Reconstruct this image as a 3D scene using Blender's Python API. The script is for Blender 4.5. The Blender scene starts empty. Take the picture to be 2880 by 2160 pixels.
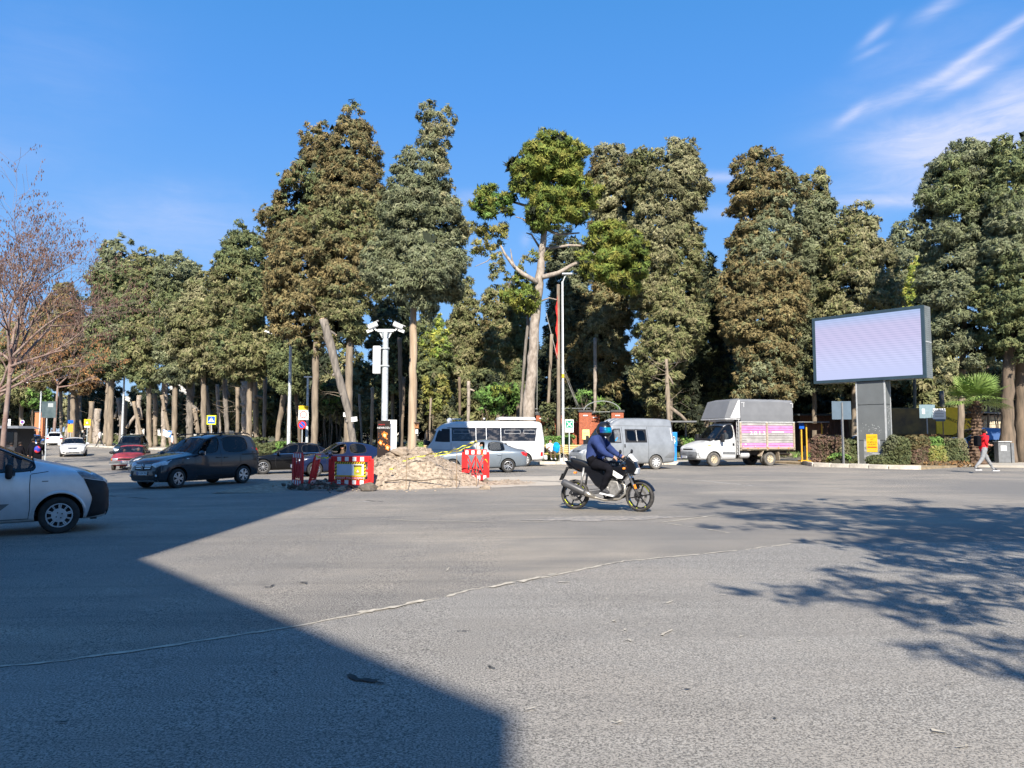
import bpy, bmesh, math, random
import numpy as np
from mathutils import Vector, Matrix, Quaternion, noise
from mathutils.bvhtree import BVHTree

# ------------------------------------------------------------------ camera, sky, sun, exposure
SC = bpy.context.scene
COL = SC.collection
PI = math.pi
R = math.radians
FPX = 2120.0
CAMH = 1.45
PITCH = math.atan(154 / FPX)
cam = bpy.data.cameras.new('camera')
cam.sensor_width = 36.0
cam.lens = FPX / 2880 * 36.0
cam.clip_start = 0.1
cam.clip_end = 3000
camo = bpy.data.objects.new('camera', cam)
COL.objects.link(camo)
camo.location = (0, 0, CAMH)
camo.rotation_euler = (PI / 2 + PITCH, 0, 0)
SC.camera = camo

SUN_EL = R(37)
sun = bpy.data.lights.new('sun', 'SUN')
sun.energy = 4.6
sun.angle = R(0.53)
sun.color = (1.0, 0.93, 0.82)
suno = bpy.data.objects.new('sun', sun)
COL.objects.link(suno)
suno.rotation_euler = Vector((0.0, math.cos(SUN_EL), -math.sin(SUN_EL))).to_track_quat('-Z', 'Y').to_euler()

SC.view_settings.view_transform = 'Standard'
SC.view_settings.look = 'None'
SC.view_settings.exposure = 1.0
SC.view_settings.gamma = 1.0
SC.view_settings.use_curve_mapping = False
SC.cycles.max_bounces = 6
SC.cycles.transparent_max_bounces = 12
SC.cycles.caustics_reflective = False
SC.cycles.caustics_refractive = False

def ray(u, v):
 a = (u - 1440) / FPX
 b = (1080 - v) / FPX
 return Vector((a, math.cos(PITCH) - b * math.sin(PITCH), math.sin(PITCH) + b * math.cos(PITCH)))

def PX(u, v, Y):
 d = ray(u, v)
 t = Y / d.y
 return Vector((d.x * t, Y, CAMH + d.z * t))

def sstep(a, b, x):
 t = min(1.0, max(0.0, (x - a) / (b - a)))
 return t * t * (3 - 2 * t)

def gz(x, y):
 k = (y - 58) / 4.0
 rise = 0.025 * 4.0 * (k if k > 30 else math.log(1 + math.exp(k)))
 if y > 130:
  rise = 1.8 + (y - 130) * 0.004
 dip = -0.014 * min(max(-x, 0.0), 24.0) * (1 - sstep(42, 62, y))
 return rise + dip

def GP(u, v, lift=0.0):
 d = ray(u, v)
 lo, hi = 1.0, 400.0
 f = lambda Y: CAMH + d.z / d.y * Y - (gz(d.x / d.y * Y, Y) + lift)
 n = 400
 prev = 1.0
 for i in range(1, n):
  Y = 1.0 * (400.0 ** (i / n))
  if f(Y) < 0:
   lo, hi = prev, Y
   break
  prev = Y
 for i in range(40):
  m = (lo + hi) / 2
  if f(m) < 0:
   hi = m
  else:
   lo = m
 return Vector((d.x / d.y * hi, hi, gz(d.x / d.y * hi, hi) + lift))

def gnormal(x, y):
 e = 0.5
 return Vector((-(gz(x + e, y) - gz(x - e, y)) / (2 * e), -(gz(x, y + e) - gz(x, y - e)) / (2 * e), 1)).normalized()

# world
W = bpy.data.worlds.new('World')
SC.world = W
W.use_nodes = True
nt = W.node_tree
nt.nodes.clear()

class NG:
 """small helper for chaining nodes"""
 def __init__(s, nt):
  s.nt = nt

 def n(s, t, **kw):
  x = s.nt.nodes.new(t)
  for k, v in kw.items():
   setattr(x, k, v)
  return x

 def l(s, a, b):
  s.nt.links.new(a, b)

 def m(s, op, a, b=None, c=None, clamp=False):
  x = s.nt.nodes.new('ShaderNodeMath')
  x.operation = op
  x.use_clamp = clamp
  for i, q in enumerate((a, b, c)):
   if q is None:
    continue
   if isinstance(q, (int, float)):
    x.inputs[i].default_value = q
   else:
    s.nt.links.new(q, x.inputs[i])
  return x.outputs[0]

 def noise(s, vec, scale, detail=3, rough=0.6, dist=0.0):
  x = s.nt.nodes.new('ShaderNodeTexNoise')
  x.inputs['Scale'].default_value = scale
  x.inputs['Detail'].default_value = detail
  x.inputs['Roughness'].default_value = rough
  x.inputs['Distortion'].default_value = dist
  if vec is not None:
   s.l(vec, x.inputs['Vector'])
  return x.outputs[0]

 def ramp(s, f, stops):
  x = s.nt.nodes.new('ShaderNodeValToRGB')
  e = x.color_ramp.elements
  while len(e) < len(stops):
   e.new(0.5)
  for q, (p, c) in zip(e, stops):
   q.position = p
   q.color = (c, c, c, 1) if isinstance(c, (int, float)) else tuple(c) + (1,)
  s.l(f, x.inputs[0])
  return x.outputs[0]

 def mix(s, f, a, b, mode='MIX'):
  x = s.nt.nodes.new('ShaderNodeMix')
  x.data_type = 'RGBA'
  x.blend_type = mode
  for i, q in ((0, f), (6, a), (7, b)):
   if isinstance(q, (int, float)):
    x.inputs[i].default_value = q
   elif isinstance(q, (tuple, list)):
    x.inputs[i].default_value = tuple(q)[:3] + (1,)
   else:
    s.l(q, x.inputs[i])
  return x.outputs[2]

 def mapping(s, vec, scale=(1, 1, 1), rot=(0, 0, 0), loc=(0, 0, 0)):
  x = s.nt.nodes.new('ShaderNodeMapping')
  x.inputs['Scale'].default_value = scale
  x.inputs['Rotation'].default_value = rot
  x.inputs['Location'].default_value = loc
  s.l(vec, x.inputs['Vector'])
  return x.outputs[0]

g = NG(nt)
out = g.n('ShaderNodeOutputWorld')
bg = g.n('ShaderNodeBackground')
bg.inputs['Strength'].default_value = 0.088
sky = g.n('ShaderNodeTexSky')
sky.sky_type = 'NISHITA'
sky.sun_disc = False
sky.sun_elevation = SUN_EL
sky.sun_rotation = PI
sky.altitude = 100
sky.air_density = 1.0
sky.dust_density = 0.1
sky.ozone_density = 2.2
hs = g.n('ShaderNodeHueSaturation')
hs.inputs['Saturation'].default_value = 1.22
g.l(sky.outputs[0], hs.inputs['Color'])
tc = g.n('ShaderNodeTexCoord')
sep = g.n('ShaderNodeSeparateXYZ')
g.l(tc.outputs['Generated'], sep.inputs[0])
azn = g.m('ARCTAN2', sep.outputs[0], sep.outputs[1])
eln = g.m('ARCSINE', sep.outputs[2])
comb = g.n('ShaderNodeCombineXYZ')
g.l(azn, comb.inputs[0])
g.l(eln, comb.inputs[1])

def azel(u, v):
 d = ray(u, v).normalized()
 return math.atan2(d.x, d.y), math.asin(d.z)

CLOUDS = [(2820, 345, 300, 74, 14, .9), (2610, 395, 180, 46, -8, .6), (2590, 246, 190, 20, 13, .62), (2725, 222, 80, 14, 17, .85), (2800, 112, 130, 12, 23, .75), (2400, 318, 42, 12, 28, .6),
  (2462, 95, 40, 12, 28, .55), (2450, 146, 36, 8, 15, .35), (2020, 500, 90, 13, -8, .55), (2010, 600, 90, 20, -5, .28), (2480, 568, 190, 14, -7, .6), (2560, 530, 120, 34, -5, .22),
  (500, 640, 260, 90, 0, .34), (130, 190, 230, 130, 20, .10), (1315, 556, 70, 18, 0, .35), (1478, 676, 14, 18, 0, .35), (2640, 20, 60, 16, 15, .45),
  (1700, 428, 60, 10, -5, .25), (1340, 700, 40, 30, 0, .2), (2560, 170, 220, 60, 15, .16), (3300, 300, 330, 60, 12, .5), (3500, 650, 200, 40, 0, .4), (-300, 420, 260, 50, 10, .3)]
strk = g.noise(g.mapping(comb.outputs[0], scale=(3.2, 13, 1), rot=(0, 0, R(-14))), 3.2, 8, 0.68, 0.6)
strk = g.ramp(strk, [(0.25, 0.0), (0.70, 1.0)])
wob = g.noise(comb.outputs[0], 9, 4, 0.6)
tot = None
for (u, v, ru, rv, rot, s) in CLOUDS:
 a0, e0 = azel(u, v)
 sx, sy = ru / FPX, rv / FPX
 c, sn = math.cos(R(rot)), math.sin(R(rot))
 da = g.m('SUBTRACT', azn, a0)
 de = g.m('SUBTRACT', eln, e0)
 xx = g.m('MULTIPLY_ADD', da, c / sx, g.m('MULTIPLY', de, sn / sx))
 yy = g.m('MULTIPLY_ADD', da, -sn / sy, g.m('MULTIPLY_ADD', de, c / sy, g.m('MULTIPLY_ADD', wob, 1.6, -0.8)))
 q = g.m('ADD', g.m('MULTIPLY', xx, xx), g.m('MULTIPLY', yy, yy))
 e = g.m('MULTIPLY', g.m('EXPONENT', g.m('MULTIPLY', q, -1.0)), s)
 tot = e if tot is None else g.m('ADD', tot, e)
cl = g.m('MULTIPLY', tot, g.m('MULTIPLY_ADD', strk, 0.85, 0.38), clamp=True)
eld = g.m('MULTIPLY', eln, 2 / PI, clamp=True)
grad = g.ramp(eld, [(0.0, (1.9, 3.3, 5.6)), (0.10, (1.35, 2.85, 5.5)), (0.18, (.95, 2.5, 5.5)), (0.27, (.60, 2.1, 5.3)), (0.36, (.42, 1.85, 4.7)), (1.0, (.40, 1.35, 3.9))])
skyc = g.mix(0.85, hs.outputs[0], grad)
skc = g.mix(cl, skyc, (3.7, 4.2, 5.9))
g.l(skc, bg.inputs['Color'])
g.l(bg.outputs[0], out.inputs[0])

# ------------------------------------------------------------------ materials
MATS = {}

def mat(name, rgb=(.5, .5, .5), rough=.6, metal=0.0, var=0.12, scale=6.0, bump=0.0, bscale=40.0, rgb2=None, coat=0.0, spec=0.3, stretch=(1, 1, 1), emit=0.0, alpha=1.0, thr=(0.35, 0.65), attr=False):
 if name in MATS:
  return MATS[name]
 m = bpy.data.materials.new(name)
 m.use_nodes = True
 n = m.node_tree
 b = n.nodes['Principled BSDF']
 gg = NG(n)
 t = gg.n('ShaderNodeTexCoord')
 vec = gg.mapping(t.outputs['Object'], scale=stretch)
 f = gg.noise(vec, scale, 5, 0.6)
 f = gg.ramp(f, [(thr[0], 0.0), (thr[1], 1.0)])
 c2 = rgb2 if rgb2 else tuple(max(0, c * (1 - var)) for c in rgb)
 c1 = rgb if rgb2 else tuple(min(1, c * (1 + var)) for c in rgb)
 if attr:
  at = gg.n('ShaderNodeAttribute')
  at.attribute_name = 'Col'
  col = gg.mix(g_f(gg, f, 0.35), at.outputs['Color'], gg.mix(1.0, at.outputs['Color'], (0.72, 0.72, 0.72), 'MULTIPLY'))
 else:
  col = gg.mix(f, c2, c1)
 gg.l(col, b.inputs['Base Color'])
 b.inputs['Roughness'].default_value = rough
 b.inputs['Metallic'].default_value = metal
 b.inputs['Specular IOR Level'].default_value = spec
 b.inputs['Coat Weight'].default_value = coat
 b.inputs['Coat Roughness'].default_value = 0.04
 if emit:
  gg.l(col, b.inputs['Emission Color'])
  b.inputs['Emission Strength'].default_value = emit
 if alpha < 1:
  b.inputs['Alpha'].default_value = alpha
 if bump:
  bn = gg.n('ShaderNodeBump')
  bn.inputs['Strength'].default_value = min(1, bump)
  bn.inputs['Distance'].default_value = 0.02
  gg.l(gg.noise(vec, bscale, 4, 0.65), bn.inputs['Height'])
  gg.l(bn.outputs[0], b.inputs['Normal'])
 MATS[name] = m
 return m

def g_f(gg, f, k):
 return gg.m('MULTIPLY', f, k)

def glassmat(name, tint=(.05, .07, .08), clear=0.4, rough=0.03):
 if name in MATS:
  return MATS[name]
 m = bpy.data.materials.new(name)
 m.use_nodes = True
 n = m.node_tree
 n.nodes.clear()
 gg = NG(n)
 o = gg.n('ShaderNodeOutputMaterial')
 tr = gg.n('ShaderNodeBsdfTransparent')
 tr.inputs[0].default_value = (clear, clear * 1.02, clear * 1.03, 1)
 gl = gg.n('ShaderNodeBsdfGlossy')
 gl.inputs['Roughness'].default_value = rough
 gl.inputs[0].default_value = (.95, .97, 1, 1)
 di = gg.n('ShaderNodeBsdfDiffuse')
 t = gg.n('ShaderNodeTexCoord')
 gg.l(gg.mix(gg.noise(t.outputs['Object'], 3, 3), tuple(c * .7 for c in tint), tint), di.inputs[0])
 fr = gg.n('ShaderNodeFresnel')
 fr.inputs[0].default_value = 1.5
 a = gg.n('ShaderNodeMixShader')
 a.inputs[0].default_value = 0.12
 gg.l(tr.outputs[0], a.inputs[1])
 gg.l(di.outputs[0], a.inputs[2])
 b = gg.n('ShaderNodeMixShader')
 gg.l(gg.m('MULTIPLY_ADD', fr.outputs[0], 0.6, 0.01), b.inputs[0])
 gg.l(a.outputs[0], b.inputs[1])
 gg.l(gl.outputs[0], b.inputs[2])
 gg.l(b.outputs[0], o.inputs[0])
 MATS[name] = m
 return m

# ------------------------------------------------------------------ mesh builder
def frame_from(d):
 d = Vector(d).normalized()
 a = Vector((0, 0, 1)) if abs(d.z) < .9 else Vector((1, 0, 0))
 x = d.cross(a).normalized()
 return x, x.cross(d).normalized()

class MB:
 def __init__(s):
  s.v = []
  s.f = []
  s.mi = []
  s.k = 0

 def add(s, vs, fs, mi=None):
  o = len(s.v)
  s.v.extend([tuple(q) for q in vs])
  s.f.extend([tuple(i + o for i in q) for q in fs])
  s.mi.extend([s.k if mi is None else mi] * len(fs))
  return s

 def box(s, c, d, rz=0, rx=0, ry=0, mi=None, taper=1.0):
  M = Matrix.Rotation(rz, 3, 'Z') @ Matrix.Rotation(ry, 3, 'Y') @ Matrix.Rotation(rx, 3, 'X')
  vs = []
  for z in (-.5, .5):
   k = taper if z > 0 else 1
   for x, y in ((-.5, -.5), (.5, -.5), (.5, .5), (-.5, .5)):
    vs.append(Vector(c) + M @ Vector((x * d[0] * k, y * d[1] * k, z * d[2])))
  return s.add(vs, [(0, 3, 2, 1), (4, 5, 6, 7), (0, 1, 5, 4), (1, 2, 6, 5), (2, 3, 7, 6), (3, 0, 4, 7)], mi)

 def tube(s, pts, rad, seg=8, cap=True, mi=None, jit=0.0, rnd=None):
  pts = [Vector(p) for p in pts]
  if isinstance(rad, (int, float)):
   rad = [rad] * len(pts)
  vs = []
  px = None
  for i, p in enumerate(pts):
   d = (pts[min(i + 1, len(pts) - 1)] - pts[max(i - 1, 0)])
   if d.length < 1e-6:
    d = Vector((0, 0, 1))
   d.normalize()
   if px is None:
    x, y = frame_from(d)
   else:
    x = (px - d * px.dot(d)).normalized()
    y = x.cross(d).normalized()
   px = x
   for k in range(seg):
    a = 2 * PI * k / seg
    r = rad[i] * (1 + (jit * rnd.uniform(-1, 1) if jit else 0))
    vs.append(p + (x * math.cos(a) + y * math.sin(a)) * r)
  fs = []
  for i in range(len(pts) - 1):
   for k in range(seg):
    fs.append((i * seg + k, (i + 1) * seg + k, (i + 1) * seg + (k + 1) % seg, i * seg + (k + 1) % seg))
  if cap:
   fs.append(tuple(range(seg)))
   fs.append(tuple((len(pts) - 1) * seg + k for k in reversed(range(seg))))
  return s.add(vs, fs, mi)

 def bar(s, a, b, r, seg=8, mi=None):
  return s.tube([a, b], r, seg, True, mi)

 def beam(s, a, b, w, h, mi=None):
  a, b = Vector(a), Vector(b)
  d = (b - a)
  q = d.to_track_quat('X', 'Z').to_matrix()
  vs = []
  for e in (0, d.length):
   for y, z in ((-w / 2, -h / 2), (w / 2, -h / 2), (w / 2, h / 2), (-w / 2, h / 2)):
    vs.append(a + q @ Vector((e, y, z)))
  return s.add(vs, [(0, 3, 2, 1), (4, 5, 6, 7), (0, 1, 5, 4), (1, 2, 6, 5), (2, 3, 7, 6), (3, 0, 4, 7)], mi)

 def lathe(s, prof, seg=24, axis='Z', c=(0, 0, 0), mi=None, a0=0, a1=2 * PI):
  full = abs(a1 - a0 - 2 * PI) < 1e-6
  n = seg if full else seg + 1
  vs = []
  for (r, h) in prof:
   for k in range(n):
    a = a0 + (a1 - a0) * k / seg
    x, y = r * math.cos(a), r * math.sin(a)
    p = (x, y, h) if axis == 'Z' else ((x, h, y) if axis == 'Y' else (h, x, y))
    vs.append(Vector(p) + Vector(c))
  fs = []
  for i in range(len(prof) - 1):
   for k in range(seg):
    k2 = (k + 1) % n
    fs.append((i * n + k, i * n + k2, (i + 1) * n + k2, (i + 1) * n + k))
  return s.add(vs, fs, mi)

 def prism(s, poly, y0, y1, plane='XZ', mi=None):
  n = len(poly)
  P = {'XZ': lambda a, b, c: (a, c, b), 'YZ': lambda a, b, c: (c, a, b), 'XY': lambda a, b, c: (a, b, c)}[plane]
  vs = [P(a, b, y0) for a, b in poly] + [P(a, b, y1) for a, b in poly]
  fs = [tuple(range(n)), tuple(range(2 * n - 1, n - 1, -1))]
  for i in range(n):
   j = (i + 1) % n
   fs.append((i, i + n, j + n, j))
  return s.add(vs, fs, mi)

 def ball(s, c, r, seg=10, rings=6, mi=None, noise_=0, seed=0):
  rr = Vector(r) if not isinstance(r, (int, float)) else Vector((r, r, r))
  vs = [Vector(c) + Vector((0, 0, rr.z))]
  for i in range(1, rings):
   t = PI * i / rings
   for k in range(seg):
    a = 2 * PI * k / seg
    d = Vector((math.sin(t) * math.cos(a), math.sin(t) * math.sin(a), math.cos(t)))
    q = 1 + (noise_ * noise.noise(d * 1.7 + Vector((seed * 3.1, seed, 0))) if noise_ else 0)
    vs.append(Vector(c) + Vector((d.x * rr.x, d.y * rr.y, d.z * rr.z)) * q)
  vs.append(Vector(c) - Vector((0, 0, rr.z)))
  fs = []
  for k in range(seg):
   fs.append((0, 1 + k, 1 + (k + 1) % seg))
  for i in range(rings - 2):
   for k in range(seg):
    a = 1 + i * seg
    fs.append((a + k, a + seg + k, a + seg + (k + 1) % seg, a + (k + 1) % seg))
  e = len(vs) - 1
  a = 1 + (rings - 2) * seg
  for k in range(seg):
   fs.append((a + k, e, a + (k + 1) % seg))
  return s.add(vs, fs, mi)

 def mesh(s, name, mats, smooth=False):
  me = bpy.data.meshes.new(name)
  me.from_pydata([tuple(q) for q in s.v], [], s.f)
  if not isinstance(mats, (list, tuple)):
   mats = [mats]
  for m in mats:
   me.materials.append(m)
  me.polygons.foreach_set('material_index', s.mi)
  if smooth:
   me.polygons.foreach_set('use_smooth', [True] * len(me.polygons))
  me.update()
  return me

 def build(s, name, mats, parent=None, smooth=False, bevel=0.0, bseg=2, autos=None, **props):
  me = s.mesh(name, mats, smooth)
  bm = bmesh.new()
  bm.from_mesh(me)
  bmesh.ops.recalc_face_normals(bm, faces=bm.faces)
  bm.to_mesh(me)
  bm.free()
  if autos is not None:
   me.set_sharp_from_angle(angle=R(autos))
  o = bpy.data.objects.new(name, me)
  COL.objects.link(o)
  if parent is not None:
   o.parent = parent
  if bevel:
   m = o.modifiers.new('b', 'BEVEL')
   m.width = bevel
   m.segments = bseg
   m.limit_method = 'ANGLE'
   m.angle_limit = R(40)
  for k, v in props.items():
   o[k] = v
  return o

def thing(name, label, cat, loc=(0, 0, 0), yaw=0.0, group=None, scale=1.0, tilt=False):
 o = bpy.data.objects.new(name, None)
 COL.objects.link(o)
 o.empty_display_size = 0.2
 if tilt:
  n = gnormal(loc[0], loc[1])
  q = Vector((0, 0, 1)).rotation_difference(n) @ Quaternion((0, 0, 1), yaw)
  o.rotation_euler = q.to_euler()
 else:
  o.rotation_euler = (0, 0, yaw)
 o.location = loc
 o.scale = (scale,) * 3
 o['label'] = label
 o['category'] = cat
 if group:
  o['group'] = group
 return o

def tag(o, label, cat, group=None):
 o['label'] = label
 o['category'] = cat
 if group:
  o['group'] = group
 return o

def struct(o):
 o['kind'] = 'structure'
 return o

def copy_tree(o, parent=None):
 c = o.copy()
 COL.objects.link(c)
 if parent is not None:
  c.parent = parent
 for ch in o.children:
  copy_tree(ch, c)
 return c

def text(name, s, size, m, parent, loc, rot, ext=0.002, align='CENTER', sx=1.0):
 cu = bpy.data.curves.new(name, 'FONT')
 cu.body = s
 cu.size = size
 cu.extrude = ext
 cu.align_x = align
 cu.align_y = 'CENTER'
 cu.resolution_u = 2
 t_ = bpy.data.objects.new('t', cu)
 me = bpy.data.meshes.new_from_object(t_)
 bpy.data.objects.remove(t_)
 me.materials.clear()
 me.materials.append(m)
 o = bpy.data.objects.new(name, me)
 COL.objects.link(o)
 o.parent = parent
 o.location = loc
 o.rotation_euler = rot
 o.scale = (sx, 1, 1)
 return o

def fbm(x, y, z=0.0, o=3):
 v, a, f = 0.0, 1.0, 1.0
 for i in range(o):
  v += a * noise.noise(Vector((x * f, y * f, z + i * 7.3)))
  a *= .5
  f *= 2.1
 return v
# ------------------------------------------------------------------ ground sheets
def asphalt(name, base, tan, speck, dark=0.0):
 m = bpy.data.materials.new(name)
 m.use_nodes = True
 n = m.node_tree
 b = n.nodes['Principled BSDF']
 gg = NG(n)
 t = gg.n('ShaderNodeTexCoord')
 v = t.outputs['Object']
 fine = gg.noise(v, 82, 3, 0.75)
 mid = gg.noise(v, 14, 4, 0.9)
 big = gg.noise(v, 0.16, 4, 0.55)
 big2 = gg.noise(gg.mapping(v, scale=(.5, 1.0, 1), rot=(0, 0, R(25)), loc=(4, 9, 0)), 0.7, 6, 0.68, 0.5)
 streak = gg.noise(gg.mapping(v, scale=(0.12, 1.3, 1), rot=(0, 0, R(-12))), 1.4, 5, 0.65, 0.3)
 stones = gg.ramp(fine, [(0.40, 0.0), (0.63, 1.0)])
 c = gg.mix(stones, tuple(q * (1 - speck) for q in base), tuple(min(1, q * (1 + speck * 1.25)) for q in base))
 c = gg.mix(gg.m('MULTIPLY', gg.ramp(mid, [(0.35, 0.0), (0.7, 1.0)]), 0.35), c, tuple(q * 0.8 for q in base))
 dust = gg.m('MULTIPLY', gg.ramp(big, [(0.38, 0.0), (0.56, 1.0)]), gg.ramp(big2, [(0.36, 0.15), (0.62, 1.0)]))
 dusts = gg.m('MULTIPLY', dust, gg.ramp(fine, [(0.40, 0.05), (0.58, 1.0)]))
 c = gg.mix(gg.m('MULTIPLY', dusts, 0.95), c, tan)
 c = gg.mix(gg.m('MULTIPLY', gg.ramp(streak, [(0.5, 0.0), (0.72, 1.0)]), 0.25), c, tuple(q * 0.7 for q in base))
 lum = gg.noise(gg.mapping(v, loc=(31, 7, 0)), 0.35, 4, 0.6)
 c = gg.mix(gg.m('MULTIPLY', gg.ramp(lum, [(0.45, 0.0), (0.7, 1.0)]), 0.3), c, tuple(q * 1.3 for q in base))
 # long sweeping tyre tracks and darker oily blotches
 tr = gg.noise(gg.mapping(v, scale=(.05, .9, 1), rot=(0, 0, R(9)), loc=(3, 11, 0)), 1.1, 3, .5, .2)
 c = gg.mix(gg.m('MULTIPLY', gg.ramp(tr, [(0.50, 0.0), (0.56, 1.0), (0.60, 0.0)]), 0.22), c, tuple(q * 0.6 for q in base))
 ob = gg.noise(gg.mapping(v, loc=(17, 3, 0)), 1.7, 4, .6)
 c = gg.mix(gg.m('MULTIPLY', gg.ramp(ob, [(0.66, 0.0), (0.74, 1.0)]), 0.3), c, tuple(q * 0.5 for q in base))
 gg.l(c, b.inputs['Base Color'])
 b.inputs['Roughness'].default_value = 0.82
 b.inputs['Specular IOR Level'].default_value = 0.35
 bn = gg.n('ShaderNodeBump')
 bn.inputs['Strength'].default_value = 0.75
 bn.inputs['Distance'].default_value = 0.011
 gg.l(gg.noise(v, 82, 3, 0.75), bn.inputs['Height'])
 gg.l(bn.outputs[0], b.inputs['Normal'])
 return m

M_ASPH = asphalt('asphalt', (.20, .184, .162), (.48, .41, .32), 0.85)
M_PATCH = asphalt('asphalt_patch', (.262, .244, .216), (.36, .32, .27), 0.85)

def grid_ground(name, m, xs, ys, lift=0.0, inside=None, noise_=0.0):
 vs = [(x, y, gz(x, y) + lift + (noise_ * fbm(x * .8, y * .8) if noise_ else 0)) for y in ys for x in xs]
 nx = len(xs)
 fs = []
 for j in range(len(ys) - 1):
  for i in range(nx - 1):
   cx, cy = (xs[i] + xs[i + 1]) / 2, (ys[j] + ys[j + 1]) / 2
   if inside is None or inside(cx, cy):
    fs.append((j * nx + i, j * nx + i + 1, (j + 1) * nx + i + 1, (j + 1) * nx + i))
 mb = MB()
 mb.add(vs, fs)
 me = mb.mesh(name, m, True)
 o = bpy.data.objects.new(name, me)
 COL.objects.link(o)
 o['kind'] = 'structure'
 return o

xs = [-700, -300, -150] + list(range(-100, 101, 4)) + [150, 300, 700]
ys = [-300, -100, -50] + list(range(-20, 161, 4)) + [220, 320, 500, 900]
grid_ground('road', M_ASPH, xs, ys)

def inpoly(poly, x, y):
 c = False
 n = len(poly)
 for i in range(n):
  x1, y1 = poly[i]
  x2, y2 = poly[(i + 1) % n]
  if (y1 > y) != (y2 > y) and x < (x2 - x1) * (y - y1) / (y2 - y1) + x1:
   c = not c
 return c

def sheet(name, m, poly, lift, thick=0.0, step=3.0, kind='structure'):
 """polygonal slab that follows the ground"""
 bm = bmesh.new()
 vs = [bm.verts.new((x, y, 0)) for x, y in poly]
 bm.faces.new(vs)
 x0, x1 = min(p[0] for p in poly), max(p[0] for p in poly)
 y0, y1 = min(p[1] for p in poly), max(p[1] for p in poly)
 for a, b, ax in ((x0, x1, 0), (y0, y1, 1)):
  for i in range(math.floor(a / 4) + 1, math.ceil(b / 4)):
   p = 4.0 * i
   if b - a > 250 and abs(p) > 160:
    continue
   co = (p, 0, 0) if ax == 0 else (0, p, 0)
   no = (1, 0, 0) if ax == 0 else (0, 1, 0)
   bmesh.ops.bisect_plane(bm, geom=bm.verts[:] + bm.edges[:] + bm.faces[:], plane_co=co, plane_no=no)
 if thick:
  r = bmesh.ops.extrude_face_region(bm, geom=bm.faces[:])
  top = {v for v in r['geom'] if isinstance(v, bmesh.types.BMVert)}
  for v in bm.verts:
   v.co.z = gz(v.co.x, v.co.y) + (lift if v in top else lift - thick)
 else:
  for v in bm.verts:
   v.co.z = gz(v.co.x, v.co.y) + lift
 bmesh.ops.recalc_face_normals(bm, faces=bm.faces)
 me = bpy.data.meshes.new(name)
 bm.to_mesh(me)
 bm.free()
 me.materials.append(m)
 o = bpy.data.objects.new(name, me)
 COL.objects.link(o)
 o['kind'] = kind
 return o

M_PAVE = mat('pavement', (.42, .38, .32), .85, var=.18, scale=1.5, bump=.4, bscale=30)
M_SOILG = mat('park_soil', (.16, .125, .075), .95, rgb2=(.055, .07, .03), scale=.55, bump=.8, bscale=6, thr=(.4, .6))
M_KERB = mat('kerb_stone', (.55, .50, .42), .85, var=.2, scale=3, bump=.4, bscale=25)
M_GRASS = mat('grass_blade', (.075, .125, .03), .7, rgb2=(.12, .14, .04), scale=1.2)

# the far kerb: a line from the left distance to the gate, then right past the silver van
KL = [(-118, 136), (-86, 113), (-49, 84), (-35.7, 74.5), (-20, 60.5), (0.5, 43.2), (9.5, 42.6), (12.5, 44.5), (13.6, 50), (13.6, 60)]
sheet('park_pavement', M_PAVE, KL + [(13.6, 63), (-14, 63), (-45, 90), (-75, 118), (-110, 145)], 0.13, 0.2)
PK = [(-116, 146), (-80, 116), (-47, 88.5), (-34, 78.5), (-18, 64.5), (-2, 50.5), (0, 47.0), (10.5, 47.0), (11.0, 66), (60, 66), (75, 52), (200, 70), (200, 400), (-400, 400), (-300, 250)]
sheet('park_ground', M_SOILG, PK, 0.145, 0.1, step=6)

def kerb_line(pts, name='kerb_stone', w=.22, h=.15, seg=1.0, label=None, gap=.03, parent=None, rnd=random.Random(3)):
 """a run of single stones, each a piece of its own"""
 out_ = []
 for (x0, y0), (x1, y1) in zip(pts, pts[1:]):
  L = math.hypot(x1 - x0, y1 - y0)
  n = max(1, round(L / seg))
  a = math.atan2(y1 - y0, x1 - x0)
  for i in range(n):
   t = (i + .5) / n
   x, y = x0 + (x1 - x0) * t, y0 + (y1 - y0) * t
   hh = h + rnd.uniform(-.012, .012)
   ww = w
   o = MB().box((0, 0, hh / 2 - .05), (L / n - gap, ww, hh + .1), taper=.985).build(name, M_KERB, parent, bevel=.018)
   o.location = (x, y, gz(x, y))
   o.rotation_euler = (rnd.uniform(-.02, .02), rnd.uniform(-.01, .01), a + rnd.uniform(-.012, .012))
   out_.append(o)
 return out_

kerb_root = thing('kerb', 'pale stone kerb running along the park side of the road', 'kerb')
kerb_root['kind'] = 'structure'
kerb_line([(-60, 92.5), (-49, 84), (-35.7, 74.5), (-20, 60.5), (0.5, 43.2), (9.5, 42.6), (12.5, 44.5), (13.6, 50)], parent=kerb_root)

# island with the LED board: kerb stones from (2275,1310) to (2700,1320)
i0, i1, i2, i3 = GP(2262, 1307), GP(2290, 1312), GP(2500, 1319), GP(2592, 1321)
isl = [(i0.x, i0.y), (i1.x, i1.y), (i2.x, i2.y), (i3.x, i3.y), (25.6, 41.2), (26.5, 44.5), (22, 47.5), (15.2, 46.5)]
M_EARTH = mat('dry_earth', (.40, .30, .19), .95, rgb2=(.22, .17, .10), scale=2.5, bump=.8, bscale=18)
sheet('island_ground', M_EARTH, isl, 0.10, 0.3, step=1.5)
ik = thing('kerb', 'pale stone kerb round the island of the LED screen', 'kerb')
ik['kind'] = 'structure'
kerb_line([(p[0], p[1]) for p in isl[:4]], seg=.95, parent=ik, h=.2)
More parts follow.
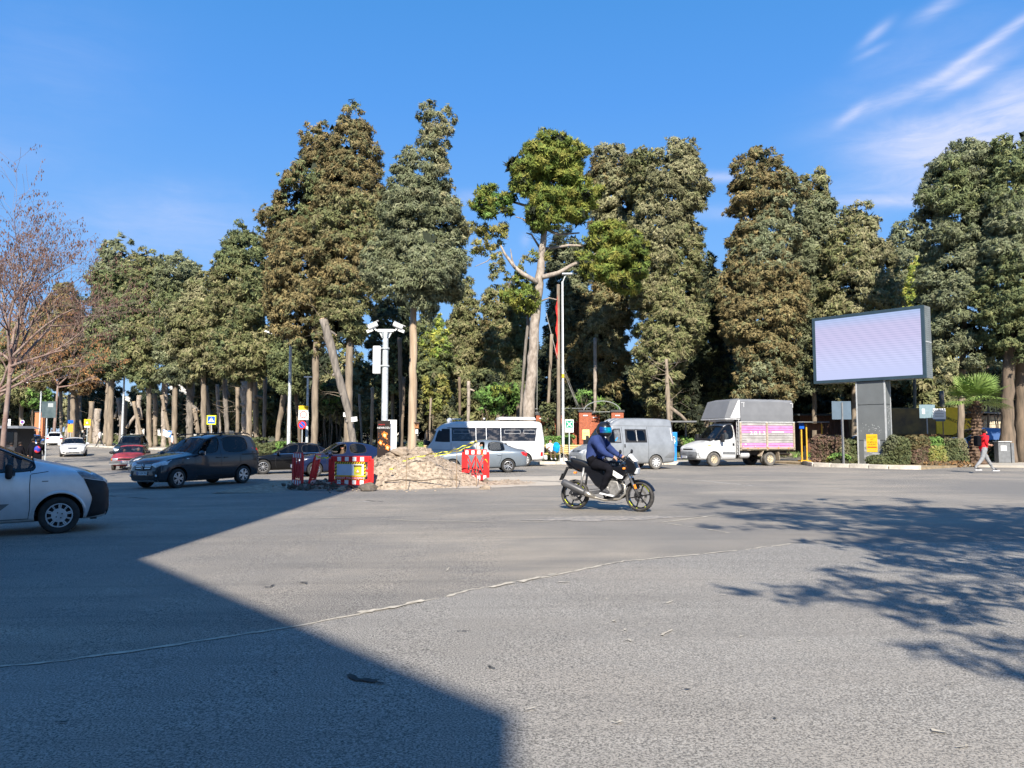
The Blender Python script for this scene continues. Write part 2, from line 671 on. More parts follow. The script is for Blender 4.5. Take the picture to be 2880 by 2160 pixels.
# right hand pavement beyond the pedestrian
sheet('side_pavement', M_PAVE, [(23.0, 39.2), (27, 37.2), (34, 35.0), (60, 33.5), (60, 52), (40, 49), (28, 46.5), (26.8, 44)], 0.11, 0.2)

# ------------------------------------------------------------------ seams, scuffs and painted lines in the asphalt
M_SEAM = mat('seam_dust', (.46, .41, .33), .9, var=.2, scale=14)
M_LINEW = mat('worn_line', (.50, .47, .42), .85, rgb2=(.26, .25, .23), scale=7, thr=(.42, .58))
M_CRACK = mat('crack_fill', (.05, .048, .045), .9, var=.2, scale=14)

def ribbon(name, pix, w, m, lift=.004, jag=.6, seed=1, step=.22, fill=.9, label=None):
 rnd = random.Random(seed)
 pts = [GP(u, v) for u, v in pix]
 fine = []
 for a, b in zip(pts, pts[1:]):
  L = (b - a).length
  n = max(2, int(L / step))
  for i in range(n):
   fine.append(a.lerp(b, i / n))
 fine.append(pts[-1])
 mb = MB()
 L_, R_ = [], []
 off = 0
 for i, p in enumerate(fine):
  d = (fine[min(i + 1, len(fine) - 1)] - fine[max(0, i - 1)])
  nrm = Vector((-d.y, d.x, 0)).normalized()
  off = off * .8 + rnd.uniform(-1, 1) * w * jag * .6
  h1 = w / 2 * (1 + jag * rnd.uniform(-1, 1.2))
  h2 = w / 2 * (1 + jag * rnd.uniform(-1, 1.2))
  a = p + nrm * (off + h1)
  b = p + nrm * (off - h2)
  L_.append((a.x, a.y, gz(a.x, a.y) + lift))
  R_.append((b.x, b.y, gz(b.x, b.y) + lift))
 n = len(fine)
 fs = [(i, i + 1, n + i + 1, n + i) for i in range(n - 1) if rnd.random() < fill]
 mb.add(L_ + R_, fs)
 o = mb.build(name, m)
 o['kind'] = 'structure'
 return o

# newer asphalt in front of the seam
seam = [(-200, 1905), (0, 1880), (300, 1846), (600, 1800), (840, 1762), (1000, 1728), (1200, 1692), (1330, 1660), (1440, 1640), (1560, 1617), (1760, 1580), (2020, 1556), (2235, 1530)]
sp = [GP(u, v) for u, v in seam]
sheet('road_resurfacing', M_PATCH, [(p.x, p.y) for p in sp] + [(14, 11.2), (30, 9), (30, -20), (-30, -20), (-30, 4.6), (sp[0].x - 4, sp[0].y - .2)], 0.004, 0, step=3)
ribbon('road_seam', seam, .032, M_SEAM, .009, .95, 2, .07, .97)
ribbon('road_seam', [(1010, 1727), (1100, 1712), (1200, 1693)], .05, M_SEAM, .013, .8, 5, .05)
ribbon('road_seam', [(1560, 1617), (1440, 1641), (1380, 1655)], .05, M_SEAM, .013, .9, 6, .08)
ribbon('road_seam', [(1860, 1470), (1990, 1452), (2160, 1432), (2300, 1418), (2420, 1415)], .035, M_SEAM, .006, .9, 3, .15)
ribbon('road_seam', [(1860, 1470), (1960, 1484), (2050, 1500)], .03, M_SEAM, .006, .9, 4, .15, .85)
ribbon('road_seam', [(800, 1458), (1000, 1455), (1150, 1464), (1400, 1469), (1600, 1468)], .03, M_SEAM, .006, .9, 7, .15, .7)
ribbon('road_seam', [(700, 1455), (860, 1432), (950, 1428)], .05, M_LINEW, .006, .8, 8, .2, .7)
ribbon('road_seam', [(860, 1415), (960, 1412), (1040, 1412)], .06, M_LINEW, .006, .8, 9, .2, .7)
ribbon('road_line', [(1440, 1342), (1640, 1345), (1800, 1346), (1940, 1350), (2120, 1366)], .12, M_LINEW, .006, .5, 10, .3, .95)
ribbon('road_line', [(1640, 1360), (1880, 1362), (2000, 1366)], .07, M_LINEW, .006, .6, 11, .3, .8)
ribbon('road_line', [(2090, 1366), (2300, 1372), (2500, 1384)], .05, M_LINEW, .006, .6, 12, .3, .7)
for k, (u, v, du, dv, w) in enumerate([(1570, 1640, 30, 2, .025), (1850, 1795, 40, -22, .02), (1705, 1760, 30, -12, .015), (2620, 1300 + 760, 40, 6, .02)]):
 ribbon('road_scuff', [(u, v), (u + du, v + dv)], w, M_SEAM, .013, .8, 20 + k, .05)
for k, (u, v, du, dv, w) in enumerate([(975, 1903, 50, 12, .03), (1010, 1915, 45, 8, .04), (1060, 1925, 20, 2, .02), (1925, 1942, 18, 2, .012), (1608, 1880, 12, 2, .012), (2030, 1870, 12, 1, .012), (165, 2038, 14, 2, .02), (770, 1870, 20, 1, .012),
         (1030, 1408, 50, 4, .04), (2660, 1930, 16, 1, .012)]):
 ribbon('road_crack', [(u, v), (u + du, v + dv)], w, M_CRACK, .013, .9, 40 + k, .04)
ribbon('road_crack', [(250, 1392), (380, 1400), (440, 1405)], .05, M_CRACK, .006, .9, 60, .2, .8)
# sandy dust swept off the heap of earth
M_SAND = mat('loose_sand', (.48, .41, .33), .95, rgb2=(.42, .37, .30), scale=3, bump=.5, bscale=50)
rs = random.Random(8)

def blob(name, c, rx, ry, m, lift, rough_=.25, seed=0, n=64, rot=0.0):
 pts = []
 for i in range(n):
  a = 2 * PI * i / n
  k = 1 + rough_ * fbm(math.cos(a) * 2 + seed * 3, math.sin(a) * 2, seed, 4)
  x, y = math.cos(a) * rx * k, math.sin(a) * ry * k
  pts.append((c[0] + x * math.cos(rot) - y * math.sin(rot), c[1] + x * math.sin(rot) + y * math.cos(rot)))
 return sheet(name, m, pts, lift, 0, step=2.5)

p = GP(1560, 1346)
blob('dust_patch', (p.x - .3, p.y + .1), 3.2, 1.6, M_SAND, .0045, .35, 2)
p = GP(1230, 1368)
blob('dust_patch', (p.x, p.y + .8), 4.6, 1.9, M_SAND, .0085, .3, 4)
p = GP(1690, 1458)
blob('dust_patch', (p.x, p.y), 1.5, .42, mat('dust_thin', (.34, .30, .25), .9, rgb2=(.19, .18, .17), scale=9, thr=(.4, .6)), .005, .5, 6, rot=.2)
# low shadows come from the buildings behind the camera
M_FAC = mat('render_wall', (.55, .5, .43), .85, var=.1, scale=.8, bump=.2)
b1 = thing('apartment_block', 'plain rendered apartment block behind the photographer on the near corner', 'building')
mb = MB()
mb.box((-26.0, -8, 10.6), (42.6, 16, 21.2))
mb.build('wall', M_FAC, b1)
M_WIN = mat('dark_glazing', (.03, .04, .05), .1, var=.3, scale=1)
for i in range(12):
 for j in range(6):
  w_ = MB().box((-45 + i * 3.4, .03, 2.6 + j * 3.3), (1.5, .07, 1.7)).build('window', M_WIN, b1)
MB().box((-26, -8, 21.45), (42.5, 15.9, .5)).build('roof', M_PAVE, b1)
b2 = thing('shop_building', 'lower rendered building behind the photographer with an angled front', 'building')
MB().prism([(-4.78, -6.06), (.02, -11.7), (.02, -32), (-4.78, -32)], 0, 11.9, 'XY').build('wall', M_FAC, b2)
for j in range(3):
 MB().box((-2.32, -8.88, 2.2 + j * 3.5), (3.5, .1, 1.8), rz=math.atan2(-5.5, 4.68)).build('window', M_WIN, b2)
# pale flats far behind the park, glimpsed between the trunks
M_FLAT = mat('pale_flats', (.55, .52, .47), .85, var=.08, scale=.5)
for k, (u, Y, w, h, lab) in enumerate(((395, 150, 30, 9, 'pale low block far behind the pollarded row on the left'), (640, 165, 26, 24, 'white tall block glimpsed above the sawn pollards'), (880, 160, 30, 10, 'cream low block far behind the twin trunks'), (1250, 170, 34, 9, 'pale block far behind the minibus'), (1800, 150, 30, 8, 'pale low building far behind the silver van'))):
 p = PX(u, 1234, Y)
 b = thing('apartment_block', lab, 'building', (p.x, Y, gz(p.x, Y) - 1))
 MB().box((0, 5, h / 2), (w, 10, h)).build('wall', M_FLAT, b)
 for i in range(int(w / 3)):
  for j in range(int(h / 3)):
   MB().box((-w / 2 + 1.5 + i * 3, -.02, 2.4 + j * 3), (1.3, .06, 1.4)).build('window', M_WIN, b)

rq = random.Random(71)
for k in range(20):
 u, v = rq.uniform(700, 2800), rq.uniform(1480, 2120)
 du = rq.uniform(8, 46)
 ribbon('road_scuff' if k % 3 else 'road_crack', [(u, v), (u + du * .5, v + rq.uniform(-4, 4)), (u + du, v + rq.uniform(-9, 6))], rq.uniform(.006, .018), M_SEAM if k % 3 else M_CRACK, .013, .9, 200 + k, .04, .8)
# ------------------------------------------------------------------ trees
M_LEAF = mat('foliage', (.1, .1, .05), .75, attr=True, scale=1.1, spec=.25)
M_BARK = mat('bark', (.31, .25, .185), .9, rgb2=(.15, .12, .09), scale=2.2, stretch=(2.5, 2.5, .35), bump=1.0, bscale=5)
M_BARK2 = mat('bark_pale', (.42, .36, .30), .9, rgb2=(.22, .18, .145), scale=3.5, stretch=(1.6, 1.6, .8), bump=1.0, bscale=7)
M_BARKD = mat('bark_dark', (.21, .155, .11), .9, rgb2=(.10, .08, .06), scale=2.2, stretch=(2.5, 2.5, .35), bump=1.0, bscale=5)
M_CUT = mat('cut_wood', (.66, .47, .27), .8, var=.15, scale=9)
M_STRIP = mat('stripped_wood', (.52, .41, .29), .8, rgb2=(.30, .21, .14), scale=2.4, stretch=(3, 3, .22), bump=.8, bscale=6)

PAL = {
 'brown': [(.135, .108, .048), (.11, .09, .04), (.105, .105, .048), (.15, .115, .05)],
 'grey': [(.12, .132, .075), (.11, .12, .062), (.145, .15, .085), (.095, .108, .056)],
 'olive': [(.12, .125, .05), (.14, .135, .06), (.10, .11, .045), (.155, .14, .07)],
 'green': [(.085, .102, .042), (.10, .115, .048), (.07, .088, .038), (.115, .122, .05)],
 'dark': [(.026, .033, .018), (.036, .043, .024), (.02, .027, .015)],  # dark leaf colours with the shade between the sprays put in
 'pine': [(.17, .215, .04), (.215, .24, .045), (.12, .17, .035), (.24, .235, .05)],
 'bright': [(.12, .22, .05), (.16, .26, .06), (.09, .17, .045)],
 'dry': [(.30, .16, .06), (.20, .13, .07), (.15, .11, .06)],
 'tan': [(.15, .145, .075), (.18, .165, .09), (.125, .125, .06)],
 'purple': [(.12, .075, .055), (.10, .085, .045), (.16, .10, .07)],
 'yellow': [(.22, .21, .05), (.17, .19, .05), (.27, .24, .08)],
}

def np_noise3(P, rng, freq):
 """cheap smooth noise: sum of a few random sine waves"""
 v = np.zeros(len(P))
 for k in range(7):
  w = rng.normal(size=3) * freq
  v += np.sin(P @ w + rng.uniform(0, 6.28))
 return v / 7 ** .5 / 1.0

def blades(cent, outd, size, nb, L, Wd, cols, rng, droop=.25, spread=.75, flat=.8, tuft=False):
 """a cloud of small pointed leaf sprays; returns verts, faces, colours"""
 n = len(cent)
 idx = np.repeat(np.arange(n), nb)
 m = len(idx)
 off = rng.normal(size=(m, 3))
 off /= np.linalg.norm(off, axis=1)[:, None] + 1e-9
 rr = rng.random(m) ** .45
 o = outd[idx]
 # keep most sprays on the outer side of their clump
 flip = (np.sum(off * o, axis=1) < -0.25)
 off[flip] *= -1
 p = cent[idx] + off * (rr * size[idx])[:, None] * np.array([1, 1, flat])
 nrm = off * .8 + o * .45 + rng.normal(size=(m, 3)) * .45
 nrm /= np.linalg.norm(nrm, axis=1)[:, None] + 1e-9
 if tuft:
  d = off * 1.0 + o * .3 + rng.normal(size=(m, 3)) * .45
  d[:, 2] += .25
 else:
  d = o * .55 + off * .5 + rng.normal(size=(m, 3)) * spread
  d[:, 2] -= droop
 d -= nrm * np.sum(d * nrm, axis=1)[:, None] * .85
 d /= np.linalg.norm(d, axis=1)[:, None] + 1e-9
 s = np.cross(nrm, d)
 s /= np.linalg.norm(s, axis=1)[:, None] + 1e-9
 ln = (L * rng.uniform(.55, 1.5, m))[:, None]
 wd = (Wd * rng.uniform(.6, 1.4, m))[:, None]
 b = p + s * wd * .62 - d * ln * .3
 c = p + d * ln * .62
 e = p - s * wd * .62 - d * ln * .3
 V = np.stack([b, c, e], axis=1).reshape(-1, 3)
 colr = cols[idx] * rng.uniform(.75, 1.25, (m, 1))
 return V, np.repeat(colr, 3, axis=0)

def leaf_mesh(name, V, Cc, mats=None):
 n = len(V) // 3
 me = bpy.data.meshes.new(name)
 me.vertices.add(len(V))
 me.vertices.foreach_set('co', V.astype(np.float32).ravel())
 me.loops.add(len(V))
 me.loops.foreach_set('vertex_index', np.arange(len(V), dtype=np.int32))
 me.polygons.add(n)
 me.polygons.foreach_set('loop_start', np.arange(0, len(V), 3, dtype=np.int32))
 me.polygons.foreach_set('loop_total', np.full(n, 3, dtype=np.int32))
 me.update(calc_edges=True)
 at = me.color_attributes.new('Col', 'FLOAT_COLOR', 'POINT')
 c4 = np.ones((len(V), 4), dtype=np.float32)
 c4[:, :3] = Cc
 at.data.foreach_set('color', c4.ravel())
 me.materials.append(mats or M_LEAF)
 return me

def crown_from_env(env, rng, px, pal, dens=1.0, pal2=None, lump=.22, droop=.25, hole=.0, csz=.62, depth=1.0):
 """env: list of (z, cx, r) in metres, px: metres per output pixel at that distance"""
 env = sorted(env)
 z = np.array([e[0] for e in env])
 cx = np.array([e[1] for e in env])
 rr = np.array([e[2] for e in env])
 zz = np.linspace(z[0], z[-1], 200)
 ri = np.interp(zz, z, rr)
 area = np.trapezoid(2 * PI * ri, zz) if hasattr(np, 'trapezoid') else np.trapz(2 * PI * ri, zz)
 w = ri / ri.sum()
 # boughs: lobes of foliage carried out from the trunk, with dark gaps between them
 rmean = float((ri * w).sum())
 lr0 = float(np.clip(.26 * rmean + .22, .42, 1.0)) * csz / .62
 nb_ = int(area / (lr0 * lr0) * .80 * dens)
 # stratified in height so that lobes do not all pile up
 cw = np.cumsum(w)
 zb = np.interp((np.arange(nb_) + rng.random(nb_)) / nb_, cw, zz)
 tb = (np.arange(nb_) * 2.399963 + rng.normal(size=nb_) * .5) % (2 * PI)
 rb = np.interp(zb, z, rr)
 q = np.stack([np.cos(tb) * 2.2, np.sin(tb) * 2.2, zb * .9], 1)
 kb = np.clip(rng.uniform(.62, 1.12, nb_) + np_noise3(q, rng, .7) * lump * .6, .4, 1.3)
 lr = lr0 * rng.uniform(.6, 1.35, nb_) * np.clip(rb / rmean, .34, 1.15)
 Rb = np.maximum(rb * kb - lr * .35, rb * .15)
 LC = np.stack([np.interp(zb, z, cx) + np.cos(tb) * Rb, np.sin(tb) * Rb * depth, zb + rng.normal(size=nb_) * .2], 1)
 back = (np.sin(tb) > .35) & (rng.random(nb_) < .5)
 LC, tb, lr, Rb = LC[~back], tb[~back], lr[~back], Rb[~back]
 if hole > 0:
  hn = np_noise3(LC, rng, .5) + .5 * np_noise3(LC, rng, 1.1)
  keep = hn > -2.1 + hole * 1.5
  LC, tb, lr, Rb = LC[keep], tb[keep], lr[keep], Rb[keep]
 nb_ = len(LC)
 radd = np.stack([np.cos(tb), np.sin(tb), np.full(nb_, .15)], 1)
 cs = csz * .42
 per = np.maximum(5, (lr * lr / (cs * cs) * 4.6).astype(int))
 ix = np.repeat(np.arange(nb_), per)
 n = len(ix)
 off = rng.normal(size=(n, 3))
 off /= np.linalg.norm(off, axis=1)[:, None]
 inner = np.sum(off * radd[ix], axis=1) < -.35
 off[inner] *= -1
 rad_ = lr[ix] * rng.uniform(.55, 1.0, n)
 # ragged tips: some sprays shoot out and up beyond their lobe
 tip = rng.random(n) < .14
 rad_[tip] *= rng.uniform(1.15, 1.6, tip.sum())
 cent = LC[ix] + off * rad_[:, None] * np.array([1, 1, .62])
 cent[:, 2] -= np.abs(off[:, 0] * 0) + (np.sum(off * radd[ix], axis=1) > .5) * droop * .35 * lr[ix]
 cent[tip, 2] += .22 * lr[ix][tip]
 out = off * .75 + radd[ix] * .5
 out /= np.linalg.norm(out, axis=1)[:, None]
 size = rng.uniform(.6, 1.25, n) * cs
 size[tip] *= .62
 lobec = rng.uniform(.82, 1.2, nb_)[ix]
 P1 = np.array(PAL[pal])
 cols = P1[rng.integers(0, len(P1), n)]
 if pal2:
  P2 = np.array(PAL[pal2])
  c2 = P2[rng.integers(0, len(P2), n)]
  mk = (np_noise3(cent, rng, .45) + rng.normal(size=n) * .3) > .35
  cols[mk] = c2[mk]
 cols = cols * rng.uniform(.82, 1.2, (n, 1)) * lobec[:, None] * 1.45
 L, Wd = px * 4.0, px * 1.08
 nb = int(max(8, 2.25 * (cs * cs) / (L * Wd * .5)))
 V, Cc = blades(cent, out, size, nb, L, Wd, cols, rng, droop)
 # inner blades: larger, crown shade put into their dark colour, keeps the sky out
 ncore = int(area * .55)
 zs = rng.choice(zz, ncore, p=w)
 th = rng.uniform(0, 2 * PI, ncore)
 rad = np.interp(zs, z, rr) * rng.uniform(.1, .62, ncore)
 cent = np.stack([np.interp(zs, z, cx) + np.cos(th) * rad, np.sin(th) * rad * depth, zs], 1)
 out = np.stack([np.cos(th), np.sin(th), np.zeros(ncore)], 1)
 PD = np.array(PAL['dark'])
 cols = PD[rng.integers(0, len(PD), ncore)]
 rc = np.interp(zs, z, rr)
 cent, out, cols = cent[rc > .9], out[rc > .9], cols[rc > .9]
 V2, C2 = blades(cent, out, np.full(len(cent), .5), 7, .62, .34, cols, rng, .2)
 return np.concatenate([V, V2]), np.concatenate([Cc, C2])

def trunk_mb(pts, radii, seg=10, rnd=None, knob=.08):
 """pts local; returns a noisy tapered trunk"""
 rnd = rnd or random.Random(1)
 P, Q = [], []
 for (a, b, ra, rb) in zip(pts, pts[1:], radii, radii[1:]):
  a, b = Vector(a), Vector(b)
  n = max(2, int((b - a).length / .45))
  for i in range(n):
   t = i / n
   r = ra + (rb - ra) * t
   P.append(a.lerp(b, t) + Vector((rnd.uniform(-1, 1), rnd.uniform(-1, 1), 0)) * r * .12)
   Q.append(r * (1 + rnd.uniform(-knob, knob)))
 P.append(Vector(pts[-1]))
 Q.append(radii[-1])
 Q[0] *= 1.2
 if len(Q) > 1:
  Q[1] *= 1.1
 mb = MB()
 mb.tube(P, Q, seg, True, jit=.05, rnd=rnd)
 return mb

def limb(mb, rnd, start, d, L, r, depth=2, seg=5, up=.15, kids=3):
 """a branching bare limb"""
 pts, rad = [Vector(start)], [r]
 d = Vector(d).normalized()
 n = max(3, int(L / .35))
 ends = []
 for i in range(n):
  d = (d + Vector((rnd.uniform(-1, 1), rnd.uniform(-1, 1), rnd.uniform(-1, 1))) * .22 + Vector((0, 0, up)) * .3).normalized()
  pts.append(pts[-1] + d * L / n)
  rad.append(r * (1 - .85 * (i + 1) / n))
  if depth > 0 and i >= 1 and rnd.random() < kids / n * 1.4:
   side = d.cross(Vector((rnd.uniform(-1, 1), rnd.uniform(-1, 1), rnd.uniform(-1, 1)))).normalized()
   ends += limb(mb, rnd, pts[-1], d * .7 + side * .8, L * rnd.uniform(.4, .65), rad[-1] * .7, depth - 1, max(3, seg - 1), up, kids)
 mb.tube(pts, rad, seg, False)
 ends.append((pts[-1].copy(), d.copy()))
 return ends

def at_pix(u, v, Y, base):
 p = PX(u, v, Y)
 return (p.x - base.x, 0.0, p.z - base.z)

TREES = 0

def conifer(label, Y, trunk, env, pal, pal2=None, dens=1.0, seed=0, group='conifers in the park', bark=None, hole=.25, name='cypress_tree', lump=.22, droop=.25, csz=.62, tw=None, depth=1.0, cut_env=None):
 """trunk: list of (u, v, width px); env: list of (v, u left, u right)"""
 rng = np.random.default_rng(seed + 100)
 rnd = random.Random(seed)
 u0 = trunk[0][0]
 x0 = PX(u0, 1234, Y).x
 base = Vector((x0, Y, gz(x0, Y) + (.14 if Y > 44 else 0)))
 root = thing(name, label, 'tree', base, 0, group)
 pts, rad = [], []
 for i, (u, v, w) in enumerate(trunk):
  q = at_pix(u, v, Y, base)
  if i == 0:
   q = (q[0], 0, -.15)
  pts.append(q)
  rad.append(w / 2 * Y / FPX * (.78 if Y > 50 else .9))
 trunk_mb(pts, rad, 10, rnd).build('trunk', bark or M_BARK, root, smooth=True)
 e = []
 for (v, a, b) in env:
  p, q = PX(a, v, Y), PX(b, v, Y)
  e.append(((p.z - base.z), (p.x + q.x) / 2 - base.x, max(.12, (q.x - p.x) / 2 * .93)))
 px = Y * 2.8125 / FPX
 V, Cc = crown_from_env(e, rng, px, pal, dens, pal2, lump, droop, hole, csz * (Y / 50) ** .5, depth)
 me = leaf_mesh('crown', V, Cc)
 o = bpy.data.objects.new('crown', me)
 COL.objects.link(o)
 o.parent = root
 return root

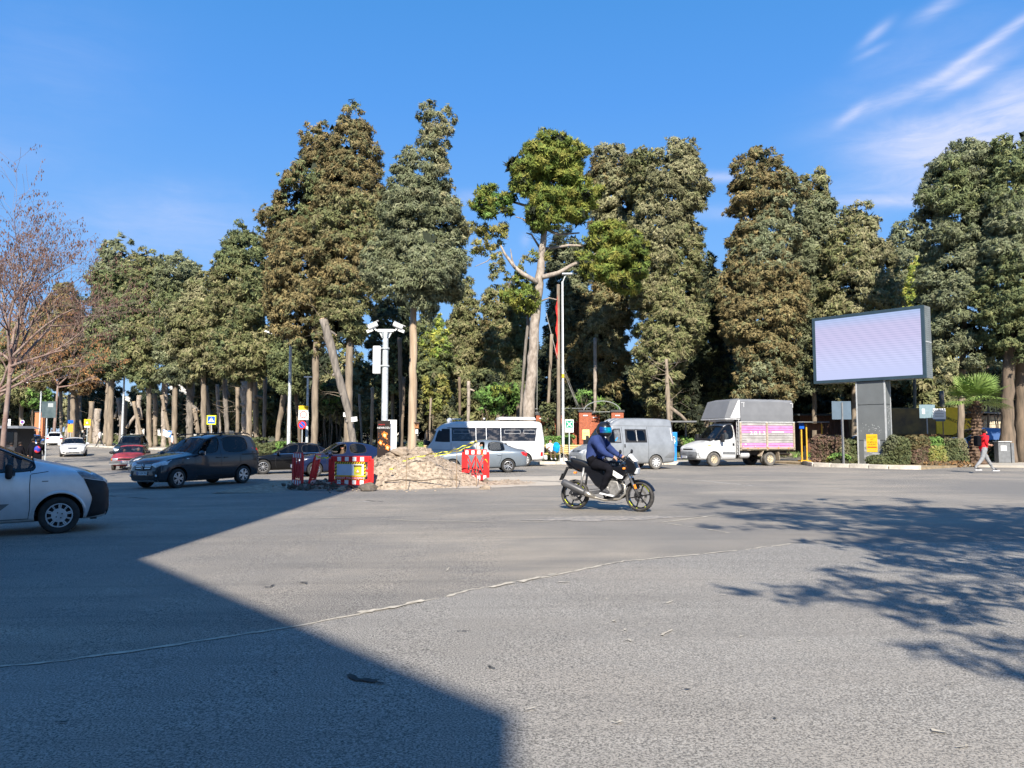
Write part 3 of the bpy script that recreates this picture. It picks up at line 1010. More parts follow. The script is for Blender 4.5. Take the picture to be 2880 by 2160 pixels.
CON = [
 # label, Y, trunk, env, pal, pal2
 ('tallest cypress with rusty brown crown, left of the camera pole', 46, [(978, 1250, 25), (980, 1150, 24), (982, 1000, 23), (995, 700, 14), (1000, 400, 5)],
 [(286, 995, 1003), (312, 972, 1020), (345, 936, 1036), (380, 918, 1050), (430, 905, 1060), (480, 905, 1058), (560, 895, 1070), (620, 890, 1082), (700, 890, 1072), (780, 880, 1060), (860, 885, 1052), (930, 900, 1030), (975, 920, 1010)], 'brown', 'olive', .5),
 ('broad brownish cypress shouldering the tallest one from the left', 47, [(884, 1250, 22), (887, 1100, 21), (890, 900, 19), (880, 600, 10), (875, 400, 4)],
 [(348, 868, 895), (372, 850, 935), (420, 837, 950), (480, 825, 950), (560, 780, 960), (620, 748, 960), (700, 742, 955), (760, 750, 950), (830, 758, 950), (890, 770, 950), (950, 800, 945), (985, 850, 920)], 'brown', 'green', .45),
 ('tall dark olive cypress left of the street lamp with single arm', 60, [(700, 1258, 22), (703, 1060, 20), (700, 700, 8)],
 [(632, 660, 708), (665, 650, 740), (700, 630, 745), (740, 605, 752), (800, 598, 758), (870, 590, 765), (950, 598, 768), (1020, 610, 765), (1065, 650, 750)], 'olive', 'green', .25),
 ('yellowish round topped cypress in the long left row', 66, [(575, 1256, 20), (572, 1060, 18), (570, 850, 8)],
 [(770, 555, 600), (795, 525, 620), (850, 505, 640), (920, 498, 645), (1000, 505, 640), (1060, 530, 620)], 'olive', 'tan', .2),
 ('cypress with small cone top in the left row beside the yellowish one', 72, [(490, 1255, 20), (492, 1080, 18), (494, 800, 8)],
 [(706, 485, 508), (730, 462, 530), (770, 448, 555), (850, 440, 560), (950, 440, 560), (1040, 450, 555), (1085, 480, 530)], 'grey', 'green', .2),
 ('rounded green cypress second from the peaked left end tree', 76, [(420, 1254, 18), (418, 1080, 17), (416, 800, 8)],
 [(705, 400, 428), (725, 382, 445), (770, 362, 460), (850, 350, 465), (950, 345, 470), (1050, 360, 460), (1090, 390, 440)], 'green', 'olive', .2),
 ('peaked cypress at the left end of the row with ragged top', 80, [(308, 1254, 22), (312, 1070, 22), (330, 800, 9)],
 [(656, 335, 350), (680, 312, 362), (715, 290, 378), (755, 268, 385), (800, 252, 392), (900, 248, 400), (1000, 252, 395), (1060, 270, 380)], 'green', 'grey', .2),
 ('rusty cypress behind the bare street tree at far left', 90, [(205, 1250, 18), (206, 1050, 16), (190, 850, 6)],
 [(795, 165, 205), (825, 140, 225), (880, 115, 245), (950, 100, 258), (1040, 98, 262), (1090, 120, 250)], 'brown', 'dry', .3),
 ('low olive conifer closing the far left end of the road', 105, [(60, 1240, 14), (60, 1100, 12), (60, 1000, 6)],
 [(905, 30, 70), (960, 0, 100), (1050, -20, 120), (1130, -10, 120)], 'olive', 'brown', .2),
 ('slim blue green cypress between tall lamp and leaning cut trunk', 58, [(812, 1255, 17), (815, 1100, 16), (800, 950, 8)],
 [(905, 790, 815), (940, 775, 842), (1000, 765, 860), (1060, 770, 862), (1100, 785, 850)], 'green', 'grey', .1),
 ('grey green leaning-topped conifer growing out of the earth heap', 27, [(1158, 1290, 27), (1160, 1150, 26), (1162, 1000, 24), (1162, 880, 21), (1175, 700, 15), (1205, 500, 9), (1230, 340, 4)],
 [(300, 1188, 1232), (318, 1178, 1262), (345, 1174, 1276), (372, 1190, 1274), (398, 1172, 1276), (425, 1142, 1272), (452, 1140, 1252), (485, 1110, 1248), (515, 1112, 1252), (550, 1088, 1278), (600, 1090, 1298), (650, 1098, 1284), (695, 1062, 1290), (730, 1046, 1312), (765, 1040, 1318), (800, 1050, 1300), (835, 1072, 1250), (868, 1110, 1225)], 'grey', 'tan', .34),
 ('slender tan conifer left of the pale pine trunk, behind the minibus', 62, [(1298, 1255, 16), (1300, 1100, 14), (1308, 850, 5)],
 [(778, 1302, 1318), (820, 1285, 1334), (870, 1272, 1346), (950, 1256, 1358), (1030, 1258, 1362), (1100, 1268, 1360), (1150, 1285, 1345)], 'olive', 'tan', .15),
 ('dark conifer filling the gap behind the camera mast', 60, [(1105, 1262, 15), (1105, 1100, 14), (1105, 900, 6)],
 [(800, 1088, 1115), (860, 1062, 1150), (950, 1050, 1168), (1050, 1050, 1165), (1120, 1065, 1150)], 'green', 'dark', .2),
 ('bright green pine-like crown right of the island trunk', 58, [(1218, 1262, 13), (1218, 1100, 12), (1215, 950, 5)],
 [(880, 1195, 1228), (915, 1176, 1246), (970, 1172, 1262), (1030, 1180, 1262), (1080, 1195, 1250)], 'green', 'pine', .2),
 ('grey conifer standing between pine trunk and brown cypress', 58, [(1580, 1262, 15), (1582, 1100, 13), (1580, 800, 6)],
 [(640, 1560, 1600), (700, 1545, 1640), (800, 1540, 1655), (900, 1540, 1662), (1000, 1545, 1660), (1100, 1555, 1650)], 'grey', 'dark', .35),
 ('dark conifer close left of the pale pine trunk', 60, [(1455, 1262, 13), (1457, 1100, 12), (1458, 950, 5)],
 [(850, 1440, 1472), (920, 1430, 1492), (1000, 1428, 1500), (1090, 1438, 1500), (1130, 1450, 1490)], 'green', 'dark', .25),
 ('shaded dark conifer behind the brick gate', 57, [(1632, 1262, 16), (1632, 1100, 15), (1635, 950, 6)],
 [(820, 1612, 1660), (900, 1592, 1690), (1000, 1590, 1702), (1090, 1600, 1695), (1140, 1620, 1680)], 'dark', 'brown', .25),  # shade behind the gate put into the dark leaf palette
 ('narrow pointed conifer just left of the pale pine trunk', 60, [(1402, 1255, 16), (1402, 1100, 14), (1400, 850, 5)],
 [(705, 1394, 1402), (740, 1385, 1414), (800, 1374, 1430), (880, 1366, 1440), (960, 1356, 1448), (1060, 1350, 1450), (1120, 1365, 1440)], 'olive', 'brown', .2),
 ('tall brownish cypress right behind the yellow green pine', 56, [(1672, 1260, 18), (1674, 1100, 17), (1690, 800, 11), (1712, 500, 5)],
 [(402, 1698, 1735), (425, 1682, 1750), (465, 1666, 1768), (520, 1664, 1775), (600, 1668, 1778), (700, 1680, 1790), (780, 1680, 1790), (870, 1650, 1775), (960, 1640, 1760), (1050, 1650, 1755), (1110, 1670, 1740)], 'brown', 'tan', .35),
 ('pale flat shouldered cypress with drooping tan sprays', 52, [(1880, 1262, 24), (1885, 1100, 20), (1870, 800, 13), (1900, 500, 6)],
 [(388, 1915, 1945), (410, 1880, 1955), (440, 1792, 1958), (475, 1786, 1960), (520, 1790, 1975), (555, 1800, 1990), (600, 1795, 1965), (680, 1785, 1955), (760, 1785, 1955), (850, 1790, 1965), (950, 1790, 1960), (1030, 1800, 1935), (1100, 1815, 1900), (1150, 1840, 1890)], 'tan', 'olive', .42),
 ('dark green cypress in the gap left of the brown topped one', 58, [(1985, 1262, 20), (1985, 1100, 18), (1980, 800, 8)],
 [(675, 1962, 1980), (710, 1948, 1996), (760, 1934, 2012), (850, 1928, 2030), (950, 1924, 2038), (1050, 1925, 2040), (1150, 1940, 2030)], 'green', 'dark', .2),
 ('brown topped cypress behind the tarpaulin truck', 52, [(2105, 1262, 16), (2104, 1100, 14), (2115, 800, 10), (2145, 500, 4)],
 [(412, 2130, 2172), (440, 2080, 2182), (475, 2062, 2190), (520, 2062, 2232), (570, 2052, 2240), (610, 2070, 2225), (660, 2056, 2236), (730, 2042, 2248), (800, 2030, 2258), (880, 2040, 2252), (960, 2052, 2240), (1050, 2062, 2235), (1120, 2080, 2220)], 'brown', 'grey', .4),
 ('spiky grey green cypress rising right of the brown topped one', 56, [(2290, 1262, 18), (2290, 1000, 14), (2290, 700, 6)],
 [(486, 2262, 2322), (510, 2250, 2325), (560, 2238, 2330), (600, 2232, 2352), (680, 2228, 2345), (780, 2226, 2340), (900, 2230, 2340), (1000, 2236, 2340), (1100, 2240, 2330)], 'grey', 'olive', .3),
 ('yellowish cypress directly behind the left half of the LED screen', 54, [(2405, 1262, 26), (2405, 1100, 24), (2412, 800, 10)],
 [(582, 2400, 2440), (605, 2352, 2468), (650, 2342, 2490), (710, 2335, 2500), (780, 2318, 2505), (850, 2300, 2515), (920, 2295, 2510), (1000, 2300, 2500), (1090, 2320, 2480)], 'olive', 'tan', .4),
 ('pale grey cypress with sparse tip right above the LED screen', 62, [(2552, 1262, 16), (2552, 1000, 12), (2552, 750, 5)],
 [(596, 2545, 2560), (625, 2528, 2582), (660, 2512, 2598), (720, 2500, 2612), (800, 2495, 2620), (900, 2495, 2630), (1000, 2500, 2640)], 'grey', 'tan', .3),
 ('small yellow green conifer peeping over the LED screen corner', 58, [(2572, 1262, 12), (2572, 1000, 10), (2574, 800, 4)],
 [(725, 2570, 2580), (765, 2556, 2596), (815, 2545, 2606), (870, 2535, 2610), (950, 2540, 2610)], 'pine', 'yellow', .1),
 ('huge dark cypress at the right edge with flat ragged top', 43, [(2832, 1262, 46), (2832, 1150, 38), (2838, 1000, 32), (2850, 700, 18), (2860, 500, 8)],
 [(372, 2838, 2900), (400, 2790, 2925), (450, 2770, 2960), (520, 2760, 2980), (620, 2750, 2990), (740, 2740, 3000), (860, 2745, 3000), (950, 2760, 2980), (1000, 2790, 2950)], 'green', 'grey', .3),
 ('wide grey green cypress bulging left of the huge edge cypress', 45, [(2700, 1262, 18), (2705, 1100, 18), (2715, 800, 14), (2725, 500, 6)],
 [(398, 2715, 2735), (425, 2648, 2790), (460, 2630, 2800), (520, 2608, 2810), (570, 2600, 2805), (615, 2628, 2800), (690, 2625, 2810), (770, 2612, 2815), (850, 2605, 2815), (930, 2612, 2800), (1000, 2640, 2790), (1050, 2670, 2760)], 'grey', 'green', .36),
]
for i, (lab, Y, tr, env, pal, pal2, hole) in enumerate(CON):
 grow = 27 == Y
 bark = M_STRIP if grow else (M_BARKD if Y in (43,) else M_BARK)
 conifer(lab, Y, tr, env, pal, pal2, 1.25 if grow else 1.0, i, 'cypresses of the park' if not grow else None, bark, hole,
   lump=.24 if not grow else .2, droop=.5 if pal2 == 'tan' else .3, csz=.62, depth=.9)

print('LEAVES', sum(len(o.data.polygons) for o in bpy.data.objects if o.name.startswith('crown')))
# ------------------------------------------------------------------ the pine with lobed yellow green crown
def lobes_mesh(lobes, rng, px, pal, pal2=None, tuft=True, k=3.2, Lk=4.6, Wk=1.1, dens=1.0, core=True):
 """lobes: list of (x, y, z, rx, ry, rz)"""
 C_, O_, S_, K_ = [], [], [], []
 P1 = np.array(PAL[pal])
 for (x, y, z, rx, ry, rz) in lobes:
  rm = (rx * ry * rz) ** (1 / 3)
  cs = max(.16, px * 5.5)
  n = int(4 * PI * rm * rm / (cs * cs) * .8 * dens)
  d = rng.normal(size=(n, 3))
  d /= np.linalg.norm(d, axis=1)[:, None]
  d = d[~((d[:, 1] > .5) & (rng.random(n) < .5))]
  n = len(d)
  nn = np_noise3(d * 2 + rng.normal(size=3) * 5, rng, 1.0) * .14
  p = d * (rng.uniform(.72, 1.02, n) + nn)[:, None] * np.array([rx, ry, rz]) + np.array([x, y, z])
  C_.append(p)
  O_.append(d)
  S_.append(np.full(n, cs * .8))
  cc = P1[rng.integers(0, len(P1), n)] * rng.uniform(.85, 1.15)
  if pal2:
   P2 = np.array(PAL[pal2])
   mk = (np_noise3(p, rng, .9) > .3)
   cc[mk] = P2[rng.integers(0, len(P2), mk.sum())]
  K_.append(cc)
 C_, O_, S_, K_ = (np.concatenate(q) for q in (C_, O_, S_, K_))
 cs = S_[0] / .8
 nb = int(max(8, k * cs * cs / (px * Lk * px * Wk * .55)))
 V, Cc = blades(C_, O_, S_, nb, px * Lk, px * Wk, K_, rng, .0, .5, .8, tuft=tuft)
 if core:  # inner blades of the lobes, shade put into their dark colour
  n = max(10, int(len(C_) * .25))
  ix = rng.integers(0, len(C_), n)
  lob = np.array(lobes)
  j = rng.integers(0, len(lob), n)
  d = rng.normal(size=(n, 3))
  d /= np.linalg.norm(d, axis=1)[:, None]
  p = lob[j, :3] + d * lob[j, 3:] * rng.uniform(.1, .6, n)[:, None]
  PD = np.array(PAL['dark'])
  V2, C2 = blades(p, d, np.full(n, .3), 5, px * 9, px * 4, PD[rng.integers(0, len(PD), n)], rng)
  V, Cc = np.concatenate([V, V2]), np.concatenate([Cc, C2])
 return V, Cc

PY = 48.0
rng = np.random.default_rng(5)
rnd = random.Random(5)
pb = Vector((PX(1486, 1234, PY).x, PY, .145))
pine = thing('pine_tree', 'leaning pine with pale bare trunk and yellow green lobed crown behind the minibus', 'tree', pb)
AP = lambda u, v, dy=0.0: (PX(u, v, PY + dy).x - pb.x, dy, PX(u, v, PY + dy).z - pb.z)
tp = [(1485, 1262, 42), (1487, 1150, 40), (1494, 1050, 36), (1502, 960, 33), (1508, 870, 31), (1516, 800, 29), (1521, 740, 25), (1530, 660, 19), (1538, 580, 12), (1548, 500, 6)]
trunk_mb([AP(u, v) for u, v, w in tp], [w * .43 * PY / FPX for u, v, w in tp], 12, rnd, .05).build('trunk', M_BARK2, pine, smooth=True)
mb = MB()
for pts in ([(1512, 795, 16), (1470, 770, 13), (1448, 752, 11), (1420, 715, 8), (1408, 690, 5)], [(1448, 752, 6), (1440, 730, 5), (1436, 700, 2)],
   [(1524, 780, 16), (1570, 768, 13), (1610, 745, 11), (1650, 728, 9), (1690, 705, 5)], [(1528, 640, 10), (1570, 660, 8), (1630, 655, 4)],
   [(1535, 700, 9), (1600, 690, 8), (1650, 692, 6)], [(1530, 655, 8), (1500, 640, 6), (1470, 615, 4), (1450, 610, 2)], [(1520, 700, 7), (1495, 660, 5), (1480, 655, 3)],
   [(1500, 585, 9), (1450, 570, 7), (1400, 560, 5), (1370, 565, 3)], [(1540, 590, 8), (1600, 560, 6), (1640, 540, 3)], [(1400, 708, 4), (1370, 735, 3), (1335, 750, 1.5)],
   [(1512, 850, 6), (1545, 838, 4), (1575, 845, 2)], [(1528, 600, 7), (1490, 540, 4)], [(1445, 775, 4), (1430, 805, 3), (1440, 830, 1.5)]):
 mb.tube([AP(u, v, rnd.uniform(-.4, .4)) for u, v, w in pts], [w / 2 * PY / FPX for u, v, w in pts], 6, True)
mb.build('limb', M_BARK2, pine, smooth=True)
mb = MB()
for k in range(60):
 z0 = rnd.uniform(560, 720)
 s_ = AP(1528 + rnd.uniform(-6, 6), z0)
 limb(mb, rnd, s_, (rnd.uniform(-1, 1), rnd.uniform(-1, .5), rnd.uniform(-.2, .6)), rnd.uniform(.6, 1.6), .02, 1, 3)
mb.build('dead_twigs', M_BARKD, pine, kind='stuff')
LB = [(1545, 398, 50, 28), (1500, 432, 42, 32), (1590, 420, 46, 36), (1550, 450, 70, 38), (1475, 480, 45, 34), (1610, 465, 38, 40), (1540, 510, 85, 40), (1470, 530, 34, 30), (1620, 520, 55, 34), (1655, 548, 38, 26), (1575, 560, 90, 34),
 (1520, 585, 46, 26), (1640, 575, 50, 22), (1545, 618, 50, 26), (1600, 605, 52, 20), (1500, 612, 22, 20), (1440, 470, 14, 12)]
LB2 = [(1362, 545, 34, 22), (1345, 575, 24, 26), (1388, 570, 30, 26), (1420, 560, 18, 18), (1370, 600, 26, 16), (1440, 555, 16, 12), (1425, 590, 14, 10)]
LB3 = [(1340, 640, 34, 16), (1320, 660, 20, 18), (1375, 652, 40, 20), (1405, 640, 24, 18), (1350, 688, 34, 18), (1392, 690, 22, 18), (1420, 668, 16, 10), (1340, 715, 22, 10), (1390, 718, 20, 8)]
LB4 = [(1700, 650, 50, 26), (1750, 680, 50, 28), (1690, 690, 56, 24), (1790, 712, 36, 30), (1730, 725, 66, 26), (1660, 760, 36, 22), (1710, 770, 50, 24), (1780, 765, 44, 28), (1800, 745, 26, 24), (1770, 800, 46, 22), (1740, 800, 30, 14), (1645, 722, 24, 14)]
LB5 = [(1500, 725, 28, 14), (1535, 722, 24, 10), (1478, 745, 18, 12)]
LB6 = [(1455, 790, 20, 26), (1485, 800, 18, 22), (1440, 835, 36, 20), (1480, 835, 30, 20), (1500, 850, 16, 18), (1465, 865, 24, 12), (1415, 835, 16, 12), (1490, 875, 14, 16)]
for nm, L_, pal, dy in (('crown', LB, 'pine', 1.4), ('foliage', LB2, 'pine', 1.0), ('foliage', LB3, 'yellow', 1.0), ('foliage', LB4, 'pine', 1.4), ('foliage', LB5, 'yellow', .6), ('foliage', LB6, 'pine', .9)):
 lob = []
 for (u, v, ru, rv) in L_:
  y = rnd.uniform(-.6, .6) * dy
  q = AP(u, v, y)
  s_ = PY / FPX
  lob.append((q[0], q[1], q[2], ru * s_ * .8, min(ru * s_, 1.6) * dy * .7, rv * s_ * .8))
  for e in range(3):
   ox, oz = rnd.uniform(-1, 1), rnd.uniform(-1, 1)
   lob.append((q[0] + ox * ru * s_ * .62, q[1] + rnd.uniform(-.6, .6) * dy, q[2] + oz * rv * s_ * .75, ru * s_ * rnd.uniform(.35, .6), min(ru * s_, 1.6) * dy * .45, rv * s_ * rnd.uniform(.35, .55)))
 V, Cc = lobes_mesh(lob, rng, PY * 2.8125 / FPX, pal, 'bright' if pal == 'pine' and L_ is LB2 else None, dens=.95 if pal == 'pine' else .5, core=(pal == 'pine'))
 o = bpy.data.objects.new(nm, leaf_mesh(nm, V, Cc))
 COL.objects.link(o)
 o.parent = pine

# ------------------------------------------------------------------ bare trunks and pollarded stumps of the park edge

def depth_left(u):
 """distance of the front row of trunks behind the slanting kerb"""
 return float(np.interp(u, [0, 200, 430, 640, 900, 1150, 1500, 2200], [112, 92, 79, 68, 57, 51, 48.5, 54]))

def stump(lab, u, ub, vt, w, wt=None, fork=(), twigs=0, dY=0.0, bark=None, vb=1262, bend=0, knobs=6, seed=0, name='tree_trunk', cut=True, group='pollarded trunks of the park edge', Y=None):
 """u: top column, ub: base column, vt: top row"""
 Y = (Y or depth_left(ub)) + dY
 rnd = random.Random(seed)
 x0 = PX(ub, 1234, Y).x
 base = Vector((x0, Y, gz(x0, Y) + .14))
 root = thing(name, lab, 'tree', base, 0, group)
 s_ = Y / FPX
 q = at_pix(u, vt, Y, base)
 H = q[2]
 wt = wt or w * .8
 pts = [(0, 0, -.2), (q[0] * .25 + bend * s_, 0, H * .35), (q[0] * .65 + bend * s_ * .6, rnd.uniform(-.1, .1), H * .7), (q[0], 0, H)]
 w *= .74
 rad = [w / 2 * s_ * .85, w / 2 * s_ * .95, (w + wt) / 4 * s_, wt / 2 * s_]
 t = trunk_mb(pts, rad, 10, rnd, .1)
 for k in range(knobs):
  f = rnd.uniform(.2, .95)
  a = rnd.uniform(PI, 2 * PI)
  r = w / 2 * s_
  cz = H * f
  cxx = q[0] * f
  t.ball((cxx + math.cos(a) * r * .8, math.sin(a) * r * .8, cz), (r * .5, r * .5, r * .5), 6, 4)
 tips = [(Vector(pts[-1]), Vector(pts[-1]) - Vector(pts[-2]), rad[-1])]
 for (du, dv, fw, f0) in fork:
  a = Vector((q[0] * f0, 0, H * f0))
  b = Vector((q[0] * f0 + du * s_, rnd.uniform(-.3, .3), H * f0 - dv * s_))
  m = a.lerp(b, .5) + Vector((du * s_ * .18, 0, -abs(dv) * s_ * .08))
  t.tube([a, m, b], [fw / 2 * s_ * 1.2, fw / 2 * s_ * 1.05, fw / 2 * s_], 7, True)
  tips.append((b, b - m, fw / 2 * s_))
 t.build('trunk', bark or (M_BARK, M_BARK2, M_BARK, M_BARK3)[seed % 4], root, smooth=True)
 if cut:
  for (p, d, r) in tips:
   d = d.normalized()
   MB().tube([p - d * .02, p + d * .015], [r * 1.0, r * .96], 9).build('cut_end', M_CUT, root)
 if twigs:
  tw = MB()
  for k in range(twigs):
   f = rnd.uniform(.45, 1.0)
   a = rnd.uniform(PI * .9, 2.1 * PI)
   limb(tw, rnd, (q[0] * f, 0, H * f), (math.cos(a), math.sin(a) * .6, rnd.uniform(-.3, .7)), rnd.uniform(.8, 2.0), .022, 1, 3, .05, 3)
  tw.build('twigs', M_BARK, root, kind='stuff')
 return root

M_BARK3 = mat('bark_grey', (.27, .235, .20), .9, rgb2=(.13, .115, .10), scale=3, stretch=(2.5, 2.5, .5), bump=1.0, bscale=6)
G1 = 'pollarded trunks of the park edge'
ST = [
 # label, top u, base u, top v, width, kw
 ('thin straight trunk beside the orange brick pier, first of the row', 170, 172, 1040, 12, dict(cut=False)),
 ('second slim trunk right of the orange pier, forked low', 196, 192, 1110, 12, dict(fork=[(-8, 60, 7, .5)])),
 ('knobbly pollard with a raised broken arm near the orange notice board', 219, 216, 1120, 20, dict(fork=[(-22, 80, 8, .5), (14, 40, 7, .6)], twigs=4)),
 ('smooth slender trunk left of the yellow warning sign', 222, 225, 1030, 13, dict(cut=False, dY=4)),
 ('pollard with candle-like cut arms behind the yellow warning sign', 258, 254, 1130, 18, dict(fork=[(-16, 42, 6, .7), (14, 55, 6, .65), (2, 30, 5, .9)], twigs=3)),
 ('stout double trunk right of the yellow warning sign', 276, 270, 1150, 22, dict(fork=[(14, 96, 12, .45), (-10, 44, 9, .6)])),
 ('tall clean trunk leaning slightly right behind the white-shirted walker', 310, 296, 1020, 20, dict(cut=False, knobs=2)),
 ('curved thick trunk wrapped round by a lamp post', 334, 338, 1120, 18, dict(fork=[(-12, 30, 7, .8), (16, 22, 6, .8)], bend=6, twigs=3)),
 ('knotty column stump right of the curved trunk', 353, 352, 1130, 13, dict(knobs=12)),
 ('pollard with one pale arm stretching left above the dark pickup', 392, 386, 1112, 17, dict(fork=[(-28, 44, 8, .66), (10, 40, 8, .8)])),
 ('forked pollard whose right leg bends towards the kerb', 376, 408, 1130, 13, dict(bend=-6, knobs=8)),
 ('thin leaning trunk between two cut pollards', 420, 424, 1100, 12, dict(cut=False)),
 ('short cut column with bright sawn top beside the blue flag', 435, 438, 1107, 17, dict(knobs=9)),
 ('tall straight cypress trunk above the blue and white flag', 466, 460, 1030, 21, dict(cut=False, knobs=2)),
 ('bent stump leaning left behind the blue and white flag', 455, 484, 1112, 13, dict(bend=-4, knobs=8)),
 ('thick pollard bristling with bare shoots over the charcoal van bonnet', 537, 533, 1064, 27, dict(fork=[(26, 20, 10, .62)], twigs=22)),
 ('slanting leg of a pollard right of the bristling one', 547, 562, 1150, 16, dict(knobs=8)),
 ('dark cut post with orange sawn face', 611, 616, 1082, 12, dict(bend=3)),
 ('paired leaning stem left of the sawn post', 580, 600, 1085, 12, dict(bend=-2, cut=False)),
 ('splintered top pollard above the pedestrian crossing sign', 632, 640, 1056, 17, dict(fork=[(-14, 20, 5, .9), (12, 30, 5, .85)], twigs=12, knobs=10)),
 ('slim trunk with a sinuous curve right of the splintered pollard', 668, 662, 1090, 14, dict(bend=5)),
 ('very stout twin pollard over the roof of the charcoal van', 692, 696, 1074, 36, dict(fork=[(22, 34, 17, .78), (-12, 16, 14, .85)], twigs=6, knobs=14)),
 ('cut column with a pale side arm at the right of the twin pollard', 715, 722, 1052, 20, dict(fork=[(26, 10, 8, .72)], twigs=9, knobs=10)),
 ('straight grey trunk left of the leaning park trunk', 746, 743, 1060, 14, dict(cut=False, knobs=2)),
 ('trunk leaning strongly right, left of the tall single arm lamp', 806, 776, 1075, 21, dict(cut=False, knobs=1)),
 ('thin dark leaning trunk right of the tall single arm lamp', 829, 846, 1078, 14, dict(cut=False, knobs=1, bark='d')),
 ('small cut stem with two stubs left of the earth heap banner', 1048, 1040, 1090, 12, dict(fork=[(-7, -2, 5, .97)], bend=4, knobs=2)),
 ('short bent stem between paper-noticed trunk and small cut stem', 1010, 1020, 1110, 9, dict(knobs=2, dY=5)),
 ('thin dead trunk left of the bare leaning branch tree', 1212, 1206, 1120, 8, dict(cut=False, dY=3)),
 ('slim y-shaped cut stem in front of the dark bush', 1318, 1317, 1072, 12, dict(fork=[(16, 6, 5, .9)], knobs=3)),
 ('dark straight trunk behind the y-shaped stem', 1292, 1294, 1060, 10, dict(cut=False, dY=6, bark='d')),
 ('crooked slim trunk left of the pale pine trunk', 1487, 1464, 880, 11, dict(bend=-5, cut=False, knobs=1)),
 ('thin pale trunk right of the pale pine trunk', 1552, 1537, 940, 12, dict(cut=False, knobs=0)),
 ('grey trunk behind the brick gate', 1674, 1673, 950, 13, dict(cut=False, dY=4, knobs=1)),
 ('dark broken trunk behind the camera pole', 1136, 1130, 1060, 11, dict(cut=False, dY=3, bark='d', knobs=1)),
 ('dark thick trunk right of the white banner back', 1124, 1130, 950, 16, dict(cut=False, dY=6, bark='d', knobs=1)),
 ('pale distant trunk seen over the silver van roof', 1988, 1990, 1000, 10, dict(cut=False, dY=8, knobs=0)),
 ('pale distant trunk left of the tarpaulin truck', 2000, 2000, 1130, 9, dict(cut=False, dY=2, knobs=0)),
 ('trunk carrying grey ivy just left of the LED pillar', 2398, 2402, 1070, 30, dict(cut=False, knobs=3, Y=56)),
 ('slim pale trunk behind the small white notices', 2648, 2652, 1100, 16, dict(cut=False, knobs=3, Y=56)),
 ('bare dark stem behind the fan palm', 2776, 2780, 950, 9, dict(cut=False, knobs=0, Y=52, bark='d')),
 ('second heavy dark trunk at the right edge of the view', 2872, 2872, 930, 44, dict(cut=False, knobs=2, Y=43.5, bark='d')),
 ('broad flared root bole at the far right edge', 2850, 2848, 1130, 60, dict(cut=False, knobs=4, Y=44.2, bark='d')),
]
for i, (lab, u, ub, vt, w, kw) in enumerate(ST):
 kw = dict(kw)
 if kw.get('bark') == 'd':
  kw['bark'] = M_BARKD
 stump(lab, u, ub, vt, w, seed=i + 40, group=G1 if kw.get('cut', True) else 'trunks among the conifers', **kw)

# the leaning cut trunk with paper notice, in front of the tall brown cypresses
lean = stump('thick sawn-off trunk leaning left with a paper notice on its bark', 909, 1004, 897, 28, 24, fork=[(30, 18, 7, .93)], twigs=7, seed=91, Y=45.0, group=None)
# a crooked dead limb tree beside the silver van
root = stump('dead crooked tree with two curving limbs behind the silver van', 1874, 1893, 1010, 20, 9, fork=[(44, 40, 9, .52), (-8, 60, 6, .8), (14, 30, 5, .85)], twigs=10, seed=92, Y=47.5, group=None, cut=False, bend=-6)

# ------------------------------------------------------------------ more distant wood behind, shared crowns
GROUPB = 'dim background trees deep in the park'

def bg_proto(seed, pal, pal2, H, Rm, zlo):
 rng = np.random.default_rng(seed)
 env = [(H, 0, .2), (H * .9, .2, Rm * .4), (H * .7, -.1, Rm * .8), (H * .45, .2, Rm), (zlo + .8, 0, Rm * .85), (zlo, 0, Rm * .4)]
 V, Cc = crown_from_env(env, rng, .16, pal, .8, pal2, .3, .3, .3, 1.0)
 return leaf_mesh('crown', V, Cc)

PR = [bg_proto(1, 'dark', 'green', 13, 2.6, 2.2), bg_proto(2, 'olive', 'dark', 11, 2.4, 1.6), bg_proto(3, 'dark', 'dark', 9, 2.8, .8), bg_proto(4, 'tan', 'olive', 10, 2.2, 2.6)]
rb = random.Random(17)
words = ['slender', 'ragged', 'rounded', 'leaning', 'dense', 'thin topped', 'broad', 'patchy']
k = 0
tmesh = trunk_mb([(0, 0, -.2), (.1, 0, 3), (0, 0, 7)], [.26, .2, .1], 7, rb).mesh('trunk', M_BARKD, True)
for i in range(74):
 u = -60 + i * 41 + rb.uniform(-18, 18)
 Y = depth_left(u) + rb.uniform(9, 34)
 if 1150 < u < 2050:
  Y = rb.uniform(60, 92)
 if u > 2050:
  Y = rb.uniform(62, 90)
 x = PX(u, 1234, Y).x
 kind = rb.choice([0, 0, 1, 2, 3, 3])
 s_ = rb.uniform(.7, 1.05)
 if u < 500:
  s_ *= .8
 if 1290 < u < 1450:
  s_ *= .8
 root = thing('background_tree', 'dim conifer deep in the park behind the front trunks', 'tree', (x, Y, gz(x, Y) + .1), rb.uniform(0, .5), GROUPB, s_)
 for nm, me in (('trunk', tmesh), ('crown', PR[kind])):
  o = bpy.data.objects.new(nm, me)
  COL.objects.link(o)
  o.parent = root

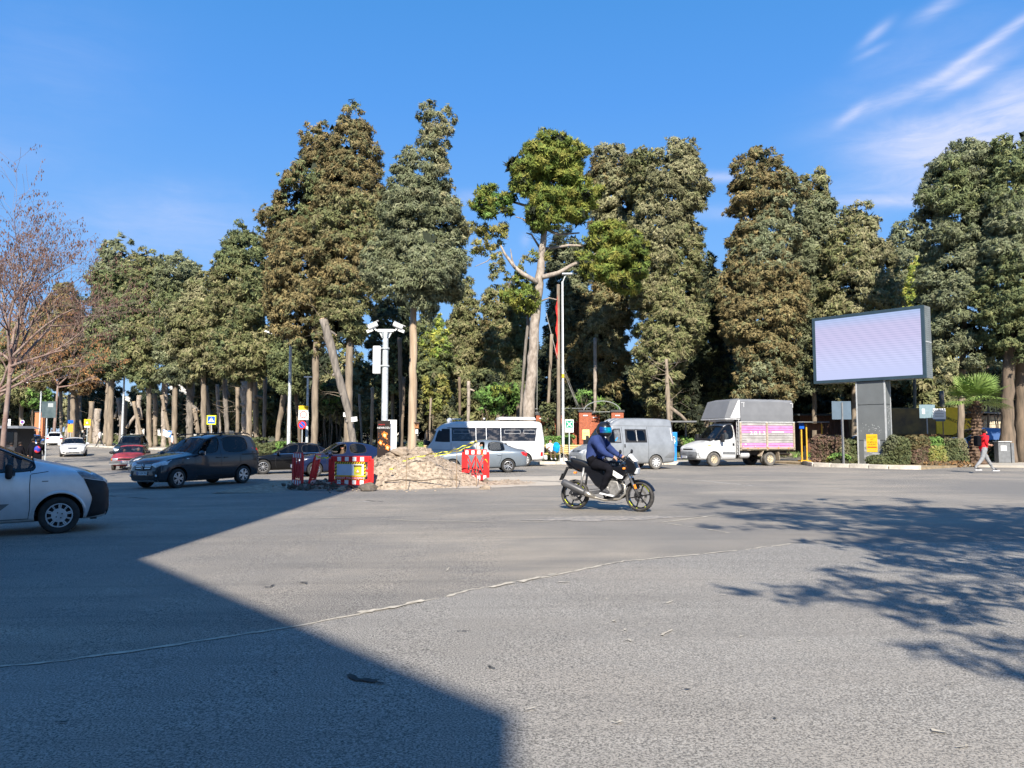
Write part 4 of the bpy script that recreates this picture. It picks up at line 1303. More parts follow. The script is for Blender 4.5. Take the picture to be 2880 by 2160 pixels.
# round low bushes and young pines under the big trees
BU = [
 ('bright green young pine shrub left of the minibus roof', 1410, 1120, 66, 52, 50, 'bright', 'pine'),
 ('dark round pine bush behind the bright young pine', 1362, 1085, 52, 56, 53, 'green', 'dark'),
 ('fresh green leafy bush between noticed trunks and grey trunk', 924, 1120, 34, 62, 60, 'bright', 'green'),
 ('dark shrub right of the fresh green bush', 958, 1110, 26, 70, 62, 'green', 'dark'),
 ('yellow leafed shrub behind the bird box', 1230, 1110, 44, 78, 56, 'yellow', 'tan'),
 ('olive thicket above the front of the minibus', 1262, 1190, 40, 46, 50, 'olive', 'green'),
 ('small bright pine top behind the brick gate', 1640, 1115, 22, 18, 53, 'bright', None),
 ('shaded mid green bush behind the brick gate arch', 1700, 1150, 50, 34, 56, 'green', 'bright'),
 ('ivy clad bush mass under the tan sprayed cypress', 1850, 1120, 46, 70, 53, 'tan', 'olive'),
 ('light green hanging bush between silver van and truck', 2068, 1085, 18, 26, 58, 'bright', 'yellow'),
 ('dark undergrowth bush left of the truck cab', 1965, 1190, 36, 46, 54, 'dark', 'tan'),
 ('grey ivy bulk climbing the trunk beside the LED pillar', 2400, 1120, 26, 72, 55, 'grey', 'tan'),
 ('yellow green shrub far behind the truck tarpaulin', 2078, 1120, 16, 30, 60, 'yellow', 'bright'),
 ('round tan bush under the right edge cypress', 2808, 1085, 44, 62, 50, 'tan', 'olive'),
 ('dense dark bush behind the parked blue van', 2770, 1180, 60, 60, 56, 'dark', 'green'),
 ('bulky green bush at the far end of the left road', 96, 1120, 44, 34, 104, 'bright', 'green'),
 ('dark bush at the far left road end', 40, 1150, 40, 50, 108, 'dark', 'green'),
 ('brown leafless thicket right of the island trunk', 1208, 1150, 40, 66, 58, 'tan', 'brown'),
 ('green shrub under the stout twin pollard', 600, 1175, 30, 26, 74, 'olive', 'tan'),
 ('dark mass of ivy between grey trunk and gate', 1590, 1090, 40, 70, 57, 'dark', 'brown'),
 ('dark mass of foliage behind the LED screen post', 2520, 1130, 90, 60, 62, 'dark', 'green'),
 ('dark shaded foliage above the low shed', 2280, 1130, 80, 60, 60, 'dark', 'green'),  # shade over the shed put into the leaf colours
 ('dark shaded foliage right of the crooked dead tree', 1935, 1100, 34, 100, 56, 'dark', 'green'),  # leaf colours carry the shade here
]
for i, (lab, u, v, ru, rv, Y, pal, pal2) in enumerate(BU):
 rng = np.random.default_rng(i + 300)
 p = PX(u, v, Y)
 z0 = gz(p.x, Y) + .12
 root = thing('bush', lab, 'bush', (p.x, Y, z0))
 s_ = Y / FPX
 zc, rz = p.z - z0, rv * s_
 lob = [(0, 0, zc, ru * s_ * .75, ru * s_ * .7, rz * .8)]
 for k in range(9):
  a, b = rng.uniform(0, 2 * PI), rng.uniform(-.8, .8)
  f = math.sqrt(1 - b * b)
  lob.append((math.cos(a) * f * ru * s_ * .6, math.sin(a) * f * ru * s_ * .5, zc + b * rz * .65, ru * s_ * .42, ru * s_ * .42, rz * .36))
 V, Cc = lobes_mesh(lob, rng, Y * 2.8125 / FPX, pal, pal2, tuft=pal in ('bright', 'pine'), k=2.2, Lk=4.2, Wk=1.5, dens=.8)
 o = bpy.data.objects.new('foliage', leaf_mesh('foliage', V, Cc))
 COL.objects.link(o)
 o.parent = root
 r_ = random.Random(i)
 st = MB()
 for k in range(5):
  st.tube([(r_.uniform(-.2, .2), 0, -.1), (r_.uniform(-.4, .4), r_.uniform(-.3, .3), max(.3, zc * .5)), (r_.uniform(-.5, .5), r_.uniform(-.4, .4), zc)], [.05, .035, .015], 5)
 st.build('stem', M_BARKD, root)

# ------------------------------------------------------------------ clipped hedges, leaf by leaf

def hedge(lab, a, b, h, w, pal, pal2, px, name='hedge', dens=1.0, lift=.13, wob=.12, seed=0, leafk=1.0, cat='hedge', kk=3.0):
 rng = np.random.default_rng(seed + 900)
 a, b = Vector(a), Vector(b)
 L = (b - a).length
 yaw = math.atan2(b.y - a.y, b.x - a.x)
 m = (a + b) / 2
 root = thing(name, lab, cat, (m.x, m.y, gz(m.x, m.y) + lift), yaw)
 area = L * (h + w) + w * h * 2
 cs = .17 * leafk
 n = int(area / (cs * cs) * 1.3 * dens)
 x = rng.uniform(-L / 2, L / 2, n)
 t = rng.uniform(0, h + w, n)
 y = np.where(t < h, -w / 2, -w / 2 + (t - h))
 z = np.where(t < h, t, h)
 hh = 1 + wob * np_noise3(np.stack([x, y * 0, x * 0], 1), rng, 1.1)
 z = z * hh
 if cat != 'hedge':
  z = z * (1 - .45 * np.abs(2 * x / L) ** 3.5)
  y = y * (1 - .35 * np.abs(2 * x / L) ** 3)
 y = y + wob * .8 * np_noise3(np.stack([x, z, y], 1), rng, 2.0) * (t < h)
 out = np.where((t < h)[:, None], np.array([[0, -1, .25]]), np.array([[0, -.15, 1]]))
 out = out + rng.normal(size=(n, 3)) * .35
 out /= np.linalg.norm(out, axis=1)[:, None]
 P1 = np.array(PAL[pal])
 cols = P1[rng.integers(0, len(P1), n)]
 if pal2:
  P2 = np.array(PAL[pal2])
  mk = np_noise3(np.stack([x, y, z], 1), rng, .8) > .25
  cols[mk] = P2[rng.integers(0, len(P2), mk.sum())]
 Lb, Wb = px * 2.3, px * 1.35
 nb = int(max(7, kk * cs * cs / (Lb * Wb * .5)))
 V, Cc = blades(np.stack([x, y, z], 1), out, np.full(n, cs), nb, Lb, Wb, cols, rng, -.1, .9, .8)
 o = bpy.data.objects.new('foliage', leaf_mesh('foliage', V, Cc))
 COL.objects.link(o)
 o.parent = root
 MB().ball((0, 0, h * .38), (L * .5, w * .36, h * .5), 14, 8).build('inner_twigs', M_TWIG, root)
 return root

M_TWIG = mat('dark_twigs', (.035, .035, .02), .9, var=.4, scale=6)

def gpt(u, v, Y):
 p = PX(u, v, Y)
 return (p.x, Y, 0)

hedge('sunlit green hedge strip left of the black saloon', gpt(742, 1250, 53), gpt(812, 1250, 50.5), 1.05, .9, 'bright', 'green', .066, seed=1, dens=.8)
hedge('shaded hedge clump behind the rear of the charcoal van', gpt(722, 1250, 55), gpt(742, 1250, 54), 1.2, .9, 'green', 'dark', .066, seed=2, dens=.8)  # darker palette than the sunlit hedge: shade put into the colour
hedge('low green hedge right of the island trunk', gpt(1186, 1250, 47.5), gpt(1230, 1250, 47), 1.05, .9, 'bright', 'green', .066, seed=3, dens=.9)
hedge('dark hedge end left of the lit one beside the island trunk', gpt(1162, 1250, 48.5), gpt(1186, 1250, 48), 1.1, .9, 'green', 'dark', .066, seed=4, dens=.8)  # shaded copy of the lit hedge, shade put into the leaves' colour
hedge('hedge with yellow green tips behind the park bench', gpt(1530, 1250, 45.9), gpt(1612, 1250, 45.7), 1.3, .8, 'bright', 'yellow', .062, seed=5)
hedge('small green hedge between blue recycling bin and truck', gpt(1915, 1250, 48), gpt(1945, 1250, 48), 1.25, .8, 'bright', 'green', .062, seed=6, dens=.8)
hedge('long low clipped hedge far down the left road', gpt(392, 1250, 86), gpt(512, 1250, 82), .75, .9, 'green', 'olive', .1, seed=7, leafk=1.6)
hedge('far hedge strip behind the white shirted walker', gpt(262, 1250, 97), gpt(392, 1250, 88), .7, .9, 'olive', 'green', .11, seed=8, leafk=1.6)
hedge('far hedge strip by the orange notice board', gpt(150, 1250, 104), gpt(240, 1250, 99), .9, .9, 'green', 'olive', .12, seed=9, leafk=1.6)

# planting on the LED screen island
IY = 41.5
hedge('reddish brown bush at the left end of the screen island', gpt(2284, 1290, 41.2), gpt(2382, 1290, 40.6), 1.55, 1.3, 'purple', 'tan', .055, 'shrub', seed=11, lift=.05, wob=.18, cat='bush', kk=2.2)
hedge('dark shaded bush between the blue-backed sign post and the pillar', gpt(2378, 1290, 41.6), gpt(2420, 1290, 41.8), 1.35, 1.2, 'dark', 'green', .055, 'shrub', seed=12, lift=.05, wob=.2, cat='bush')  # shade beside the pillar put into the dark leaf palette
hedge('dense green bush just right of the LED pillar', gpt(2482, 1290, 40.2), gpt(2550, 1290, 40.0), 1.5, 1.4, 'green', 'grey', .053, 'shrub', seed=13, lift=.05, wob=.15, cat='bush')
hedge('maroon tinged bush in the middle of the island planting', gpt(2550, 1290, 40.1), gpt(2606, 1290, 40.0), 1.55, 1.4, 'purple', 'brown', .053, 'shrub', seed=14, lift=.05, wob=.15, cat='bush')
hedge('yellow green bush beside the maroon tinged one', gpt(2604, 1290, 39.9), gpt(2646, 1290, 39.8), 1.4, 1.2, 'yellow', 'bright', .053, 'shrub', seed=15, lift=.05, wob=.18, cat='bush')
hedge('bluish green bush with dry base at the right of the planting', gpt(2642, 1290, 39.9), gpt(2700, 1290, 40.2), 1.45, 1.2, 'green', 'tan', .053, 'shrub', seed=16, lift=.05, wob=.2, cat='bush')
hedge('rusty leaved back row bush seen above the island planting', gpt(2540, 1290, 42.4), gpt(2690, 1290, 42.4), 1.75, 1.0, 'dry', 'olive', .055, 'shrub', seed=17, lift=.05, wob=.2, cat='bush', dens=.7)
hedge('dark clipped hedge behind the walking man in red', gpt(2740, 1290, 45.5), gpt(2990, 1290, 43.5), 1.25, .9, 'dark', 'green', .058, 'hedge', seed=18, lift=.1, wob=.08)
hedge('low herb tufts at the foot of the LED pillar', gpt(2434, 1300, 39.6), gpt(2484, 1300, 39.4), .36, .8, 'bright', 'green', .045, 'shrub', seed=19, lift=.05, wob=.35, cat='plant', kk=1.8)
hedge('low green weeds in front of the reddish bush', gpt(2330, 1300, 39.7), gpt(2388, 1300, 39.6), .42, .6, 'bright', 'yellow', .045, 'shrub', seed=20, lift=.05, wob=.35, cat='plant', kk=1.8)
hedge('dry pale grass tufts at the right tip of the island', gpt(2600, 1300, 38.6), gpt(2716, 1300, 39.4), .22, .7, 'dry', 'tan', .05, 'shrub', seed=21, lift=.05, wob=.5, cat='plant', kk=1.2)

# grass and leaf litter on the park floor
rng = np.random.default_rng(77)
n = 5200
uu = rng.uniform(-40, 2900, n)
Yy = np.array([depth_left(q) for q in uu]) + rng.gamma(1.4, 6.0, n)
xx = (uu - 1440) / FPX * Yy * 1.0027
cent = np.stack([xx, Yy, np.array([gz(a, b) for a, b in zip(xx, Yy)]) + .2], 1)
P1 = np.array(PAL['bright'] + PAL['tan'] + PAL['green'])
V, Cc = blades(cent, np.tile([0, -.3, 1.0], (n, 1)), np.full(n, .35), 16, .28, .07, P1[rng.integers(0, len(P1), n)], rng, -.8, .6, .25)
o = bpy.data.objects.new('grass', leaf_mesh('grass', V, Cc))
COL.objects.link(o)
o['label'] = 'thin grass and weeds covering the park floor under the conifers'
o['kind'] = 'stuff'
o['category'] = 'grass'

# ------------------------------------------------------------------ bare street tree with seed pods at far left
M_TWG = mat('grey_bark', (.30, .235, .20), .85, rgb2=(.20, .12, .10), scale=3, bump=.6, bscale=8)
M_POD = mat('seed_pod', (.17, .085, .06), .7, rgb2=(.10, .06, .05), scale=9)
M_DRY = mat('dry_leaf', (.42, .20, .08), .7, rgb2=(.28, .14, .06), scale=4)

def bare_tree(lab, u0, v0, Y, spread, top, seed, pods=900, lw=.17, vb=1290, dry=False):
 rnd = random.Random(seed)
 p = PX(u0, v0, Y)
 base = Vector((p.x, Y, gz(p.x, Y)))
 root = thing('bare_tree', lab, 'tree', base)
 mb = MB()
 H = PX(u0, top, Y).z - base.z
 mb.tube([(0, 0, -.1), (.05, 0, H * .15), (.12, .05, H * .3), (.2, 0, H * .42)], [lw, lw * .85, lw * .7, lw * .55], 9, True, jit=.06, rnd=rnd)
 ends = []

 def grow(p, d, L, r, dep):
  pts, rad = [p.copy()], [r]
  n = 5
  for i in range(n):
   d = (d + Vector((rnd.uniform(-1, 1), rnd.uniform(-1, 1), rnd.uniform(-.6, 1))) * .17).normalized()
   pts.append(pts[-1] + d * L / n)
   rad.append(max(.005, r * (1 - .5 * (i + 1) / n)))
   if dep > 0 and i >= 1:
    for q in range(1 if rnd.random() < .8 else 2):
     sd = Vector((rnd.uniform(-1, 1), rnd.uniform(-1, 1), rnd.uniform(-.5, .8)))
     sd = (sd - d * sd.dot(d)).normalized()
     grow(pts[-1], (d * .75 + sd * .75).normalized(), L * rnd.uniform(.5, .72), rad[-1] * .62, dep - 1)
  mb.tube(pts, rad, 7 if r > .05 else (5 if r > .02 else 3), False)
  if dep <= 1:
   ends.append((pts[-1], dep))
   if rnd.random() < .5:
    ends.append((pts[-2], dep))

 for i, (dx, dy, dz, f) in enumerate(spread):
  grow(Vector((.2, 0, H * .42 - .12 * i)), Vector((dx, dy, dz)).normalized(), H * f, lw * .5, 3)
 mb.build('branches', M_TWG, root, smooth=True)
 pd = MB()
 rnd.shuffle(ends)
 for (e, dep) in ends[:pods]:
  for q in range(rnd.choice([3, 5, 7])):
   c = e + Vector((rnd.uniform(-.13, .13), rnd.uniform(-.13, .13), rnd.uniform(-.14, .04)))
   dn = Vector((rnd.uniform(-.04, .04), rnd.uniform(-.04, .04), -rnd.uniform(.08, .15)))
   w = Vector((rnd.uniform(-1, 1), rnd.uniform(-1, 1), 0)).normalized() * .022
   pd.add([c, c + dn * .5 + w, c + dn, c + dn * .5 - w], [(0, 1, 2, 3)])
 pd.build('seed_pods', M_DRY if dry else M_POD, root, kind='stuff')
 return root

bare_tree('bare street tree hung with seed pods at the left edge', 4, 1290, 30, [(.1, 0, 1, .30), (-.35, .1, .9, .28), (.42, -.1, .9, .28), (.6, .2, .7, .24), (-.8, 0, .6, .24), (.2, -.5, .9, .26), (.95, -.1, .3, .22), (.4, .5, .8, .26), (-.1, .2, 1, .3), (.3, .1, 1, .29)], 475, 5, 1500, .115)
bare_tree('second bare tree with orange dry leaves farther down the left pavement', -20, 1270, 46, [(.4, 0, 1, .28), (.9, .1, .5, .34), (1.0, -.1, .25, .36), (-.4, .1, .9, .26), (.7, .4, .7, .30)], 790, 9, 900, .16, dry=True)
bare_tree('leafless tree with russet leaves overhanging the left road', 150, 1262, 88, [(.1, 0, 1, .3), (.7, 0, .6, .3), (-.7, .1, .7, .3), (.9, .2, .2, .26)], 850, 12, 900, .2, dry=True)

# street pine behind the camera on the right: throws the feathery shadow
rng = np.random.default_rng(31)
rnd = random.Random(31)
sh = thing('pine_tree', 'open crowned street pine standing on the right pavement behind the viewpoint', 'tree', (8.0, -.2, 0))
mbt = MB()
mbt.tube([(0, 0, 0), (-.1, .2, 2.5), (.1, .5, 5), (0, .6, 8.5)], [.22, .19, .15, .08], 9)
lob = []
for k in range(270):
 a = rnd.uniform(0, 2 * PI)
 z = rnd.uniform(3.2, 12.0)
 r = rnd.uniform(.25, 1.0) * (6.2 if z < 8 else 4.6)
 x, y = math.cos(a) * r, math.sin(a) * r * .95
 wx, wy = 8.0 + x, -.2 + y
 if wy > -1.2 and wx < .69 * wy + 1.6 and z < 1.45 + .62 * wy + 1.6:
  continue
 lob.append((x, y, z, rnd.uniform(.28, .75), rnd.uniform(.28, .75), rnd.uniform(.08, .18)))
 mbt.tube([(0, .3, max(2.4, z - r * .35)), (x * .5, y * .5, z - .35), (x, y, z)], [.06, .035, .012], 4)
mbt.build('trunk', M_BARKD, sh, smooth=True)
V, Cc = lobes_mesh(lob, rng, .05, 'green', None, tuft=True, k=1.0, Lk=5, Wk=1.2, dens=.8, core=False)
o = bpy.data.objects.new('crown', leaf_mesh('crown', V, Cc))
COL.objects.link(o)
o.parent = sh

# fan palm beside the screen island
M_FRND = mat('palm_frond', (.24, .33, .09), .5, rgb2=(.15, .23, .06), scale=5)
M_PTR = mat('palm_trunk', (.20, .13, .085), .95, rgb2=(.09, .06, .045), scale=7, bump=1.0, bscale=20)
pp = GP(2745, 1303)
PYP = 40.0
pp = Vector((PX(2748, 1234, PYP).x, PYP, .1))
palm = thing('fan_palm', 'short fan palm with shaggy brown trunk beside the screen island', 'palm', pp)
rnd = random.Random(4)
prof = []
Hh = PX(2756, 1128, PYP).z - .1
for i in range(40):
 t = i / 39
 prof.append((.8 * (.62 - .34 * min(1, t * 2.2) + (.06 if i % 2 else -.02)) * (1 if t < .9 else .8), t * Hh))
mb = MB().lathe(prof, 16)
mb.v = [(x * (1 + .12 * math.sin(7 * math.atan2(y, x) + z * 9)), y * (1 + .12 * math.sin(7 * math.atan2(y, x) + z * 9)), z) for x, y, z in mb.v]
mb.build('trunk', M_PTR, palm)
fm = MB()
for k in range(140):
 z = rnd.uniform(.1, Hh * .95)
 a = rnd.uniform(0, 2 * PI)
 r = .33 if z > Hh * .4 else .45
 d = Vector((math.cos(a), math.sin(a), .9)).normalized()
 p0 = Vector((math.cos(a) * r, math.sin(a) * r, z))
 sd = Vector((-math.sin(a), math.cos(a), 0)) * .07
 fm.add([p0 - sd, p0 + sd, p0 + d * .22 + sd * .5, p0 + d * .22 - sd * .5], [(0, 1, 2, 3)])
fm.build('trunk_fibres', M_PTR, palm, kind='stuff')

def frond(yaw, pitch, L, R0, droop):
 """petiole plus pleated fan of pointed leaflets, pointing along +x before turning"""
 mb = MB()
 pts = []
 for i in range(6):
  t = i / 5
  pts.append(Vector((math.cos(pitch) * L * t, 0, math.sin(pitch) * L * t - droop * .35 * t * t)))
 mb.tube(pts, [.022, .02, .018, .016, .014, .012], 5)
 c = pts[-1]
 ax = (pts[-1] - pts[-2]).normalized()
 up = Vector((0, 1, 0)).cross(ax).normalized() * -1
 sy = Vector((0, 1, 0))
 up = ax.cross(sy) * -1
 n = 30
 for i in range(n):
  a = (i / (n - 1) - .5) * R(250)
  d = ax * math.cos(a) + sy * math.sin(a)
  ln = R0 * (1 - .22 * (abs(a) / R(125)) ** 2) * rnd.uniform(.92, 1.08)
  w = ln * .052
  pe = d.cross(up).normalized()
  dr = Vector((0, 0, -1)) * droop * .35
  p1 = c + d * ln * .55 + up * .03 * (1 if i % 2 else -1) + dr * .15
  p2 = c + d * ln + dr * ln * .8
  q1 = c + d * ln * .8 + dr * ln * .4
  mb.add([c, p1 + pe * w, q1 + pe * w * .6, p2, q1 - pe * w * .6, p1 - pe * w], [(0, 1, 5), (1, 2, 4, 5), (2, 3, 4)])
 return mb

for i in range(22):
 lay = i % 3
 yaw = i * 2.3999 + .3
 pitch = [R(70), R(44), R(20)][lay] + rnd.uniform(-.15, .15)
 f = frond(yaw, pitch, rnd.uniform(.8, 1.15), rnd.uniform(.82, 1.05), [.12, .3, .55][lay] + rnd.uniform(0, .3))
 o = f.build('frond', M_FRND, palm)
 o.location = (0, 0, Hh - .1)
 o.rotation_euler = (rnd.uniform(-.2, .2), 0, yaw)
for k in range(60):
 pass
# ------------------------------------------------------------------ vehicles
M_TYRE = mat('tyre_rubber', (.035, .034, .033), .85, var=.25, scale=8)
M_TYRED = mat('dusty_tyre', (.16, .15, .135), .9, rgb2=(.08, .075, .07), scale=6)
M_RIM = mat('alloy_metal', (.55, .55, .56), .3, metal=.8, var=.1, scale=5)
M_RIMD = mat('dark_alloy', (.20, .20, .21), .35, metal=.7, var=.15, scale=5)
M_HUB = mat('silver_plastic', (.48, .48, .48), .45, var=.15, scale=6)
M_BLK = mat('black_plastic', (.018, .018, .02), .55, var=.25, scale=5)
M_GREYP = mat('grey_plastic', (.16, .165, .17), .6, var=.15, scale=5)
M_WELL = mat('wheel_well', (.012, .012, .012), .9, var=.2)
M_CHR = mat('chrome', (.75, .76, .78), .12, metal=1.0, var=.05)
M_SEATM = mat('seat_fabric', (.05, .05, .055), .9, var=.2)
M_PLATE = mat('plate_white', (.78, .78, .78), .5, var=.04)
M_TXT = mat('black_lettering', (.02, .02, .022), .6, var=.1)
M_BLUE = mat('plate_blue', (.02, .07, .35), .5, var=.05)
M_LAMP = mat('lamp_glass', (.62, .64, .66), .08, var=.15, scale=20, spec=.8, coat=.6)
M_LAMPD = mat('lamp_glass_smoked', (.22, .24, .26), .1, var=.3, scale=14, coat=.6)
M_AMB = mat('amber_lens', (.85, .26, .03), .25, var=.1, scale=20)
M_REDL = mat('red_lens', (.55, .02, .02), .2, var=.15, scale=20, coat=.4)
M_GLS = glassmat('car_glass', (.03, .04, .05), .38)
M_GLSD = glassmat('tinted_glass', (.012, .014, .018), .10)
M_GLSC = glassmat('clear_glass', (.06, .08, .09), .62)
DG = None

def paint(name, rgb, metal=.25, rough=.28, coat=.8, var=.05, dirt=0.0):
 return mat(name, rgb, rough, metal=metal, var=var, scale=2.5, coat=coat)

def evaluated_copy(o):
 dg = bpy.context.evaluated_depsgraph_get()
 return bpy.data.meshes.new_from_object(o.evaluated_get(dg))

def loft(stations, tags):
 """stations: list of half-ring point lists; tags: dict (interval, row) -> material index. closed smooth cage"""
 n = len(stations[0])
 vs, fs, mi = [], [], []
 rings = []
 for st in stations:
  ring = []
  for (x, y, z) in st:
   ring.append(len(vs))
   vs.append((x, y, z))
  for (x, y, z) in st[1:-1]:
   ring.append(len(vs))
   vs.append((x, -y, z))
  rings.append(ring)

 def R_(i, j, side):
  r = rings[i]
  if side == 0 or j == 0 or j == n - 1:
   return r[j]
  return r[n + j - 1]
 for i in range(len(stations) - 1):
  for j in range(n - 1):
   t = tags.get((i, j), 0)
   fs.append((R_(i, j, 0), R_(i + 1, j, 0), R_(i + 1, j + 1, 0), R_(i, j + 1, 0)))
   mi.append(t)
   fs.append((R_(i, j, 1), R_(i, j + 1, 1), R_(i + 1, j + 1, 1), R_(i + 1, j, 1)))
   mi.append(t)
 for i, fl in ((0, False), (len(stations) - 1, True)):
  for j in range(n - 1):
   t = tags.get(('cap', i, j), 0)
   q = [R_(i, j, 0), R_(i, j + 1, 0), R_(i, j + 1, 1), R_(i, j, 1)]
   q = [a for k, a in enumerate(q) if a not in q[:k]]
   fs.append(tuple(q if not fl else reversed(q)))
   mi.append(t)
 return vs, fs, mi

def body_shell(name, parent, stations, tags, paintm, wheels, wr, arch=1.13, glass=None, lvl=2, extra_cut=(), rim_t=.022, W=.9, glsfn=None, frame=None):
 """builds body with real wheel arches and window openings; returns (body object, bvh, window objects)"""
 vs, fs, mi = loft(stations, tags)
 me = bpy.data.meshes.new(name)
 me.from_pydata(vs, [], fs)
 mats = [paintm, M_WELL, M_BLK, M_GLS, M_GLSD, M_GLSC, M_GLS, M_GLSD, M_GREYP]
 for m in mats:
  me.materials.append(m)
 me.polygons.foreach_set('material_index', mi)
 bm = bmesh.new()
 bm.from_mesh(me)
 bmesh.ops.recalc_face_normals(bm, faces=bm.faces)
 cl = bm.edges.layers.float.new('crease_edge')
 # keep the borders between painted metal and glass fairly crisp
 for e in bm.edges:
  if len(e.link_faces) == 2 and e.link_faces[0].material_index != e.link_faces[1].material_index:
   e[cl] = .55
 bm.to_mesh(me)
 bm.free()
 o = bpy.data.objects.new(name, me)
 COL.objects.link(o)
 md = o.modifiers.new('s', 'SUBSURF')
 md.levels = lvl
 md.render_levels = lvl
 cut = None
 if wheels:
  mb = MB()
  mb.k = 1
  for (x, s) in wheels:
   y0, y1 = (W * .5 if s > 0 else -W * 1.4), (W * 1.4 if s > 0 else -W * .5)
   ra = wr * arch
   prof = [(0, y0), (ra, y0), (ra, y1), (0, y1)]
   mb.lathe(prof, 28, 'Y', (x, 0, wr * 1.02))
  for (c, d) in extra_cut:
   mb.box(c, d)
  cm = mb.mesh('cutter', [M_WELL, M_WELL])
  bm = bmesh.new()
  bm.from_mesh(cm)
  bmesh.ops.remove_doubles(bm, verts=bm.verts, dist=1e-5)
  bmesh.ops.recalc_face_normals(bm, faces=bm.faces)
  bm.to_mesh(cm)
  bm.free()
  cut = bpy.data.objects.new('cutter', cm)
  COL.objects.link(cut)
  b = o.modifiers.new('b', 'BOOLEAN')
  b.operation = 'DIFFERENCE'
  b.object = cut
  b.solver = 'EXACT'
  try:
   b.material_mode = 'INDEX'
  except Exception:
   pass
 me2 = evaluated_copy(o)
 bpy.data.objects.remove(o)
 if cut:
  bpy.data.objects.remove(cut)
 bm = bmesh.new()
 bm.from_mesh(me2)
 bvh = BVHTree.FromBMesh(bm)
 wins = []
 lay = bm.faces.layers.int.new('isl')
 for idx in (3, 4, 5, 6, 7):
  fset = [f for f in bm.faces if f.material_index == idx]
  if not fset:
   continue
  r = bmesh.ops.inset_region(bm, faces=fset, thickness=rim_t, depth=0.0, use_even_offset=True, use_boundary=True)
  for f in r['faces']:
   f.material_index = 2 if frame is None else frame
  fset = [f for f in fset if f.is_valid]
  # islands
  seen = set()
  for f in fset:
   if f in seen:
    continue
   isl, st = [], [f]
   seen.add(f)
   while st:
    q = st.pop()
    isl.append(q)
    for e in q.edges:
     for w in e.link_faces:
      if w.material_index == idx and w not in seen:
       seen.add(w)
       st.append(w)
   vm = {}
   V, F = [], []
   for q in isl:
    row = []
    for v in q.verts:
     if v not in vm:
      vm[v] = len(V)
      V.append(v.co - v.normal * .012)
     row.append(vm[v])
    F.append(tuple(row))
   if len(F) < 3:
    continue
   wins.append((idx, V, F))
  bmesh.ops.delete(bm, geom=fset, context='FACES')
 me3 = bpy.data.meshes.new(name)
 bm.to_mesh(me3)
 bm.free()
 for m in mats:
  me3.materials.append(m) if len(me3.materials) < len(mats) else None
 me3.polygons.foreach_set('use_smooth', [True] * len(me3.polygons))
 me3.set_sharp_from_angle(angle=R(38))
 body = bpy.data.objects.new(name, me3)
 COL.objects.link(body)
 body.parent = parent
 for idx, V, F in wins:
  mb = MB()
  mb.add(V, F)
  m = (glass or {}).get(idx, mats[idx])
  if m is None:
   continue
  mw = mb.mesh('window', m, True)
  w = bpy.data.objects.new('windscreen' if idx == 3 else 'window', mw)
  COL.objects.link(w)
  w.parent = parent
 return body, bvh

def S(xl, xb, xr, zb, zm, zt, zr, w, wb, wr, cr=.03, wl=None, ch=.06):
 """one station (half ring from the keel to the roof centre)"""
 wl = wl or w * .94
 return [(xl, 0, zb), (xl, wl * .9, zb), (xl, wl, zb + .07), (xl, w, zm), (xb, (w + wb) / 2 + .012, zt - ch), (xb, wb, zt), (xr, wr, zr - .035), (xr, wr - .10 if wr > .3 else wr * .7, zr), (xr, 0, zr + cr)]

def proj(bvh, o, d):
 h = bvh.ray_cast(Vector(o), Vector(d))
 return h

def side_pt(bvh, x, z, s, off):
 h = bvh.ray_cast(Vector((x, 3 * s, z)), Vector((0, -s, 0)))
 if h[0] is None:
  return None
 n = h[1]
 if n.y * s < 0:
  n = -n
 return h[0] + n * off

def front_pt(bvh, y, z, s, off):
 h = bvh.ray_cast(Vector((6 * s, y, z)), Vector((-s, 0, 0)))
 if h[0] is None:
  return None
 n = h[1]
 if n.x * s < 0:
  n = -n
 return h[0] + n * off

def patch(fn, top, bot, n=6, m=3, thick=.012, back=.004, name='patch', mt=None, parent=None, **kw):
 """lofted patch between two polylines in 2-D, wrapped on the body by fn(a,b,off)"""
 def samp(pl, t):
  seg = [math.hypot(b[0] - a[0], b[1] - a[1]) for a, b in zip(pl, pl[1:])]
  L = sum(seg) or 1
  d = t * L
  for (a, b), s in zip(zip(pl, pl[1:]), seg):
   if d <= s + 1e-9:
    k = d / s if s else 0
    return (a[0] + (b[0] - a[0]) * k, a[1] + (b[1] - a[1]) * k)
   d -= s
  return pl[-1]
 A, B = [], []
 for i in range(n + 1):
  t = i / n
  p, q = samp(top, t), samp(bot, t)
  for j in range(m + 1):
   k = j / m
   a, b = p[0] + (q[0] - p[0]) * k, p[1] + (q[1] - p[1]) * k
   e = thick
   if i in (0, n) or j in (0, m):
    e = thick * .35
   P = fn(a, b, e)
   Q = fn(a, b, -back)
   if P is None:
    P = Q = A[-1] if A else Vector((0, 0, -1))
   A.append(P)
   B.append(Q if Q is not None else P)
 nv = (m + 1)
 fs = []
 for i in range(n):
  for j in range(m):
   fs.append((i * nv + j, (i + 1) * nv + j, (i + 1) * nv + j + 1, i * nv + j + 1))
 k = len(A)
 bd = [i * nv for i in range(n + 1)] + [n * nv + j for j in range(1, m + 1)] + [i * nv + m for i in range(n - 1, -1, -1)] + [j for j in range(m - 1, 0, -1)]
 for a, b in zip(bd, bd[1:] + bd[:1]):
  fs.append((a, b, b + k, a + k))
 mb = MB()
 mb.add(A + B, fs)
 return mb.build(name, mt, parent, smooth=True, autos=40, **kw)

